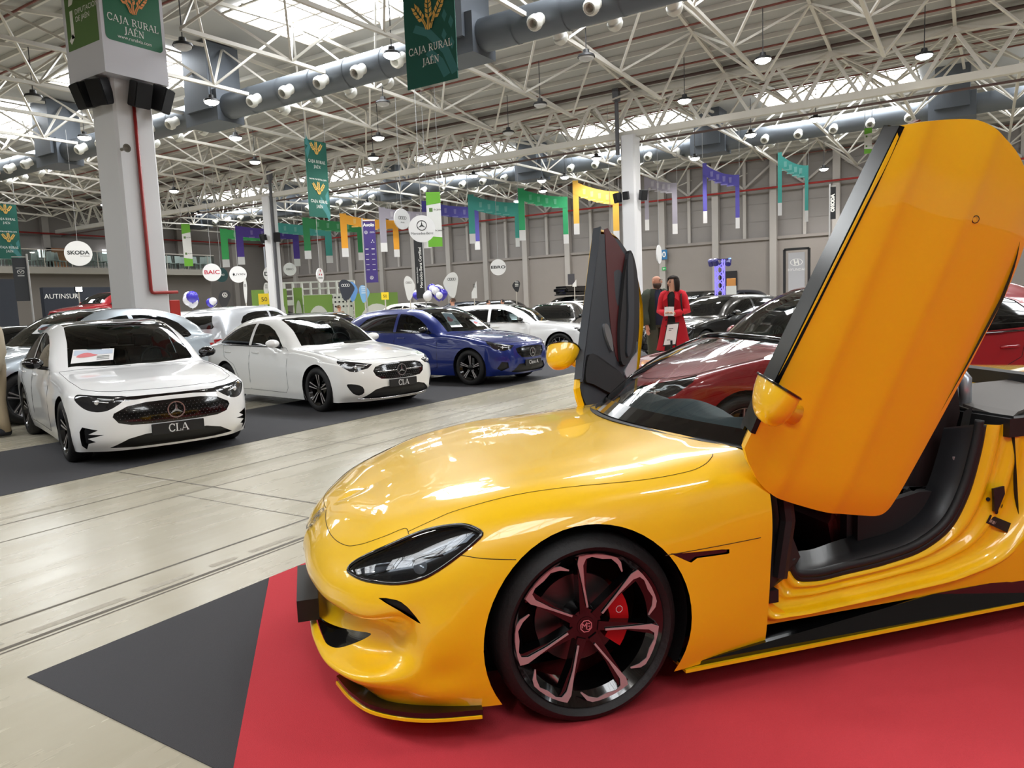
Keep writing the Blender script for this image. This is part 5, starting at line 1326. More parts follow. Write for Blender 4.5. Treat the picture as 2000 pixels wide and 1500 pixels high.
def disc_sign(name, px, py, rx, ry, d, label, edge=0., face=None, m=None, two=True):
    """round hanging sign at a horizontal distance d, turned by `face` radians away from the photographer"""
    p = atd(px, py, d); k = (p-CC).dot(c_f)/CF; R = ry*k
    ang = math.acos(max(-1, min(1, rx/ry))) if rx < ry else 0
    to = (CC-p); to.z = 0; to.normalize(); n = Matrix.Rotation(ang*(1 if edge >= 0 else -1), 3, 'Z') @ to
    e = V3((0, 0, 1)).cross(n).normalized()
    root = empty(name, p, 0, label, 'sign')
    X = frame_mat((0, 0, 0), e, (0, 0, 1)); bm = NB()
    lathe(bm, [(.0, -.02), (R, -.02), (R, .02), (.0, .02)], 48, 'z', X=X); bmesh.ops.remove_doubles(bm, verts=bm.verts, dist=1e-5)
    obj('sign_disc', bm, m or mat('sign_white', (214, 214, 214), rough=.55), root, smooth=30)
    return root, X @ Matrix.Translation((0, 0, .024)), R, p
def sign_cable(root, R, top=8.0):
    bm = NB(); bar(bm, (0, 0, R), (0, 0, top-root.location.z), .008, 5); obj('hanging_cable', bm, mat('wire', (150, 150, 150), rough=.5), root)
def sign_pole(root, R):
    bm = NB(); bar(bm, (0, 0, -R), (0, 0, -root.location.z+.02), .025, 8); lathe(bm, [(.25, -root.location.z), (.25, -root.location.z+.02), (.0, -root.location.z+.03)], 20, 'z'); obj('sign_pole', bm, STEELD, root)
BLKP = mat('black_print', (24, 24, 26), rough=.6); REDPR = mat('red_print', (176, 28, 52), rough=.6); WPR = mat('white_print', (232, 232, 228), rough=.6)
def four_rings(bm, X, s):
    for i in range(4): ring(bm, X @ V3(((i-1.5)*.62*s, 0, .001*i)), X.to_3x3() @ V3((1, 0, 0)), X.to_3x3() @ V3((0, 1, 0)), .42*s, .33*s, 24)
def vw_logo(bm, X, s):
    ring(bm, X @ V3((0, 0, 0)), X.to_3x3() @ V3((1, 0, 0)), X.to_3x3() @ V3((0, 1, 0)), s, s*.86, 28)
    P = lambda a, b: X @ V3((a*s, b*s, 0))
    stroke(bm, [(-.36, .80), (0, .12), (.36, .80)], .14, P); stroke(bm, [(-.74, .42), (-.34, -.62), (0, .06), (.34, -.62), (.74, .42)], .14, P)
def props():
    GRN = mat('banner_green', (20, 84, 72), rough=.75); GLT = mat('banner_green_pattern', (58, 118, 118), rough=.75)
    # --- near pillar's boxed sign
    K = PK; cx, cy, s = 5.85*K, 9.78*K, .43*K
    fy, fx = cy-s, cx-s
    zb = ony(222, 143, fy).z; zt = 8.05
    root = empty('pillar_sign', (cx, cy, zb), 0, 'white boxed sign with green panels around top of near column', 'sign')
    bm = NB(); box(bm, -s, s, -s, s, 0, zt-zb); obj('sign_box', bm, mat('box_white', (205, 205, 212), rough=.55), root)
    X = frame_mat((0, -s-.004, .93*K), (1, 0, 0), (0, 0, 1)) @ Matrix.Diagonal((K, K, 1, 1))
    bm = NB(); w, h, r = .385, .52, .06; pts = []
    for (sx, sy, a0) in ((1, 1, 0), (-1, 1, 90), (-1, -1, 180), (1, -1, 270)):
        for k in range(6): a = math.radians(a0+90*k/5); pts.append(X @ V3((sx*(w-r)+r*math.cos(a), min(sy*(h-r)+r*math.sin(a), .32), 0)))
    poly(bm, pts); obj('sign_panel', bm, mat('panel_green', (0, 98, 62), rough=.5), root)
    g = NB(); wheat(g, X @ Matrix.Translation((0, -.06, .004)), .30); obj('wheat_emblem', g, mat('orange_print', (232, 150, 84), rough=.6), root)
    serif_text('lettering', 'CAJA RURAL', X @ Matrix.Translation((0, -.235, .004)), .088, WPR, root); serif_text('lettering', 'JAEN', X @ Matrix.Translation((0, -.355, .004)), .088, WPR, root, accent=2)
    text('lettering', 'www.ruralvia.com', X @ Matrix.Translation((0, -.45, .004)), .062, WPR, root)
    X = frame_mat((-s-.004, 0, .95*K), (0, -1, 0), (0, 0, 1)) @ Matrix.Diagonal((K, K, 1, 1))
    bm = NB(); poly(bm, [X @ V3(p+(0,)) for p in ((-.36, -.56), (.37, -.56), (.37, .3), (-.36, .3))]); obj('sign_panel', bm, mat('olive_green', (78, 112, 50), rough=.5), root)
    text('lettering', 'DIPUTACIÓN', X @ Matrix.Translation((-.13, -.12, .004)), .09, WPR, root, 'LEFT'); text('lettering', 'DE JAÉN', X @ Matrix.Translation((-.13, -.21, .004)), .09, WPR, root, 'LEFT')
    bm = NB(); stroke(bm, [(-.22, -.08), (-.22, -.40), (-.29, -.46)], .07, lambda a, b: X @ V3((a, b, .004))); poly(bm, [X @ V3((a, b, .004)) for a, b in ((-.27, -.02), (-.24, .10), (-.14, .20), (-.12, .08), (-.18, -.01))]); obj('leaf_emblem', bm, WPR, root)
    # speakers under the box
    def speaker(loc, rz, sc, label, tilt=.35, group=None):
        o = empty('loudspeaker', loc, rz, label, 'loudspeaker', group); o.rotation_euler = (tilt, 0, rz)
        bm = NB(); prism(bm, [(-.19*sc, -.17*sc, -.26*sc), (.19*sc, -.17*sc, -.26*sc), (.15*sc, .17*sc, -.26*sc), (-.15*sc, .17*sc, -.26*sc)], (0, 0, .52*sc)); bmesh.ops.bevel(bm, geom=bm.edges[:], offset=.015*sc, segments=2, affect='EDGES'); obj('speaker_cabinet', bm, mat('speaker_black', (22, 23, 28), rough=.6), o)
        bm = NB(); box(bm, -.17*sc, .17*sc, -.18*sc, -.172*sc, -.24*sc, .24*sc); obj('speaker_front', bm, mat('speaker_grille_black', (14, 14, 17), rough=.8), o)
        bm = NB(); bar(bm, (0, .17*sc, .1*sc), (0, .34*sc, .14*sc), .02*sc, 6); obj('bracket', bm, PLA, o)
    zs = zb-.24*K*.8
    for (dx, dy, a, lb) in ((-.38, -.20, -1.2, 'black loudspeaker under the boxed sign, on the left side'), (.0, -.42, 0, 'black loudspeaker under the boxed sign, beside the red pipe'), (.30, -.42, .5, 'black loudspeaker under the boxed sign, at the right corner'), (-.42, .1, -1.6, 'black loudspeaker under the boxed sign, hidden round the far left')):
        speaker((cx+dx*K, cy+dy*K, zs), a, .95, lb)
    for (col, y, nm) in ((GX[1], 10.0, 'nearer round-sign side'), (GX[1], 27.9, 'far')):
        for (dx, dy, a, lb) in ((-.15, .42, -2.2, 'left'), (-.42, 0, -1.57, 'middle'), (-.1, -.45, -.6, 'right')):
            z_ = onx(1240, 381, col-.3).z if y < 20 else onx(545, 461, col-.3).z
            speaker((col+dx, y+dy, z_), a, (.62 if y < 20 else .8) if lb != 'middle' else .5, 'black loudspeaker on the %s white column, %s of three' % ('middle' if y < 20 else 'distant left', lb), .2)
    # horn, red pipe, hydrant
    p = ony(237, 292, cy-.27*K); o = empty('horn_speaker', (p.x, cy-.27*K, p.z), 0, 'small grey horn speaker on the face of near column', 'loudspeaker')
    bm = NB(); lathe(bm, [(.03, .0), (.03, -.10), (.05, -.16), (.085, -.2), (.08, -.195), (.045, -.15), (.0, -.14)], 20, 'y'); obj('horn', bm, mat('horn_grey', (120, 116, 106), rough=.5), o, smooth=40)
    yp = cy-.27*K-.04; xr = ony(275, 350, yp).x; z1 = ony(300, 571, yp).z
    bm = NB(); tube(bm, [(xr, yp, zb), (xr, yp, z1+.05), (xr+.02, yp, z1), (xr+.06, yp, z1-.01), (xr+.6, yp, z1)], .035, 10); obj('standpipe', bm, REDP, smooth=True, label='red fire pipe running down the near white column', cat='pipe')
    a = ony(335, 586, cy-.3); b = ony(350, 612, cy-.3)
    o = empty('hose_cabinet', (max((a.x+b.x)/2, cx+.27*K+.14), cy-.2, 0), 0, 'red fire hose cabinet standing beside near column', 'cabinet'); z1 = a.z
    bm = NB(); box(bm, -.12, .12, -.1, .1, .5, z1); bmesh.ops.bevel(bm, geom=bm.edges[:], offset=.01, segments=1, affect='EDGES'); obj('cabinet_body', bm, mat('fire_red', (172, 40, 28), rough=.5), o); bm = NB(); box(bm, -.04, .04, -.04, .04, 0, .5); obj('stand', bm, REDP, o)
    # --- big bank banner, twin bank banners
    x0 = 11.7; c = [onx(*p, x0) for p in ((785, -20), (886, -40), (893, 152), (797, 177))]
    c[2].y = c[1].y = (c[1].y+c[2].y)/2; c[3].y = c[0].y = (c[0].y+c[3].y)/2
    zb_ = (c[2].z+c[3].z)/2; zt_ = 7.6
    root, X, w, h = rect_banner('bank_banner', (x0, c[0].y, zt_), (x0, c[1].y, zt_), (x0, c[1].y, zb_), (x0, c[0].y, zb_), GRN, 'large teal-green hanging banner with one gold wheat emblem', 'banner')
    Z = onx(838, 85, x0).z-root.location.z; Xc = X @ Matrix.Translation((0, Z, .003))
    caja(root, Xc, w*1.02)
    bm = NB(); P = lambda a, b: X @ V3((a*w, b, .0015))
    hb = -h/2
    for e_, pts in enumerate(([(-.30, hb+1.1), (-.02, hb+.95), (.30, hb+.55), (.46, hb+.12)], [(-.05, hb+.62), (.18, hb+.38), (.30, hb+.1)])): strip(bm, pts, .14, lambda a, b: X @ V3((a*w, b, .0015+e_*.0004)))
    for (a, b) in ((.28, .2), (.42, .02), (.42, -.42), (.30, .55), (.42, .4)): poly(bm, [V3(q)+X.to_3x3() @ V3((0, 0, .001)) for q in (P(a, b+Z), P(a+.05, b+Z-.12), P(a, b+Z-.24), P(a-.05, b+Z-.12))])
    obj('banner_pattern', bm, GLT, root); hang(root, X, w, h)
    for (box_, yv, lb) in (((600, 276, 641, 424), 19.1, 'tall dark-green hanging banner with two gold wheat emblems, left of centre'), ((-8, 399, 37, 505), 34.0, 'tall dark-green hanging banner with two gold wheat emblems, at far left')):
        q = onpl_rect(*box_, 'y', yv); root, X, w, h = rect_banner('bank_banner', *q, GRN, lb, 'banner')
        caja(root, X @ Matrix.Translation((0, h*.25, .003)), w*.95); caja(root, X @ Matrix.Translation((0, -h*.27, .003)), w*.95)
        text('lettering', 'www.ruralvia.com', X @ Matrix.Translation((0, 0, .004)), w*.11, WPR, root)
        bm = NB()
        for pts in ([(.05, -.28), (.3, -.38), (.46, -.49)], [(-.46, .49), (-.3, .42), (-.46, .3)], [(.46, -.2), (.36, -.24), (.40, -.30)]): strip(bm, pts, .14*w, lambda a, b: X @ V3((a*w, b*h, .0015)))
        obj('banner_pattern', bm, GLT, root); hang(root, X, w, h)
    # --- portal banners: two legs joined by a sagging band
    PC = dict(teal=(62, 148, 140), green=(40, 150, 96), dgreen=(34, 118, 66), lgreen=(60, 165, 90), purple=(74, 68, 150), dpurple=(66, 44, 128), yellow=(214, 168, 66), orange=(216, 150, 36), grey=(140, 136, 148))
    cols = 0
    def portal(colr, xl, yl, wl, bl, xr, yr, wr, br, sag, band, d, label, lab=.2):
        m = mat('portal_'+colr, PC[colr], rough=.7)
        pl = atd(xl, yl, d); pr_ = atd(xr+wr, yr, d)
        # stands in the upright plane through both top corners
        e = V3((pr_.x-pl.x, pr_.y-pl.y, 0)); L = e.length; e.normalize(); n = V3((0, 0, 1)).cross(e)
        root = empty('portal_banner', (pl.x, pl.y, 0), 0, label, 'banner'); O = V3((pl.x, pl.y, 0))
        def uv(x, y):
            p = onpl(x, y, O, n)-O; return (p.dot(e), p.z)
        S = lambda u, z, k=0.: e*u+V3((0, 0, z))+n*k
        top = []
        zl, zr = uv(xl, yl)[1], uv(xr+wr, yr)[1]; zs = uv((xl+xr)/2, yl+(yr-yl)*.5+sag)[1]; kb = (uv(xl, yl)[1]-uv(xl, yl+band)[1])
        N = 13
        for i in range(N):
            t = i/(N-1); z = zl*(1-t)+zr*t; z += (zs-(zl+zr)/2)*4*t*(1-t); top.append((t*L, z))
        bm = NB()
        for i in range(N-1): quad(bm, S(*top[i]), S(*top[i+1]), S(top[i+1][0], top[i+1][1]-kb), S(top[i][0], top[i][1]-kb))
        obj('band', bm, m, root)
        for (x, y, w_, b, nm) in ((xl, yl, wl, bl, 0), (xr, yr, wr, br, 1)):
            u0, u1 = uv(x, y)[0], uv(x+w_, y)[0]
            if nm == 0: u0 = 0; z_ = zl
            else: u1 = L; z_ = zr
            zb_ = uv(x+w_/2, b)[1]; lw = abs(u1-u0); zl_ = zb_+ (z_-zb_)*lab
            bm = NB(); quad(bm, S(u0, z_-.02, .01), S(u1, z_-.02, .01), S(u1, zl_, .01), S(u0, zl_, .01)); lg = obj('banner_leg', bm, m, root)
            bm = NB(); quad(bm, S(u0, zl_, .01), S(u1, zl_, .01), S(u1, zb_, .01), S(u0, zb_, .01)); tg = obj('leg_label', bm, mat('label_white', (200, 200, 200), rough=.6), lg)
            bm = NB()
            for k in range(4):
                zz = zl_-(zl_-zb_)*(.22+.16*k); quad(bm, S(u0+lw*.35, zz, -.006 if False else .016), S(u0+lw*(.85-.1*(k % 2)), zz, .016), S(u0+lw*(.85-.1*(k % 2)), zz-.05, .016), S(u0+lw*.35, zz-.05, .016))
            quad(bm, S(u0+lw*.15, zl_-.1, .016), S(u0+lw*.27, zl_-.1, .016), S(u0+lw*.27, zl_-.45*(zl_-zb_)-.1, .016), S(u0+lw*.15, zl_-.45*(zl_-zb_)-.1, .016))
            obj('label_print', bm, mat('print_mid', (120, 124, 120), rough=.6), tg)
            bm = NB(); bar(bm, S((u0 if nm == 0 else u1), z_), S((u0 if nm == 0 else u1), 8.3), .008, 5); obj('hanging_cable', bm, mat('wire', (150, 150, 150), rough=.5), root)
        bm = NB()
        for k in range(4):
            i = 3+2*k
            if i >= N-1: break
            u, z = top[i]; z -= kb*.5; quad(bm, S(u-.06, z+.12, -.012), S(u+.06, z+.12, -.012), S(u+.05, z-.1, -.012), S(u-.05, z-.1, -.012)); quad(bm, S(u-.06, z+.12, .012), S(u+.06, z+.12, .012), S(u+.05, z-.1, .012), S(u-.05, z-.1, .012))
            quad(bm, S(u-.14, z-.2, -.012), S(u+.14, z-.2, -.012), S(u+.14, z-.25, -.012), S(u-.14, z-.25, -.012))
        obj('band_crest', bm, mat('crest_'+colr, tuple(int(c*.72+60) for c in PC[colr]), rough=.6), root)
    portal('teal', 1519, 297, 8, 421, 1572, 323, 7, 433, 8, 24, 33, 'teal portal banner nearest the raised yellow door')
    portal('purple', 1372, 318, 8, 436, 1436, 341, 8, 446, 8, 22, 33, 'purple portal banner between grey and teal ones, on the right')
    portal('grey', 1258, 345, 8, 450, 1312, 357, 10, 457, 4, 18, 33, 'pale grey portal banner right of the middle column')
    portal('yellow', 1118, 352, 11, 458, 1196, 374, 12, 470, 6, 26, 31, 'yellow portal banner left of the middle column')
    portal('green', 1011, 367, 12, 470, 1098, 384, 10, 476, 5, 22, 31, 'green portal banner between teal and yellow ones')
    portal('teal', 913, 379, 12, 476, 1004, 396, 8, 482, 5, 27, 32, 'teal portal banner with purple one behind it')
    portal('purple', 823, 392, 14, 485, 924, 404, 10, 488, 4, 22, 35, 'purple portal banner behind the green-white hanging banner')
    portal('grey', 739, 404, 13, 492, 830, 414, 10, 484, 3, 20, 32, 'lilac-grey portal banner behind the round car-brand signs')
    portal('orange', 663, 416, 13, 502, 766, 428, 11, 502, 6, 18, 33, 'orange portal banner left of the grey one')
    portal('dgreen', 590, 424, 13, 506, 696, 434, 12, 508, 3, 20, 35.5, 'dark green portal banner beneath the twin wheat banner')
    portal('teal', 525, 432, 13, 513, 633, 441, 13, 514, 3, 20, 39, 'teal portal banner behind the distant left column')
    portal('dpurple', 459, 441, 14, 517, 570, 447, 12, 520, 3, 20, 40, 'dark purple portal banner left of the distant column')
    portal('lgreen', 429, 446, 14, 522, 528, 452, 10, 500, 3, 18, 41.5, 'light green portal banner, leftmost of the row')
    # --- green and white hanging strips
    GL = mat('strip_green', (96, 160, 36), rough=.6); SW = mat('strip_white', (206, 206, 202), rough=.6)
    for (q, d, lb) in (((834, 375, 862, 482), 24, 'green and white hanging strip banner beside the round signs'), ((357, 437, 374, 520), 40, 'green and white hanging strip banner near the gallery'), ((1688, 250, 1703, 300), 26, 'green-topped strip banner behind the black door edge')):
        a = atd(q[0], (q[1]+q[3])/2, d); b = atd(q[2], (q[1]+q[3])/2, d); t = atd((q[0]+q[2])/2, q[1], d).z; u = atd((q[0]+q[2])/2, q[3], d).z
        root, X, w, h = rect_banner('strip_banner', (a.x, a.y, t), (b.x, b.y, t), (b.x, b.y, u), (a.x, a.y, u), SW, lb, 'banner')
        for sg in (1, -1):
            bm = NB(); poly(bm, [X @ V3(p) for p in ((-w/2, sg*h/2, .004), (w/2, sg*h/2, .004), (w/2, sg*h*.5-h*.17-(.03*h if sg > 0 else -.34*h), .004), (-w/2, sg*h*.5-h*(.24 if sg > 0 else -.2), .004))]); obj('green_end', bm, GL, root)
        bm = NB()
        for b_ in (.18, -.2): poly(bm, [X @ V3((x_*w, b_*h+y_*w, .005)) for x_, y_ in ((-.32, .12), (-.08, .12), (-.08, -.15), (-.32, -.15))])
        obj('print_square', bm, mat('olive_green', (78, 112, 50)), root)
        for b_ in (.18, -.2): text('lettering', 'de Jaén', X @ Matrix.Translation((-.02*w, b_*h, .006)), w*.18, BLKP, root, 'LEFT')
        hang(root, X, w, h)
    # --- round signs
    r, X, R, p = disc_sign('round_sign', 153, 495, 24, 24, 30, 'round white sign with a wide black car-maker name, left of near column')
    text('lettering', 'SKODA', X @ Matrix.Translation((0, .05*R, 0)), R*.42, mat('dark_grey_print', (50, 54, 56), rough=.6), r, sx=1.1, bold=.006); text('lettering', 'AUTOINSUR', X @ Matrix.Translation((.45*R, -.22*R, 0)), R*.12, MATS['dark_grey_print'], r); sign_cable(r, R)
    r, X, R, p = disc_sign('round_sign', 785, 428, 15, 20, 24, 'oval white sign with four linked rings, behind the larger round sign')
    bm = NB(); four_rings(bm, X @ Matrix.Translation((0, .12*R, 0)), R*.38); obj('ring_emblem', bm, BLKP, r); text('lettering', 'Avolo', X @ Matrix.Translation((0, -.32*R, 0)), R*.2, BLKP, r); sign_cable(r, R)
    r, X, R, p = disc_sign('round_sign', 824, 447, 26, 26, 22, 'large round white sign with a three-pointed star')
    bm = NB(); star(bm, X @ Matrix.Translation((0, .25*R, 0)), R*.38); obj('star_emblem', bm, BLKP, r); text('lettering', 'Mercedes-Benz', X @ Matrix.Translation((0, -.34*R, 0)), R*.27, mat('dark_grey_print', (50, 54, 56), rough=.6), r); sign_cable(r, R)
    r, X, R, p = disc_sign('round_sign', 432, 537, 12, 14, 35, 'dark green round sign peeking from behind a white one', m=mat('sign_dark_green', (20, 58, 58), rough=.5)); text('lettering', 'LAND', X, R*.35, WPR, r); sign_cable(r, R)
    r, X, R, p = disc_sign('round_sign', 414, 532, 18, 17, 33, 'round white sign with red wide lettering'); text('lettering', 'BAIC', X, R*.62, REDPR, r, sx=1.25, bold=.004); sign_cable(r, R)
    r, X, R, p = disc_sign('round_sign', 465, 536, 16, 16, 33, 'round white sign with a black diamond and thin lettering')
    text('lettering', 'LIVAN', X @ Matrix.Translation((.2*R, 0, 0)), R*.38, BLKP, r, sx=1.2); bm = NB(); poly(bm, [X @ V3((a*R, b*R, 0)) for a, b in ((-.62, 0), (-.5, .22), (-.4, 0), (-.5, -.22))]); obj('diamond_emblem', bm, BLKP, r); sign_cable(r, R)
    r, X, R, p = disc_sign('round_sign', 532, 535, 17, 17, 38.5, 'round white sign half hidden by the distant column'); text('lettering', 'DFSK', X, R*.6, BLKP, r, sx=1.3, bold=.008); sign_cable(r, R)
    r, X, R, p = disc_sign('round_sign', 566, 526, 12, 12.5, 40, 'small round white sign just right of the distant column'); text('lettering', 'EBRO', X, R*.45, BLKP, r); sign_cable(r, R)
    r, X, R, p = disc_sign('round_sign', 973, 522, 15.5, 15.5, 30, 'round white sign alone on the bare far wall'); text('lettering', 'EBRO', X, R*.5, BLKP, r, sx=1.5, bold=.004); sign_cable(r, R)
    r, X, R, p = disc_sign('round_sign', 625, 538, 6.5, 14, 31, 'narrow oval white sign with red and black marks')
    bm = NB()
    for a in (90, 210, 330): t = math.radians(a); poly(bm, [X @ V3((R*.12*math.cos(t)+R*q*math.cos(t+s_), R*.3+R*.12*math.sin(t)+R*q*math.sin(t+s_), 0)) for q, s_ in ((0, 0), (.28, .5), (.48, 0), (.28, -.5))])
    obj('diamond_emblem', bm, REDPR, r); text('lettering', 'MITSUBISHI', X @ Matrix.Translation((0, -.35*R, 0)), R*.28, BLKP, r); sign_cable(r, R)
    r, X, R, p = disc_sign('round_sign', 1287, 497, 4.5, 18, 26, 'white round sign seen nearly edge-on beside the blue number'); sign_cable(r, R)
    r, X, R, p = disc_sign('round_sign', 1193, 468, 4, 14, 26, 'white round sign seen edge-on above the far raised door'); sign_cable(r, R)
    # --- feather flags: outline in unit box (x, y up), base at the bottom
    F1 = [(.45, 0), (.75, .0), (.98, .55), (1.0, .80), (.85, .97), (.62, 1.0), (.35, .92), (.12, .75), (.0, .55), (.15, .3)]
    F2 = [(.3, 0), (.62, 0), (.95, .5), (1.0, .78), (.85, .96), (.6, 1.0), (.32, .94), (.12, .7), (.1, .4)]
    SAIL = [(0, 0), (1, 0), (1, 1), (.85, .9), (.4, .55), (.05, .35)]
    def feather(x0, y0, x1, y1, shp, col, d, label, mark=None, flip=False, mcol=None):
        a = atd(x0, y1, d); b = atd(x1, y1, d); t = atd((x0+x1)/2, y0, d).z; e = V3((b.x-a.x, b.y-a.y, 0)); w = e.length; e.normalize(); h = t-a.z
        root = empty('feather_flag', ((a.x+b.x)/2, (a.y+b.y)/2, 0), 0, label, 'flag'); X = frame_mat((0, 0, a.z), e, (0, 0, 1))
        pts = spl([((1-p[0] if flip else p[0])-.5, p[1]) for p in shp], 5) if shp is not SAIL else [((1-p[0] if flip else p[0])-.5, p[1]) for p in shp]
        bm = NB(); prism(bm, [X @ V3((p*w, q*h, 0)) for p, q in pts], X.to_3x3() @ V3((0, 0, -.012))); obj('flag_cloth', bm, mat('flag_%d_%d_%d' % col, col, rough=.7), root)
        px_ = .4*w*(-1 if flip else 1)*0
        bm = NB(); bar(bm, (0, 0, .02), X @ V3((0, 0, -.006)), .02, 6); lathe(bm, [(.28, .0), (.28, .03), (.0, .04)], 16, 'z'); obj('flag_pole', bm, STEELD, root)
        if mark: 
            Y = X @ Matrix.Translation((.08*w*(-1 if flip else 1), h*.72, .006)); bm = NB()
            {'rings': lambda: four_rings(bm, Y, w*.21), 'vw': lambda: vw_logo(bm, Y, w*.2), 'star': lambda: star(bm, Y, w*.22), 'lines': lambda: [stroke(bm, [(-.22, k), (.22, k)], .06, lambda p, q: Y @ V3((p*w, q*w, 0))) for k in (-.3, -.1, .1, .3)]}[mark]()
            obj('flag_mark', bm, mcol or BLKP, root)
        return root
    feather(867, 532, 896, 580, F1, (205, 205, 202), 27, 'white feather flag with four rings, right of the black tall flag', 'rings')
    feather(791, 539, 812, 585, F1, (200, 200, 198), 30, 'white feather flag with four rings, left of the black tall flag', 'rings', flip=True)
    feather(664, 546, 694, 586, F1, (40, 44, 54), 30, 'dark feather flag with pale rings', 'rings', flip=True, mcol=WPR)
    feather(682, 550, 700, 588, F1, (84, 128, 180), 31, 'blue feather flag overlapping the dark one', None, flip=True)
    feather(703, 557, 723, 590, F1, (112, 160, 200), 30, 'light blue feather flag standing alone', 'lines', flip=True, mcol=WPR)
    feather(426, 567, 452, 600, F2, (44, 44, 48), 28, 'black feather flag with round white logo', 'vw', mcol=WPR)
    feather(477, 544, 485, 592, F2, (206, 206, 204), 30, 'slim white feather flag left of distant column', 'lines')
    feather(515, 552, 526, 578, F2, (206, 206, 204), 37.5, 'small white feather flag before the green counter', 'lines')
    feather(921, 549, 932, 583, SAIL, (206, 206, 204), 28, 'white pointed sail flag', 'lines')
    feather(1001, 548, 1016, 570, F1, (30, 30, 34), 32, 'small black feather flag against the far wall', 'lines', mcol=WPR)
    feather(1118, 546, 1126, 560, SAIL, (206, 206, 204), 32, 'tiny white sail flag beside the raised far door', None)
    # --- tall flags on poles
    def pole_flag(corners, d, m, label, side=1):
        (x0, y0), (x1, y1), (x2, y2), (x3, y3) = corners
        P_ = [atd(x, y, d) for x, y in corners]; tl, tr, br, bl = P_
        root = empty('pole_flag', ((tl.x+tr.x)/2, (tl.y+tr.y)/2, 0), 0, label, 'flag'); O = root.location
        e = V3((tr.x-tl.x, tr.y-tl.y, 0)); w = e.length; e.normalize(); zt, zb_ = (tl.z+tr.z)/2, (bl.z+br.z)/2; h = zt-zb_
        X = frame_mat(((tl.x+br.x)/2-O.x, (tl.y+br.y)/2-O.y, (zt+zb_)/2), e, (0, 0, 1))
        bm = NB(); prism(bm, [X @ V3((a*w/2, b*h/2, 0)) for a, b in ((-1, 1), (1, 1), (1, -1), (-1, -1))], X.to_3x3() @ V3((0, 0, -.01))); obj('flag_cloth', bm, m, root)
        q = X @ V3((side*w/2, 0, 0)); bm = NB(); bar(bm, (q.x, q.y, .0), (q.x, q.y, zt+.1), .025, 8); bar(bm, (q.x, q.y, zt+.03), X @ V3((-side*w/2, h/2+.03, 0)), .015, 6); obj('flag_pole', bm, mat('alu_pole', (196, 196, 196), rough=.35, metal=.6), root)
        return root, X @ Matrix.Translation((0, 0, .004)), w, h
    r, X, w, h = pole_flag([(713, 432), (738, 432), (733, 552), (711, 552)], 26, mat('flag_purple', (66, 50, 120), rough=.7), 'tall purple flag with a white dealer name and small logos', -1)
    text('lettering', 'Avolo', X @ Matrix.Translation((0, h*.44, 0)), w*.36, WPR, r, bold=.006)
    bm = NB(); vw_logo(bm, X @ Matrix.Translation((-w*.24, h*.32, 0)), w*.13); four_rings(bm, X @ Matrix.Translation((w*.24, h*.32, 0)), w*.14); vw_logo(bm, X @ Matrix.Translation((0, -h*.42, 0)), w*.14)
    for a in (90, 210, 330): t = math.radians(a); poly(bm, [X @ V3((w*.24+w*.03*math.cos(t)+w*q*math.cos(t+s_), h*.17+w*.03*math.sin(t)+w*q*math.sin(t+s_), 0)) for q, s_ in ((0, 0), (.08, .5), (.14, 0), (.08, -.5))])
    for k in range(5):
        for sx in (-.24, .24): stroke(bm, [(sx*w-.12*w, h*(.05-.085*k)), (sx*w+.12*w, h*(.05-.085*k))], .035*w*(2 if k == 0 else 1), lambda a, b: X @ V3((a, b, 0)))
    obj('flag_mark', bm, WPR, r)
    r, X, w, h = pole_flag([(808, 462), (826, 462), (831, 583), (813, 583)], 27, mat('flag_black', (22, 23, 25), rough=.7), 'tall black flag with white vertical lettering', 1)
    Xr = X @ Matrix.Rotation(PI/2, 4, 'Z')
    text('lettering', 'Mercedes-Benz Certified', Xr @ Matrix.Translation((0, -w*.12, 0)), w*.44, WPR, r); text('lettering', 'Vehículos de Ocasión', Xr @ Matrix.Translation((-h*.12, w*.28, 0)), w*.2, WPR, r)
    r, X, w, h = pole_flag([(1623, 365), (1635, 365), (1630, 428), (1620, 428)], 25, MATS['flag_black'], 'black flag with white lettering behind the raised near door', -1)
    text('lettering', 'OMODA', X @ Matrix.Rotation(PI/2, 4, 'Z'), w*.8, WPR, r, bold=.01)
    r, X, w, h = pole_flag([(22, 505), (52, 503), (62, 588), (30, 588)], 22, mat('flag_charcoal', (58, 60, 64), rough=.7), 'charcoal flag with a white winged emblem, at far left', 1)
    bm = NB(); Y = X @ Matrix.Translation((0, h*.18, 0)); ring(bm, Y @ V3((0, 0, 0)), Y.to_3x3() @ V3((1, 0, 0)), Y.to_3x3() @ V3((0, .75, 0)), w*.24, w*.205, 28); stroke(bm, [(-.22, .06), (-.08, .07), (0, -.06), (.08, .07), (.22, .06)], .035, lambda a, b: Y @ V3((a*w, b*w, 0)))
    stroke(bm, [(-.3, .3), (.3, .3)], .04, lambda a, b: Y @ V3((a*w, b*w, 0))); stroke(bm, [(-.22, -.3), (.22, -.3)], .06, lambda a, b: Y @ V3((a*w, b*w, 0))); obj('flag_mark', bm, WPR, r)
    # --- left stand: navy wall and dealer board
    NV = mat('navy_board', (30, 36, 48), rough=.6)
    q = onpl_rect(-12, 545, 33, 632, 'y', 30.0); bm = NB(); box(bm, q[0].x, q[1].x, 30.0, 30.3, 0, q[0].z); obj('stand_wall', bm, NV, label='plain navy stand wall at far left', cat='stand')
    root = empty('dealer_board', (0, 0, 0), 0, 'navy dealer board with thin white capital lettering', 'sign'); q = onpl_rect(86, 561, 238, 612, 'y', 37.0); root.location = ((q[0].x+q[1].x)/2, 37.0, 0)
    bm = NB(); hw = (q[1].x-q[0].x)/2; box(bm, -hw, hw, 0, .3, 0, q[0].z); obj('board_panel', bm, NV, root)
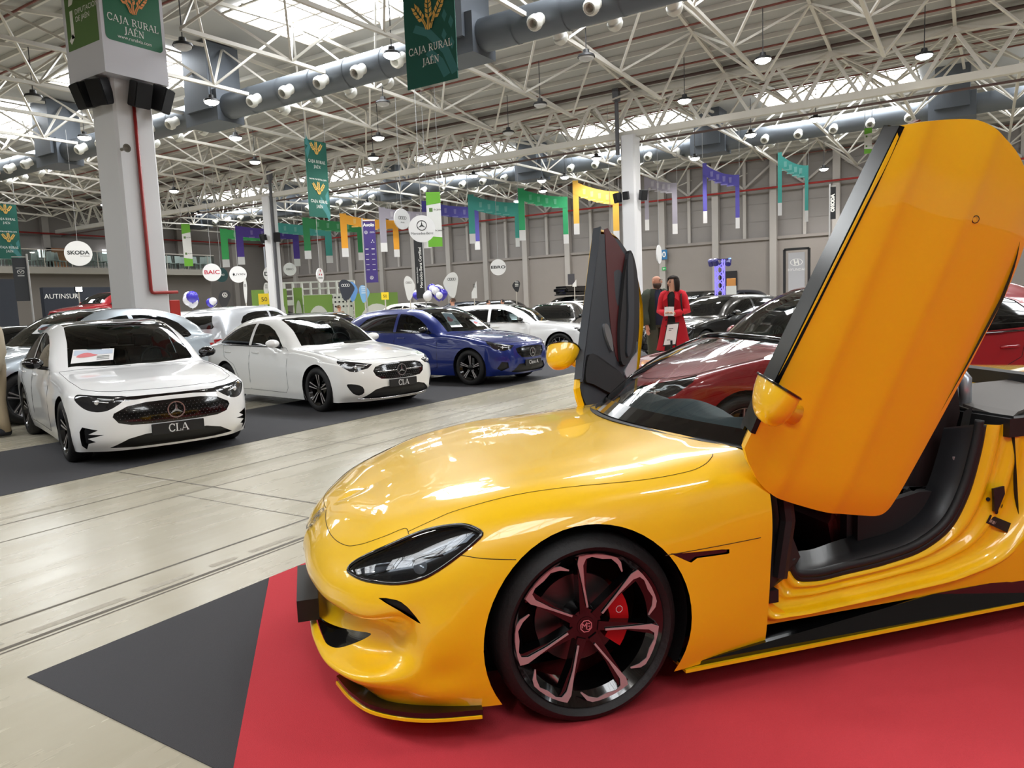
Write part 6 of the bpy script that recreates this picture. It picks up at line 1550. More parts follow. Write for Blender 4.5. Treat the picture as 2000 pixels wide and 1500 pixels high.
    z = ony(120, 579, 37.0); text('lettering', 'AUTINSUR', frame_mat((z.x-root.location.x, -.02, z.z), (1, 0, 0), (0, 0, 1)), .30*40/37, WPR, root)
    p = ony(153, 565, 36.0); o = empty('floodlight', (p.x, 36.0, 0), 0, 'bright white floodlight on a stand by the navy board', 'lamp')
    bm = NB(); bar(bm, (0, 0, 0), (0, 0, p.z), .03, 6); lathe(bm, [(.4, 0), (.4, .03), (0, .04)], 16, 'z'); obj('stand', bm, STEELD, o); bm = NB(); box(bm, -.16, .16, -.05, .05, p.z-.12, p.z+.12); obj('lamp_housing', bm, PLA, o); bm = NB(); quad(bm, (-.14, -.055, p.z-.1), (.14, -.055, p.z-.1), (.14, -.055, p.z+.1), (-.14, -.055, p.z+.1)); obj('lamp_panel', bm, mat('flood_lit', (255, 255, 255), emit=40.), o)
    # --- green-white counters and white rail stand
    CG = mat('counter_green', (112, 146, 62), rough=.5); CW2 = mat('counter_white', (196, 198, 190), rough=.5)
    for (x0, x1, y0, y1, d, lb) in ((493, 534, 566, 595, 39, 'green and white curved-pattern counter left of distant column'), (536, 562, 564, 592, 38.5, 'green and white curved-pattern counter behind the distant column'), (575, 592, 562, 590, 39, 'green and white curved-pattern counter right of distant column'), (594, 650, 576, 592, 38.5, 'low green and white counter below the white rail'), (652, 690, 576, 590, 38, 'white dotted counter beside the feather flags'), (693, 778, 572, 590, 37.5, 'long green and white counter behind the purple flag')):
        a = atd(x0, 600, d); b = atd(x1, 600, d); t = atd((x0+x1)/2, y0, d).z; e = V3((b.x-a.x, b.y-a.y, 0)); w = e.length; e.normalize(); n = V3((0, 0, 1)).cross(e); n = n if n.dot(CC-a) > 0 else -n
        root = empty('counter', ((a.x+b.x)/2, (a.y+b.y)/2, 0), 0, lb, 'counter'); X = frame_mat((0, 0, 0), e, (0, 0, 1)); zf = 1 if (X.to_3x3() @ V3((0, 0, 1))).dot(n) > 0 else -1
        bm = NB(); prism(bm, [X @ V3((s_*w/2, z_, 0)) for s_, z_ in ((-1, 0), (1, 0), (1, t), (-1, t))], X.to_3x3() @ V3((0, 0, -.3*zf))); obj('counter_body', bm, CG if 'dotted' not in lb else CW2, root)
        if 'dotted' not in lb:
            bm = NB(); pts = [(w*.46*math.cos(PI-PI*k/16), t*.15+t*.62*math.sin(PI*k/16)) for k in range(17)]; poly(bm, [X @ V3((p, q, .01*zf)) for p, q in pts+[(w*.46, 0), (-w*.46, 0)]]); obj('counter_pattern', bm, CW2, root)
        else:
            bm = NB(); [disc(bm, X @ V3((w*(-.4+.2*i), t*(.95-.1*j), .01*zf)), X.to_3x3() @ V3((1, 0, 0)), V3((0, 0, 1)), .05, 10) for i in range(5) for j in range(3)]; obj('counter_pattern', bm, BLKP, root)
    root = empty('rail_platform', (0, 0, 0), 0, 'white railed platform behind the counters', 'platform'); bm = NB()
    a = atd(521, 570, 41.5); b = atd(692, 570, 41); root.location = (a.x, a.y, 0); e = V3((b.x-a.x, b.y-a.y, 0)); zt = atd(600, 551, 41).z
    for i in range(11): q_ = e*(i/10); bar(bm, q_, q_+V3((0, 0, zt)), .05, 4)
    for z_ in (zt, zt-.35, zt-.7): bar(bm, V3((0, 0, z_)), e+V3((0, 0, z_)), .04, 4)
    n = V3((0, 0, 1)).cross(e.normalized())*1.5
    obj('railing', bm, mat('rail_white', (205, 205, 200), rough=.5), root); bm = NB(); bar(bm, V3((0, 0, zt-1.05)), e+V3((0, 0, zt-1.05)), .14, 4); obj('platform_deck', bm, MATS['rail_white'], root)
    for (x, y, d, s_, lb) in ((516, 584, 36.5, 10, 'yellow sale board with the number 50, left'), (752, 578, 32, 7, 'yellow sale board near the purple flag')):
        p = atd(x, y, d); to = (CC-p); to.z = 0; to.normalize(); e = V3((0, 0, 1)).cross(to); k = (p-CC).length/CF*s_; X = frame_mat((0, 0, p.z), e, (0, 0, 1))
        root = empty('sale_board', (p.x, p.y, 0), 0, lb, 'sign'); bm = NB(); prism(bm, [X @ V3((a*k, b*k, 0)) for a, b in ((-1, -1), (1, -1), (1, 1), (-1, 1))], X.to_3x3() @ V3((0, 0, -.05))); obj('board_panel', bm, mat('sale_yellow', (226, 196, 30), rough=.5), root); text('lettering', '50', X @ Matrix.Translation((0, -.1*k, .01)), k*1.1, BLKP, root)
        bm = NB(); bar(bm, (0, 0, 0), (0, 0, p.z-k), .03, 5); obj('stand', bm, STEELD, root)
    # --- balloons
    BW = mat('balloon_white', (220, 220, 226), rough=.25); BPu = mat('balloon_purple', (66, 58, 176), rough=.25)
    random.seed(3); bp = {}
    for (x0, y0, n, sx, sy, d, r0_, nm) in ((373, 586, 7, 10, 7, 30, .19, 'by the near column'), (413, 590, 4, 4, 2, 31, .16, 'on a far white roof'), (851, 570, 22, 17, 7, 27, .15, 'beside the black tall flag'), (814, 577, 3, 3, 3, 28, .15, 'at the foot of the black tall flag')):
        for i in range(n):
            wht = i % 2 == 0; p = atd(x0+random.uniform(-1, 1)*sx, y0+random.uniform(-1, 1)*sy+(4 if n > 20 and i > 10 else 0), d+random.uniform(-.3, .3)); key = (wht,)
            if key not in bp:
                o = empty('balloon'); bm = NB(); lathe(bm, [(.0, -1.05), (.12, -1.12), (.05, -1.0), (.45, -.85), (.8, -.5), (.97, -.05), (.93, .4), (.65, .78), (.3, .96), (0, 1)], 16, 'z'); bmesh.ops.remove_doubles(bm, verts=bm.verts, dist=1e-4); obj('balloon_skin', bm, BW if wht else BPu, o, smooth=True); bp[key] = o
            else: o = copy_tree(bp[key])
            o.location = p; k = r0_*random.uniform(.85, 1.2); o.scale = (k, k, k); c_ = 'white' if wht else 'purple'
            o['label'] = '%s party balloon in the bunch %s' % (c_, nm); o['category'] = 'balloon'; o['group'] = '%s balloons %s' % (c_, nm)
    # --- right-hand side: light tower, panel, number, exit sign, doorway
    p = atd(1406, 540, 30); root = empty('light_tower', (p.x, p.y, 0), 0, 'truss tower lit purple with stage lights on top', 'light tower'); zt = atd(1406, 507, 30).z
    bm = NB(); s_ = .14
    for a in (-s_, s_):
        for b in (-s_, s_): bar(bm, (a, b, 0), (a, b, zt), .025, 6)
    z = 0; i = 0
    while z < zt-.3:
        for (a, b, c, d) in ((-s_, -s_, s_, -s_), (s_, -s_, s_, s_), (s_, s_, -s_, s_), (-s_, s_, -s_, -s_)): bar(bm, (a, b, z), (c, d, z+.3), .014, 4)
        z += .3
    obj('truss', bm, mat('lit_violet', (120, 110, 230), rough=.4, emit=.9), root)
    for i, (a, b) in enumerate(((-.55, 0), (-.3, .25), (.3, -.25), (.55, .05))):
        bm = NB(); bar(bm, (0, 0, zt), (a, b, zt+.02), .02, 4); lathe(bm, [(.0, .12), (.10, .1), (.12, -.12), (.0, -.1)], 14, 'z', X=Matrix.Translation((a, b, zt-.1)) @ Matrix.Rotation(.8*(1 if a > 0 else -1), 4, 'Y')); obj('stage_light', bm, mat('stage_blue', (34, 32, 92), rough=.4, emit=.15), root, smooth=40)
    bm = NB(); box(bm, .38, .46, -.3, -.22, zt-.2, zt+.05); obj('light_lens', bm, mat('lens_blue', (90, 160, 255), emit=6.), root)
    q = onpl_rect(1540, 493, 1572, 562, 'x', 34.0); root = empty('display_panel', (34.0, (q[0].y+q[1].y)/2, 0), 0, 'light grey display panel in a black frame before the far wall', 'display panel'); hw = abs(q[0].y-q[1].y)/2
    bm = NB(); box(bm, -.03, .03, -hw, hw, .2, q[0].z); obj('panel', bm, mat('panel_grey', (170, 170, 174), rough=.5), root)
    bm = NB(); f0 = hw*1.5; bar(bm, (0, f0, 0), (0, f0, q[0].z+.15), .05, 4); bar(bm, (0, -f0, 0), (0, -f0, q[0].z+.15), .05, 4); bar(bm, (0, -f0, q[0].z+.15), (0, f0, q[0].z+.15), .05, 4); obj('frame', bm, PLA, root)
    X = frame_mat((-.04, 0, q[0].z-.42), (0, -1, 0), (0, 0, 1)); bm = NB(); ring(bm, X @ V3((0, 0, 0)), V3((0, -1, 0)), V3((0, 0, .6)), .26, .23, 28); stroke(bm, [(-.1, .12), (-.05, -.12)], .05, lambda a, b: X @ V3((a, b, 0))); stroke(bm, [(.05, .12), (.1, -.12)], .05, lambda a, b: X @ V3((a, b, 0))); stroke(bm, [(-.07, -.02), (.07, .02)], .04, lambda a, b: X @ V3((a, b, 0))); obj('oval_emblem', bm, WPR, root); text('lettering', 'HYUNDAI', X @ Matrix.Translation((0, -.32, 0)), .16, WPR, root)
    q = onpl_rect(1291, 488, 1303, 507, 'x', WALLX-.3); root, X, w, h = rect_banner('number_sign', *q, mat('sign_blue', (40, 110, 160), rough=.5), 'blue square sign with a white zero on the far wall', 'sign'); text('lettering', '0', X @ Matrix.Translation((0, 0, .01)), h*.8, WPR, root, bold=.01)
    q = onpl_rect(1293, 522, 1301, 528, 'x', WALLX-.3); root, X, w, h = rect_banner('exit_sign', *q, mat('exit_green', (30, 140, 70), rough=.5, emit=.4), 'small green exit sign on the far wall', 'sign')
    bm = NB(); poly(bm, [X @ V3((a*w, b*h, .01)) for a, b in ((-.35, 0), (-.1, .3), (-.1, .1), (.3, .1), (.3, -.1), (-.1, -.1), (-.1, -.3))]); obj('arrow', bm, WPR, root)
    q = onpl_rect(1392, 530, 1440, 575, 'x', WALLX-.06); bm = NB(); quad(bm, q[0], q[1], V3((q[2].x, q[2].y, 0)), V3((q[3].x, q[3].y, 0))); st('door_2', bm, mat('doorway_dark', (44, 42, 44), rough=.8))
    p = atd(1428, 551, 32); o = empty('crate', (p.x, p.y, 0), .3, 'orange-brown box above the dark car roofs by the light tower', 'box'); bm = NB(); box(bm, -.18, .18, -.18, .18, p.z-.16, p.z+.15); bmesh.ops.bevel(bm, geom=bm.edges[:], offset=.01, segments=1, affect='EDGES'); obj('box_body', bm, mat('box_orange', (190, 130, 60), rough=.6), o); bm = NB(); box(bm, -.2, .2, -.2, .2, 0, p.z-.16); obj('pedestal', bm, CW2, o)
    q = onpl_rect(1109, 535, 1122, 556, 'x', 33.0); root, X, w, h = rect_banner('info_board', *q, mat('board_dark', (60, 58, 62), rough=.5), 'small dark notice board in front of far wall', 'sign'); bm = NB(); box(bm, -.03, .03, -.03, .03, -root.location.z, -h/2); obj('stand', bm, STEELD, root)
# ================================================================== who stands where
def ray_ang(px): d = ray(px, 750); return math.atan2(d.y, d.x)
def at_px(px, d): a = ray_ang(px); return Vector((d*math.cos(a), d*math.sin(a), 0))
def set_paint(root, m, roof=None, names=('body', 'bonnet', 'front_door', 'rear_door', 'mirror', 'door_handle')):
    for o in root.children:
        n = o.name.split('.')[0]
        if n in names: o.material_slots[0].link = 'OBJECT'; o.material_slots[0].material = m
        if n == 'roof_panel': o.material_slots[0].link = 'OBJECT'; o.material_slots[0].material = roof or m
def sheet(car_shell, loc, head, px, label, off=.012, m=None):
    """price sheet lying against a windscreen: corners seen at px"""
    MW = Matrix.Translation((loc[0], loc[1], 0)) @ Matrix.Rotation(head+PI, 4, 'Z'); S = Sight(MW)
    P = []
    for sg in (1, -1):
        P = []
        for p in px:
            o, d = S.line(p); best = None
            for flip in (1, -1):
                h = car_shell.bvh.ray_cast(Vector((o.x, o.y*flip, o.z)), Vector((d.x, d.y*flip, d.z)))
                if h[0] is not None and (best is None or h[3] < best[2]): best = (Vector((h[0].x, h[0].y*flip, h[0].z)), Vector((h[1].x, h[1].y*flip, h[1].z)), h[3])
            if best is None: return
            P.append(MW @ (best[0]-d*off))
        break
    paper(P, label)
def paper(P, label):
    c = sum(P, Vector())/4; root = empty('price_sheet', c, 0, label, 'price sheet', None); P = [p-c for p in P]
    # flatten the four corners into one plane
    n = (P[1]-P[0]).cross(P[3]-P[0]).normalized(); to = (CC-c).normalized(); n = n if n.dot(to) > 0 else -n
    P = [p-n*n.dot(p) for p in P]
    bm = NB(); prism(bm, P, -n*.003); obj('paper', bm, WHT, root)
    L = lambda a, b: (P[3]*(1-a)+P[2]*a)*(1-b)+(P[0]*(1-a)+P[1]*a)*b+n*.002
    bm = NB(); poly(bm, [L(a, b) for a, b in ((.03, .55), (.97, .55), (.97, .93), (.03, .93))]); obj('printed_sky', bm, mat('print_sky', (198, 210, 226), rough=.6), root)
    bm = NB(); poly(bm, [L(a, b)+n*.001 for a, b in spl([(.1, .42), (.3, .36), (.5, .42), (.62, .5), (.5, .6), (.36, .72), (.2, .64)], 2)]); obj('printed_red', bm, mat('print_red', (220, 128, 132), rough=.6), root)
    bm = NB(); [poly(bm, [L(a, b)+n*.001 for a, b in ((.6, y), (.9, y), (.9, y+.05), (.6, y+.05))]) for y in (.12, .24, .36)]; obj('printed_lines', bm, mat('print_mid', (120, 124, 120), rough=.6), root)
FOOT = []
def foot(x, y, h, m=0.):
    c, s = math.cos(h), math.sin(h)
    return [(x-c*u-s*v, y-s*u+c*v) for u, v in ((-.95-m, -.98-m), (3.85+m, -.98-m), (3.85+m, .98+m), (-.95-m, .98+m))]
def clash(A, B):
    for P in (A, B):
        for i in range(len(P)):
            ex, ey = P[(i+1) % len(P)][0]-P[i][0], P[(i+1) % len(P)][1]-P[i][1]
            a = [-ey*p[0]+ex*p[1] for p in A]; b = [-ey*p[0]+ex*p[1] for p in B]
            if max(a) <= min(b) or max(b) <= min(a): return False
    return True
def sq(x, y, s): return [(x-s, y-s), (x+s, y-s), (x+s, y+s), (x-s, y+s)]
def place_cars():
    R = math.radians
    for cx, cy in ((GX[1], 10.0), (GX[1], 27.9), (5.85*PK, 9.78*PK)): FOOT.append(sq(cx, cy, .5))
    FOOT.append([(GX[2]-1.6, -22), (200, -22), (200, 60), (GX[2]-1.6, 60)])
    for q in SC.objects:
        if q.get('category') in ('person', 'flag', 'counter', 'stand', 'lamp', 'cabinet', 'light tower', 'display panel', 'box', 'sign') and q.location.z < .3: FOOT.append(sq(q.location.x, q.location.y, .3))
    for q in SC.objects:
        if q.get('category') in ('counter', 'platform') and q.children:
            vs = [v.co+q.location for ch in q.children for v in ch.data.vertices]; x0, x1, y0, y1 = min(v.x for v in vs), max(v.x for v in vs), min(v.y for v in vs), max(v.y for v in vs); FOOT.append([(x0, y0), (x1, y0), (x1, y1), (x0, y1)])
    WP = paint('white', (240, 241, 242)); WP2 = paint('white_warm', (240, 240, 237)); BL = paint('deep_blue', (3, 34, 116), metal=.2); SV = paint('silver', (172, 182, 190), metal=.45, rough=.36)
    RD = paint('dark_red', (160, 10, 28), metal=.1); BK = paint('black', (6, 6, 7), rough=.25); GY = paint('grey', (120, 120, 118), metal=.4); DB = paint('dark_blue', (22, 28, 42), metal=.3); SV2 = paint('pale_silver', (190, 194, 200), metal=.3)
    # front row, facing out over the black strip
    hb = R(-107); lb = (4.80, 7.98)
    r, sh, f = make_car('saloon_car', 'new', WP, 'new', 'twin', roof=BLK, label='white four-door coupe, nearest of the row, black roof and wide studded grille', loc=lb, head=hb, mirror_m=BLK); plate(r, 'CLA', .355, -.93)
    sheet(sh, lb, hb, [(143, 683), (223, 680), (221, 703), (138, 710)], 'price sheet behind the windscreen of the nearest white car')
    hc = R(-99); lc = (8.48, 8.20)
    r, sh, f = make_car('saloon_car', 'sedan', WP2, 'star', 'twin', label='white saloon with chrome grille bar, second in the row beside blue car', loc=lc, head=hc); plate(r, 'CLA', .40, -.92)
    sheet(sh, lc, hc, [(689, 642), (723, 641), (737, 655), (708, 656)], 'price sheet behind the windscreen of the second white saloon')
    hd = R(-93); ld = (11.97, 8.02)
    r, sh, f = make_car('hatchback_car', 'cuv', BL, 'dark', 'five', roof=BLK, label='deep blue hatchback with black roof and five-spoke wheels', loc=ld, head=hd, mirror_m=BLK); plate(r, 'Clase A', .385, -.845, serif=False, size=.1)
    sheet(sh, ld, hd, [(862, 610), (882, 611), (904, 639), (882, 639)], 'long price sheet behind the windscreen of the blue hatchback')
    sheet(sh, ld, hd, [(917, 624), (930, 624), (946, 636), (932, 637)], 'small price sheet at the far corner of the blue windscreen')
    he = R(-72); rt = Vector((math.cos(he-PI/2), math.sin(he-PI/2), 0)); le = Vector((17.0, 9.4, 0))-rt*.8
    make_car('estate_car', 'cuv', WP, 'dark', 'multi', roof=BLK, label='white car with black mirrors and black many-spoke wheels beyond the blue one', loc=(le.x, le.y), head=he, mirror_m=BLK)
    # silver coupe-shaped SUV at the left
    ha = R(186); p = onz(52, 828); lt = Vector((math.cos(ha+PI/2), math.sin(ha+PI/2), 0)); la = p-lt*.86
    r, sh, f = make_car('coupe_suv', 'suvcoupe', SV, 'generic', 'silver', roof=mat('roof_dark', (30, 31, 33), rough=.2, coat=1.), label='large silver coupe-shaped SUV at far left behind the nearest white car', loc=(la.x, la.y), head=ha, mirror_m=BLK)
    sheet(sh, (la.x, la.y), ha, [(82, 634), (123, 632), (112, 650), (62, 652)], 'price sheet behind the windscreen of the silver coupe-shaped SUV')
    # red car behind the roadster
    hr = R(136); P_ = onz(1312, 752, .79); fw = Vector((math.cos(hr), math.sin(hr), 0)); lf = Vector((-fw.y, fw.x, 0)); lr = P_-fw*.58-lf*.77
    r, sh, f = make_car('hatchback_car', 'cross', RD, 'generic', 'multi', label='dark red hatchback parked right behind the yellow roadster', loc=(lr.x, lr.y), head=hr); r.location.z = .0085
    # --- stock rows behind, made from three plain body types
    protos = {}
    def stock(px, d, kind, pm, head, label, roof=None, z=0., group=None):
        h = R(head)
        for k in range(140):             # the nearest free parking place along the sight line
            dd = d-.8+.2*k; c = at_px(px, dd)+Vector((math.cos(h), math.sin(h), 0))*1.37; F_ = foot(c.x, c.y, h, .12)
            if dd > 11 and (z > .5 or not any(clash(F_, q) for q in FOOT)): break
        else: return None
        FOOT.append(foot(c.x, c.y, h))
        if kind not in protos:
            r, sh, f = make_car({'sedan': 'saloon_car', 'cuv': 'hatchback_car', 'suv': 'suv_car'}[kind], kind, pm, 'generic', 'ten', roof=BLK, detail=False); protos[kind] = r
        else: r = copy_tree(protos[kind])
        set_paint(r, pm, roof or pm)
        r.location = (c.x, c.y, z); r.rotation_euler = (0, 0, h+PI); r['label'] = label; r['category'] = 'car'
        CARS[label] = r; bpy.context.view_layer.update()
        return r
    CARS = {}
    for (x, y), h in ((lb, hb), (lc, hc), (ld, hd), ((le.x, le.y), he), ((la.x, la.y), ha), ((lr.x, lr.y), hr)): FOOT.append(foot(x, y, h))
    FOOT.append([(1.5, 2.9), (4.9, 0), (3, -2), (0, 1)])
    stock(515, 19.5, 'suv', SV2, 14, 'pale silver SUV seen from behind, between near column and white saloon')
    stock(392, 21.5, 'suv', WP2, 52, 'white SUV seen from behind just right of near column')
    stock(655, 15.2, 'sedan', GY, -100, 'grey saloon right behind the white saloon')
    stock(597, 25, 'sedan', BK, -60, 'black saloon roof just right of the distant column')
    stock(640, 21, 'sedan', DB, -62, 'dark blue-grey saloon behind the grey one')
    stock(742, 19.5, 'cuv', WP2, -120, 'white hatchback behind the blue hatchback')
    stock(690, 27, 'cuv', SV2, -130, 'silver hatchback far behind the white saloon')
    stock(838, 25.5, 'suv', WP2, -100, 'white SUV near the purple and white balloons')
    stock(905, 22, 'sedan', GY, -100, 'grey saloon roof behind the white black-mirrored car')
    stock(985, 23, 'cuv', SV2, -120, 'pale silver hatchback left of the black saloon with a sheet')
    stock(1085, 19.5, 'sedan', BK, -162, 'black saloon with a white sheet in its windscreen, left of far raised door')
    stock(1150, 24, 'cuv', WP, -100, 'white car half hidden by the far raised yellow door')
    stock(1110, 26, 'suv', BK, 175, 'black SUV with a roof box left of far raised door')
    stock(1010, 29, 'suv', BK, -60, 'black SUV roof farther back, centre left')
    stock(950, 33, 'suv', DB, -60, 'dark SUV roof by the white sail flag')
    stock(1072, 31, 'cuv', WP, 120, 'small white car far back among black ones')
    stock(1396, 20.5, 'cuv', BK, 158, 'glossy black hatchback beside the woman in red')
    stock(1458, 26, 'sedan', SV2, -172, 'silver saloon with a white sheet, right of the glossy black hatchback')
    stock(1352, 28, 'suv', BK, 165, 'black SUV roof behind the woman in red')
    stock(1415, 33, 'suv', DB, 150, 'dark SUV roof under the purple light tower')
    stock(1492, 33, 'suv', WP2, -160, 'white SUV farthest back near the grey display panel')
    stock(1545, 28, 'sedan', BK, 160, 'black saloon roof right of the silver saloon')
    stock(1452, 37, 'cuv', RD, 120, 'small red car near the far wall')
    stock(-8, 17.5, 'sedan', BK, 170, 'black saloon at the far left edge')
    stock(2075, 14.0, 'suv', WP2, 100, 'white SUV at the far right edge beyond the red hatchback')
    stock(740, 33, 'suv', DB, -60, 'dark blue SUV before the long green counter')
    stock(565, 31, 'suv', WP2, -60, 'white SUV roof in front of the distant column')
    stock(715, 24, 'sedan', SV2, -110, 'silver saloon roof left of the tall black flag')
    stock(795, 29, 'cuv', BK, -60, 'black hatchback roof near the tall black flag')
    stock(875, 30, 'cuv', WP2, 120, 'white hatchback roof below the right-hand white feather flag')
    stock(1030, 25, 'cuv', WP2, -60, 'white hatchback roof left of the roof-box SUV')
    stock(1515, 38, 'cuv', GY, 120, 'grey hatchback roof by the display panel')
    q = at_px(222, 36); bm = NB(); box(bm, -2.6, 2.6, -1.3, 1.3, 0, 1.15); o = obj('car_platform', bm, mat('platform_dark', (54, 54, 58), rough=.6), label='dark raised platform carrying a red car by near column', cat='platform'); o.location = q; o.rotation_euler = (0, 0, R(8))
    r = stock(222, 36, 'cuv', RD, 188, 'red car on a raised platform left of near column', z=1.15)
    bm = NB()
    # roof box on the black SUV
    c = CARS['black SUV with a roof box left of far raised door'].matrix_basis @ Vector((1.9, 0, 0)); o = empty('roof_box', (c.x, c.y, 1.80), R(175), 'black roof box on an SUV left of far raised door', 'roof box'); bm = NB(); box(bm, -1.0, 1.0, -.4, .4, 0, .36); bmesh.ops.bevel(bm, geom=bm.edges[:], offset=.12, segments=3, affect='EDGES'); obj('box_shell', bm, BLK, o, smooth=40)
    bm = NB(); [box(bm, x-.03, x+.03, -.6, .6, -.05, .0) for x in (-.5, .5)]; obj('roof_bars', bm, PLA, o)
    for (px, d, hd_, lb) in ((1085, 19.5, -162, 'white price sheet in the black saloon windscreen'), (1458, 26, -172, 'white price sheet in the silver saloon windscreen'), (1396, 20.5, 158, 'white price sheet low on the glossy black hatchback windscreen')):
        MW = [v for q, v in CARS.items() if q.startswith({1085: 'black saloon with a white', 1458: 'silver saloon with', 1396: 'glossy black'}[px])][0].matrix_basis
        k, dz = 1.0, 0
        a0, a1 = (.56, .035), (.83, .0)
        P = [MW @ Vector(((.93, y, 1.17*k-dz*.2+.02) if t else (.62, y, 1.00*k-dz*.2+.03))) for t, y in ((1, .50), (1, .05), (0, .05), (0, .50))]
        paper(P, lb)
# ================================================================== people
def body_mesh(name, J, E, R, m, parent):
    """one continuous skin over a jointed skeleton"""
    names = list(J); me = bpy.data.meshes.new(name); me.from_pydata([J[k] for k in names], [(names.index(a), names.index(b)) for a, b in E], [])
    o = bpy.data.objects.new(name, me); COL.objects.link(o)
    md = o.modifiers.new('s', 'SKIN'); md.use_smooth_shade = True
    for i, k in enumerate(names):
        r = R[k]; o.data.skin_vertices[0].data[i].radius = r if isinstance(r, tuple) else (r, r); o.data.skin_vertices[0].data[i].use_root = (i == 0)
    s2 = o.modifiers.new('d', 'SUBSURF'); s2.levels = 2; s2.render_levels = 2
    dg = bpy.context.evaluated_depsgraph_get(); nm = bpy.data.meshes.new_from_object(o.evaluated_get(dg)); bpy.data.objects.remove(o)
    nm.name = name; nm.materials.clear(); nm.materials.append(m); nm.shade_smooth()
    q = bpy.data.objects.new(name, nm); return link(q, parent)
def loft(bm, secs, n=28, a0=0., a1=2*PI, cap=False):
    """stack of ellipses (cx, cy, z, rx, ry); a0..a1 leaves a slit open (angle 0 = front, -y)"""
    rows = []; full = abs(a1-a0-2*PI) < 1e-6; k = n if full else n+1
    for cx, cy, z, rx, ry in secs:
        rows.append([bm.verts.new((cx+rx*math.sin(a0+(a1-a0)*i/n), cy-ry*math.cos(a0+(a1-a0)*i/n), z)) for i in range(k)])
    for j in range(len(rows)-1):
        for i in range(n): bm.faces.new((rows[j][i], rows[j][(i+1) % k], rows[j+1][(i+1) % k], rows[j+1][i]))
    if cap and full: bm.faces.new(rows[0][::-1]); bm.faces.new(rows[-1])
def person(loc, face, H, label, skin, arms, woman=False, headturn=0.):
    k = H/1.72
    root = empty('person', loc, face+PI/2, label, 'person')
    J, R, E = {}, {}, []
    def j(n, p, r, par=None): J[n] = Vector(p)*k; R[n] = (r[0]*k, r[1]*k) if isinstance(r, tuple) else r*k; E.append((par, n)) if par else None
    w = .92 if woman else 1.0
    j('pelvis', (0, 0, .95), (.155, .105)); j('waist', (0, 0, 1.10), (.13*w, .095), 'pelvis'); j('chest', (0, 0, 1.30), (.155*w, .11), 'waist'); j('upper', (0, .005, 1.385), (.085*w, .075), 'chest')
    j('neck', (0, .0, 1.48), .052, 'upper'); j('skull', (0, -.012, 1.555), (.066, .078), 'neck'); j('brow', (0, -.008, 1.635), (.076, .095), 'skull'); j('crown', (0, .0, 1.695), (.05, .062), 'brow')
    for s, sd in ((1, 'l'), (-1, 'r')):
        j('hip'+sd, (.09*s, 0, .88), .092, 'pelvis'); j('knee'+sd, (.105*s, -.015, .49), .058, 'hip'+sd); j('ankle'+sd, (.11*s, .02, .095), .042, 'knee'+sd); j('toe'+sd, (.13*s, -.14, .04), (.042, .032), 'ankle'+sd)
        sh, el, wr, hd = arms[sd]
        j('sh'+sd, (sh[0]*s*w, sh[1], sh[2]-.01), .048, 'upper'); j('el'+sd, (el[0]*s*w, el[1], el[2]), .045, 'sh'+sd); j('wr'+sd, (wr[0]*s*w, wr[1], wr[2]), .028, 'el'+sd)
        d = (Vector(hd)-Vector(wr)); d.normalize(); d = Vector((d.x*s, d.y, d.z)); pm = Vector((wr[0]*s*w, wr[1], wr[2]))+d*.055; j('palm'+sd, pm, (.036, .02), 'wr'+sd)
        side = d.cross(Vector((0, 0, 1))); side = side.normalized() if side.length > .2 else Vector((1, 0, 0)); dn = Vector((0, 0, -1)) if abs(d.z) < .7 else Vector((0, -1, 0))
        for f in range(4):
            L = (.062, .072, .068, .052)[f]; b = pm+d*.03+side*(.0165*(f-1.5)); j('fa%d%s' % (f, sd), b, .0095, 'palm'+sd); j('fb%d%s' % (f, sd), b+d*L*.6+dn*.006, .0085, 'fa%d%s' % (f, sd)); j('fc%d%s' % (f, sd), b+d*L+dn*.028, .0075, 'fb%d%s' % (f, sd))
        t = pm-d*.025-side*.03*s; j('ta'+sd, t, .011, 'palm'+sd); j('tb'+sd, t+d*.045-side*.012*s, .0095, 'ta'+sd)
    b = body_mesh('body', J, E, R, skin, root)
    # face: eyes, brows, nose, mouth, ears, placed on the turned head
    hc = Vector((0, -.01, 1.60))*k; T = Matrix.Translation(hc) @ Matrix.Rotation(headturn, 4, 'Z')
    dk = mat('hair_dark', (38, 28, 24), rough=.6)
    for s in (1, -1):
        bm = NB(); bmesh.ops.create_uvsphere(bm, u_segments=10, v_segments=6, radius=.0085*k, matrix=T @ Matrix.Translation((.030*s*k, -.082*k, .012*k))); obj('eye', bm, mat('eye_dark', (40, 32, 30), rough=.2), root, smooth=True)
        bm = NB(); tube(bm, [T @ Vector((.014*s*k, -.094*k, .030*k)), T @ Vector((.032*s*k, -.092*k, .036*k)), T @ Vector((.050*s*k, -.078*k, .030*k))], .0045*k, 5); obj('eyebrow', bm, dk, root)
        bm = NB(); bmesh.ops.create_uvsphere(bm, u_segments=10, v_segments=8, radius=.024*k, matrix=T @ Matrix.Translation((.078*s*k, .012*k, .0)) @ Matrix.Diagonal((.4, .7, 1.2, 1))); obj('ear', bm, skin, root, smooth=True)
    bm = NB(); lathe(bm, [(.003*k, .030*k), (.009*k, .01*k), (.016*k, -.012*k), (.012*k, -.022*k), (.001, -.024*k)], 10, 'z', X=T @ Matrix.Translation((0, -.097*k, .0))); obj('nose', bm, skin, root, smooth=True)
    bm = NB(); tube(bm, [T @ Vector((-.022*k, -.086*k, -.045*k)), T @ Vector((0, -.095*k, -.044*k)), T @ Vector((.022*k, -.086*k, -.045*k))], .0055*k, 6); obj('mouth', bm, mat('lips', (170, 96, 90), rough=.5), root)
    return root, k, J
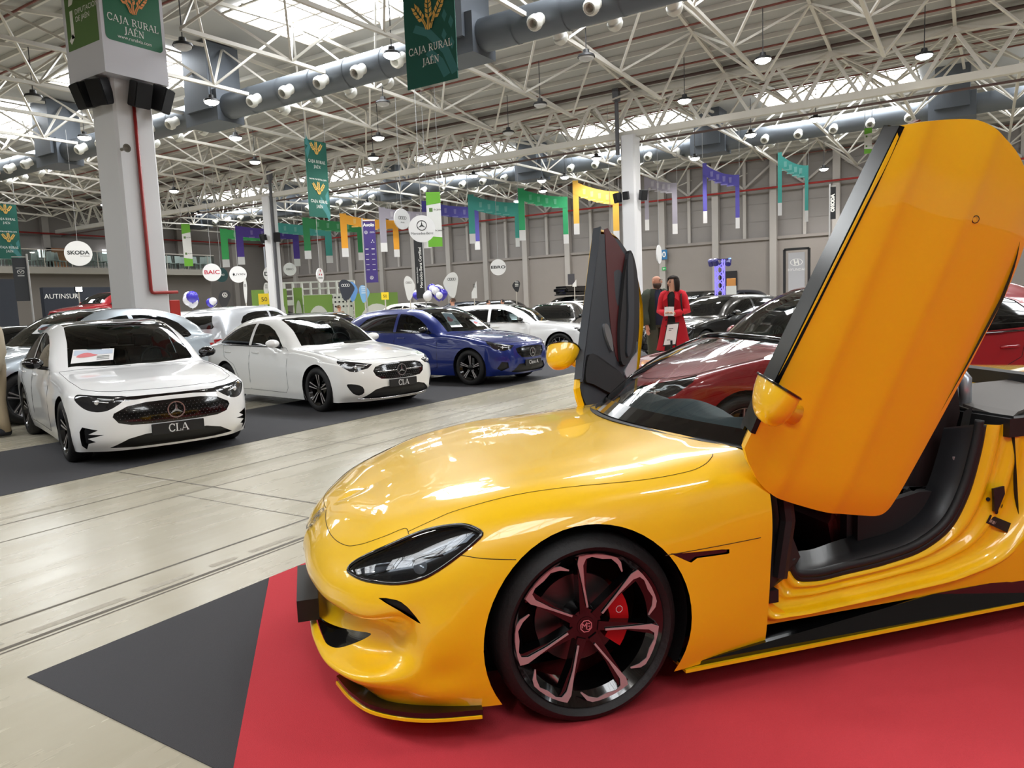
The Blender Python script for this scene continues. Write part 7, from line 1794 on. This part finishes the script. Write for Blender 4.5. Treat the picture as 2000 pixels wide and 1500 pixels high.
def sleeve(root, J, sd, k, m, r=(.074, .062, .05), name='sleeve'):
    a, b, c = J['sh'+sd], J['el'+sd], J['wr'+sd]; bm = NB()
    o_ = Vector((-a.x, 0, 0)).normalized(); tube(bm, [a+o_*.075*k+Vector((0, 0, .052*k)), a+o_*.045*k+Vector((0, 0, .042*k)), a+o_*.012*k+Vector((0, 0, .018*k)), a.lerp(b, .15), a.lerp(b, .5), b, b.lerp(c, .5), c.lerp(b, .06)], [.02*k, .052*k, .070*k, r[0]*k, (r[0]+r[1])/2*k, r[1]*k, (r[1]+r[2])/2*k, r[2]*k], 16); obj(name, bm, m, root, smooth=True)
def trousers(root, J, k, m, shoe, hw=1.):
    bm = NB()
    for sd in 'lr': 
        h, n, a = J['hip'+sd], J['knee'+sd], J['ankle'+sd]; tube(bm, [h+Vector((0, 0, .07*k)), h.lerp(n, .4), n, n.lerp(a, .6), a-Vector((0, 0, .03*k))], [.112*k*hw, .10*k*hw, .078*k*hw, .068*k*hw, .066*k], 14)
    loft(bm, [(0, 0, z*k, rx*k, ry*k) for z, rx, ry in ((.84, .17*hw, .12*hw), (.95, .175*hw, .125*hw), (1.06, .16*hw, .115*hw))], 20); obj('trousers', bm, m, root, smooth=True)
    for sd in 'lr':
        a, t = J['ankle'+sd], J['toe'+sd]; bm = NB(); tube(bm, [a+Vector((0, .055*k, -.045*k)), a+Vector((0, 0, -.03*k)), a.lerp(t, .6)+Vector((0, 0, .0)), t+Vector((0, -.03*k, 0))], [.042*k, .056*k, .052*k, .034*k], 12); obj('shoe', bm, shoe, root, smooth=True)
def people():
    SK = mat('skin', (214, 164, 138), rough=.5); SK2 = mat('skin_man', (206, 150, 124), rough=.5)
    to = math.atan2(-1, 0)
    fold = dict(l=((.17, .01, 1.41), (.245, .03, 1.14), (.07, -.215, 1.10), (.0, -.27, 1.13)), r=((.17, .01, 1.41), (.245, .03, 1.14), (.07, -.215, 1.10), (.0, -.27, 1.13)))
    hang_ = dict(l=((.185, .01, 1.41), (.235, .02, 1.12), (.235, -.06, .87), (.23, -.08, .7)), r=((.185, .01, 1.41), (.235, .02, 1.12), (.235, -.06, .87), (.23, -.08, .7)))
    # woman in the red coat, reading a leaflet, looking towards the man
    p = at_px(1317, 13.6); cam_dir = math.atan2(-p.y, -p.x)
    root, k, J = person(p, cam_dir-.25, 1.87, 'woman in a red coat over black, holding a leaflet', SK, fold, True, -.55)
    RC = mat('coat_red', (214, 24, 44), rough=.75, bump=.2, nscale=60)
    BKT = mat('top_black', (18, 18, 20), rough=.8)
    bm = NB(); loft(bm, [(0, 0, z*k, rx*k, ry*k) for z, rx, ry in ((.83, .162, .125), (.90, .165, .125), (1.0, .16, .118), (1.12, .142, .11), (1.30, .162, .122), (1.40, .13, .10), (1.45, .07, .068), (1.475, .056, .058))], 24); obj('top', bm, BKT, root, smooth=True)
    bm = NB(); loft(bm, [(0, .01, z*k, rx*k, ry*k) for z, rx, ry in ((.50, .29, .23), (.70, .245, .19), (.90, .205, .155), (1.06, .165, .132), (1.12, .163, .132), (1.30, .185, .142), (1.39, .178, .125), (1.435, .13, .10), (1.47, .085, .08))], 30, .36, 2*PI-.36); bmesh.ops.solidify(bm, geom=bm.faces[:], thickness=.012); obj('coat', bm, RC, root, smooth=50)
    for s in (1, -1):
        bm = NB(); poly(bm, [Vector(q)*k for q in ((.05*s, -.13, 1.16), (.14*s, -.135, 1.30), (.12*s, -.105, 1.40), (.075*s, -.09, 1.45), (.06*s, -.12, 1.36))]); bmesh.ops.solidify(bm, geom=bm.faces[:], thickness=.012); obj('lapel', bm, RC, root)
    bm = NB(); tube(bm, [Vector((.17*math.sin(a), .01-.138*math.cos(a), 1.09))*k for a in np.linspace(.4, 2*PI-.4, 24)], .018*k, 6); obj('coat_belt', bm, RC, root, smooth=True)
    for z in (1.22, 1.0, .9): 
        bm = NB(); bmesh.ops.create_uvsphere(bm, u_segments=8, v_segments=6, radius=.012, matrix=Matrix.Translation((-.085*k, -.135*k, z*k))); obj('button', bm, BKT, root)
    for sd in 'lr': sleeve(root, J, sd, k, RC)
    trousers(root, J, k, mat('leggings', (44, 40, 40), rough=.8), BKT, .84)
    HR = mat('hair_brown', (48, 34, 28), rough=.55)
    bm = NB(); loft(bm, [(0, .022, z*k, rx*k, ry*k) for z, rx, ry in ((1.43, .085, .06), (1.47, .105, .085), (1.55, .106, .10), (1.62, .098, .108), (1.68, .080, .095), (1.715, .045, .055), (1.725, .004, .004))], 24, .85, 2*PI-.85)
    loft(bm, [(0, .016, z*k, rx*k, ry*k) for z, rx, ry in ((1.665, .088, .108), (1.70, .066, .085), (1.722, .03, .04), (1.728, .003, .003))], 20); bmesh.ops.solidify(bm, geom=bm.faces[:], thickness=.01); hr_ = obj('hair', bm, HR, root, smooth=True); hr_.rotation_euler = (0, 0, -.5)
    bm = NB(); tube(bm, [Vector(q)*k for q in ((.14, .02, 1.46), (.155, -.08, 1.40), (.17, -.13, 1.25), (.19, -.10, 1.05))], .013, 6); obj('bag_strap', bm, BKT, root, smooth=True)
    M_ = Matrix.Translation(p) @ Matrix.Rotation(cam_dir-.25+PI/2, 4, 'Z')
    o = empty('leaflet', M_ @ Vector((.0, -.285*k, 1.135*k)), cam_dir-.25+PI/2, 'open white leaflet held by the woman in red', 'leaflet')
    for s in (1, -1):
        bm = NB(); prism(bm, [(0, 0, -.07), (.085*s, .025, -.075), (.085*s, .045, .085), (0, .015, .09)], (0, .003, 0)); obj('page', bm, WHT, o)
    # bald bearded man, half hidden behind her
    p2 = at_px(1285, 14.2); cd = math.atan2(-p2.y, -p2.x)
    root, k, J = person(p2, cd+.6, 1.92, 'bald bearded man in a dark green jacket behind the woman in red', SK2, hang_, False, .5)
    JG = mat('jacket_green', (58, 66, 52), rough=.8); NVY = mat('jumper_navy', (26, 32, 56), rough=.85)
    bm = NB(); loft(bm, [(0, 0, z*k, rx*k, ry*k) for z, rx, ry in ((.88, .185, .135), (1.1, .17, .125), (1.30, .19, .135), (1.40, .15, .105), (1.47, .075, .075))], 24); obj('jumper', bm, NVY, root, smooth=True)
    bm = NB(); loft(bm, [(0, .008, z*k, rx*k, ry*k) for z, rx, ry in ((.80, .215, .165), (1.0, .205, .155), (1.15, .195, .15), (1.30, .215, .155), (1.39, .20, .13), (1.44, .145, .105), (1.485, .085, .08))], 28, .55, 2*PI-.55); bmesh.ops.solidify(bm, geom=bm.faces[:], thickness=.012); obj('jacket', bm, JG, root, smooth=50)
    for sd in 'lr': sleeve(root, J, sd, k, JG, (.09, .074, .06))
    trousers(root, J, k, mat('trousers_olive', (70, 72, 58), rough=.8), BKT)
    BRD = mat('beard_grey', (96, 80, 72), rough=.8)
    bm = NB(); loft(bm, [(0, -.012, z*k, rx*k, ry*k) for z, rx, ry in ((1.475, .03, .06), (1.50, .058, .088), (1.535, .074, .096), (1.57, .080, .092))], 18, -1.5, 1.5); bmesh.ops.solidify(bm, geom=bm.faces[:], thickness=.008); obj('beard', bm, BRD, root, smooth=True)
    # visitor at the left edge, mostly out of frame
    p3 = onz(2, 852); cd = math.atan2(-p3.y, -p3.x)
    root, k, J = person(p3, cd-1.2, 1.74, 'visitor in beige trousers and dark shoes cut off by the left edge', SK2, hang_)
    trousers(root, J, k, mat('trousers_beige', (176, 160, 134), rough=.85), mat('shoe_dark', (30, 34, 42), rough=.6))
    bm = NB(); loft(bm, [(0, 0, z*k, rx*k, ry*k) for z, rx, ry in ((.88, .19, .14), (1.1, .175, .13), (1.30, .195, .14), (1.39, .18, .115), (1.44, .12, .09), (1.48, .065, .065))], 24); obj('jumper', bm, mat('jumper_beige', (190, 178, 156), rough=.85), root, smooth=True)
    for sd in 'lr': sleeve(root, J, sd, k, MATS['jumper_beige'])
    # heads among the cars
    for (px, d, H, face, lb, cloth, hair) in ((892, 24.6, 1.74, -.9, 'man with short brown hair and grey top among the white cars', (120, 124, 130), (92, 66, 50)), (468, 26, 1.70, 0, 'person in a dark cap standing beyond the silver SUV', (60, 56, 58), (70, 34, 30)), (961, 29, 1.66, .4, 'dark-haired person far back by the sail flag', (50, 44, 44), (30, 24, 22)), (988, 30, 1.66, -.4, 'dark-haired person far back, right of the sail flag', (44, 44, 52), (30, 24, 22)), (672, 31, 1.7, .6, 'person in a pale top by the feather flags', (150, 130, 110), (110, 80, 50))):
        q = at_px(px, d); cd = math.atan2(-q.y, -q.x); root, k, J = person(q, cd+face, H, lb, SK2, hang_)
        c_ = mat('cloth_%d_%d_%d' % cloth, cloth, rough=.85); bm = NB(); loft(bm, [(0, 0, z*k, rx*k, ry*k) for z, rx, ry in ((.86, .19, .14), (1.1, .175, .13), (1.30, .2, .145), (1.39, .18, .115), (1.44, .12, .09), (1.48, .065, .065))], 20); obj('jumper', bm, c_, root, smooth=True)
        for sd in 'lr': sleeve(root, J, sd, k, c_)
        trousers(root, J, k, mat('trousers_dark', (40, 42, 50), rough=.85), BKT)
        bm = NB(); loft(bm, [(0, .014, z*k, rx*k, ry*k) for z, rx, ry in ((1.60, .090, .105), (1.66, .084, .102), (1.70, .062, .08), (1.722, .03, .04), (1.728, .003, .003))], 20, .3, 2*PI-.3); bmesh.ops.solidify(bm, geom=bm.faces[:], thickness=.008); obj('hair', bm, mat('hair_%d' % hair[0], hair, rough=.7), root, smooth=True)
    # framed notice on a stand in front of the red coat
    a, b, c, d = [atd(*q, 12.4) for q in ((1304, 634), (1325, 632), (1319, 672), (1296, 674))]
    o = empty('notice_stand', (a.x, a.y, 0), 0, 'black-framed white notice on a stand before the woman in red', 'sign'); s0 = Vector((a.x, a.y, 0)); P = [q-s0 for q in (a, b, c, d)]; n = (P[1]-P[0]).cross(P[3]-P[0]).normalized(); n = n if n.dot(CC-a) > 0 else -n
    ce = sum(P, Vector())/4; bm = NB(); prism(bm, [ce+(q-ce)*1.14 for q in P], -n*.02); obj('frame', bm, PLA, o); bm = NB(); poly(bm, [q+n*.004 for q in P]); obj('notice', bm, WHT, o)
    L = lambda u, v: P[0]*(1-u)*(1-v)+P[1]*u*(1-v)+P[2]*u*v+P[3]*(1-u)*v+n*.007
    bm = NB(); [poly(bm, [L(*q) for q in ((.2, v), (u, v), (u, v+.03), (.2, v+.03))]) for v, u in ((.2, .6), (.28, .45), (.75, .5))]; obj('notice_print', bm, BLKP, o); bm = NB(); bar(bm, (ce.x, ce.y, 0), ce-Vector((0, 0, .1)), .02, 6); lathe(bm, [(.16, 0), (.16, .02), (0, .03)], 16, 'z', X=Matrix.Translation((ce.x, ce.y, 0))); obj('stand', bm, PLA, o)
# ================================================================== put it all together
LIGHT_SKY, LIGHT_BAY = 560, 520
def setup():
    w = bpy.data.worlds.new('world'); SC.world = w; w.use_nodes = True; b = w.node_tree.nodes['Background']; b.inputs[0].default_value = (.92, .95, 1, 1); b.inputs[1].default_value = .3
    SC.view_settings.view_transform = 'Standard'; SC.view_settings.exposure = .22
    c = SC.cycles; c.use_adaptive_sampling = True; c.adaptive_threshold = .05; c.max_bounces = 6; c.diffuse_bounces = 3; c.glossy_bounces = 3; c.transparent_max_bounces = 10; c.transmission_bounces = 4
    c.caustics_reflective = False; c.caustics_refractive = False; c.sample_clamp_indirect = 6.0
def letters_to_mesh():
    dg = bpy.context.evaluated_depsgraph_get()
    for o in [q for q in SC.objects if q.type == 'FONT']:
        me = bpy.data.meshes.new_from_object(o.evaluated_get(dg)); n = bpy.data.objects.new('lettering', me); COL.objects.link(n)
        n.parent = o.parent; n.matrix_local = o.matrix_local.copy(); bpy.data.objects.remove(o)
setup(); hall()
duct(14.4, 7.5, .36, -20, 46, .25, 'fat grey air duct under the near row of skylights')
duct(32.3, 7.95, .36, -20, 46, 0, 'fat grey air duct near the far wall')
lights(); props()
hero_doors(*hero())
people(); place_cars(); letters_to_mesh()
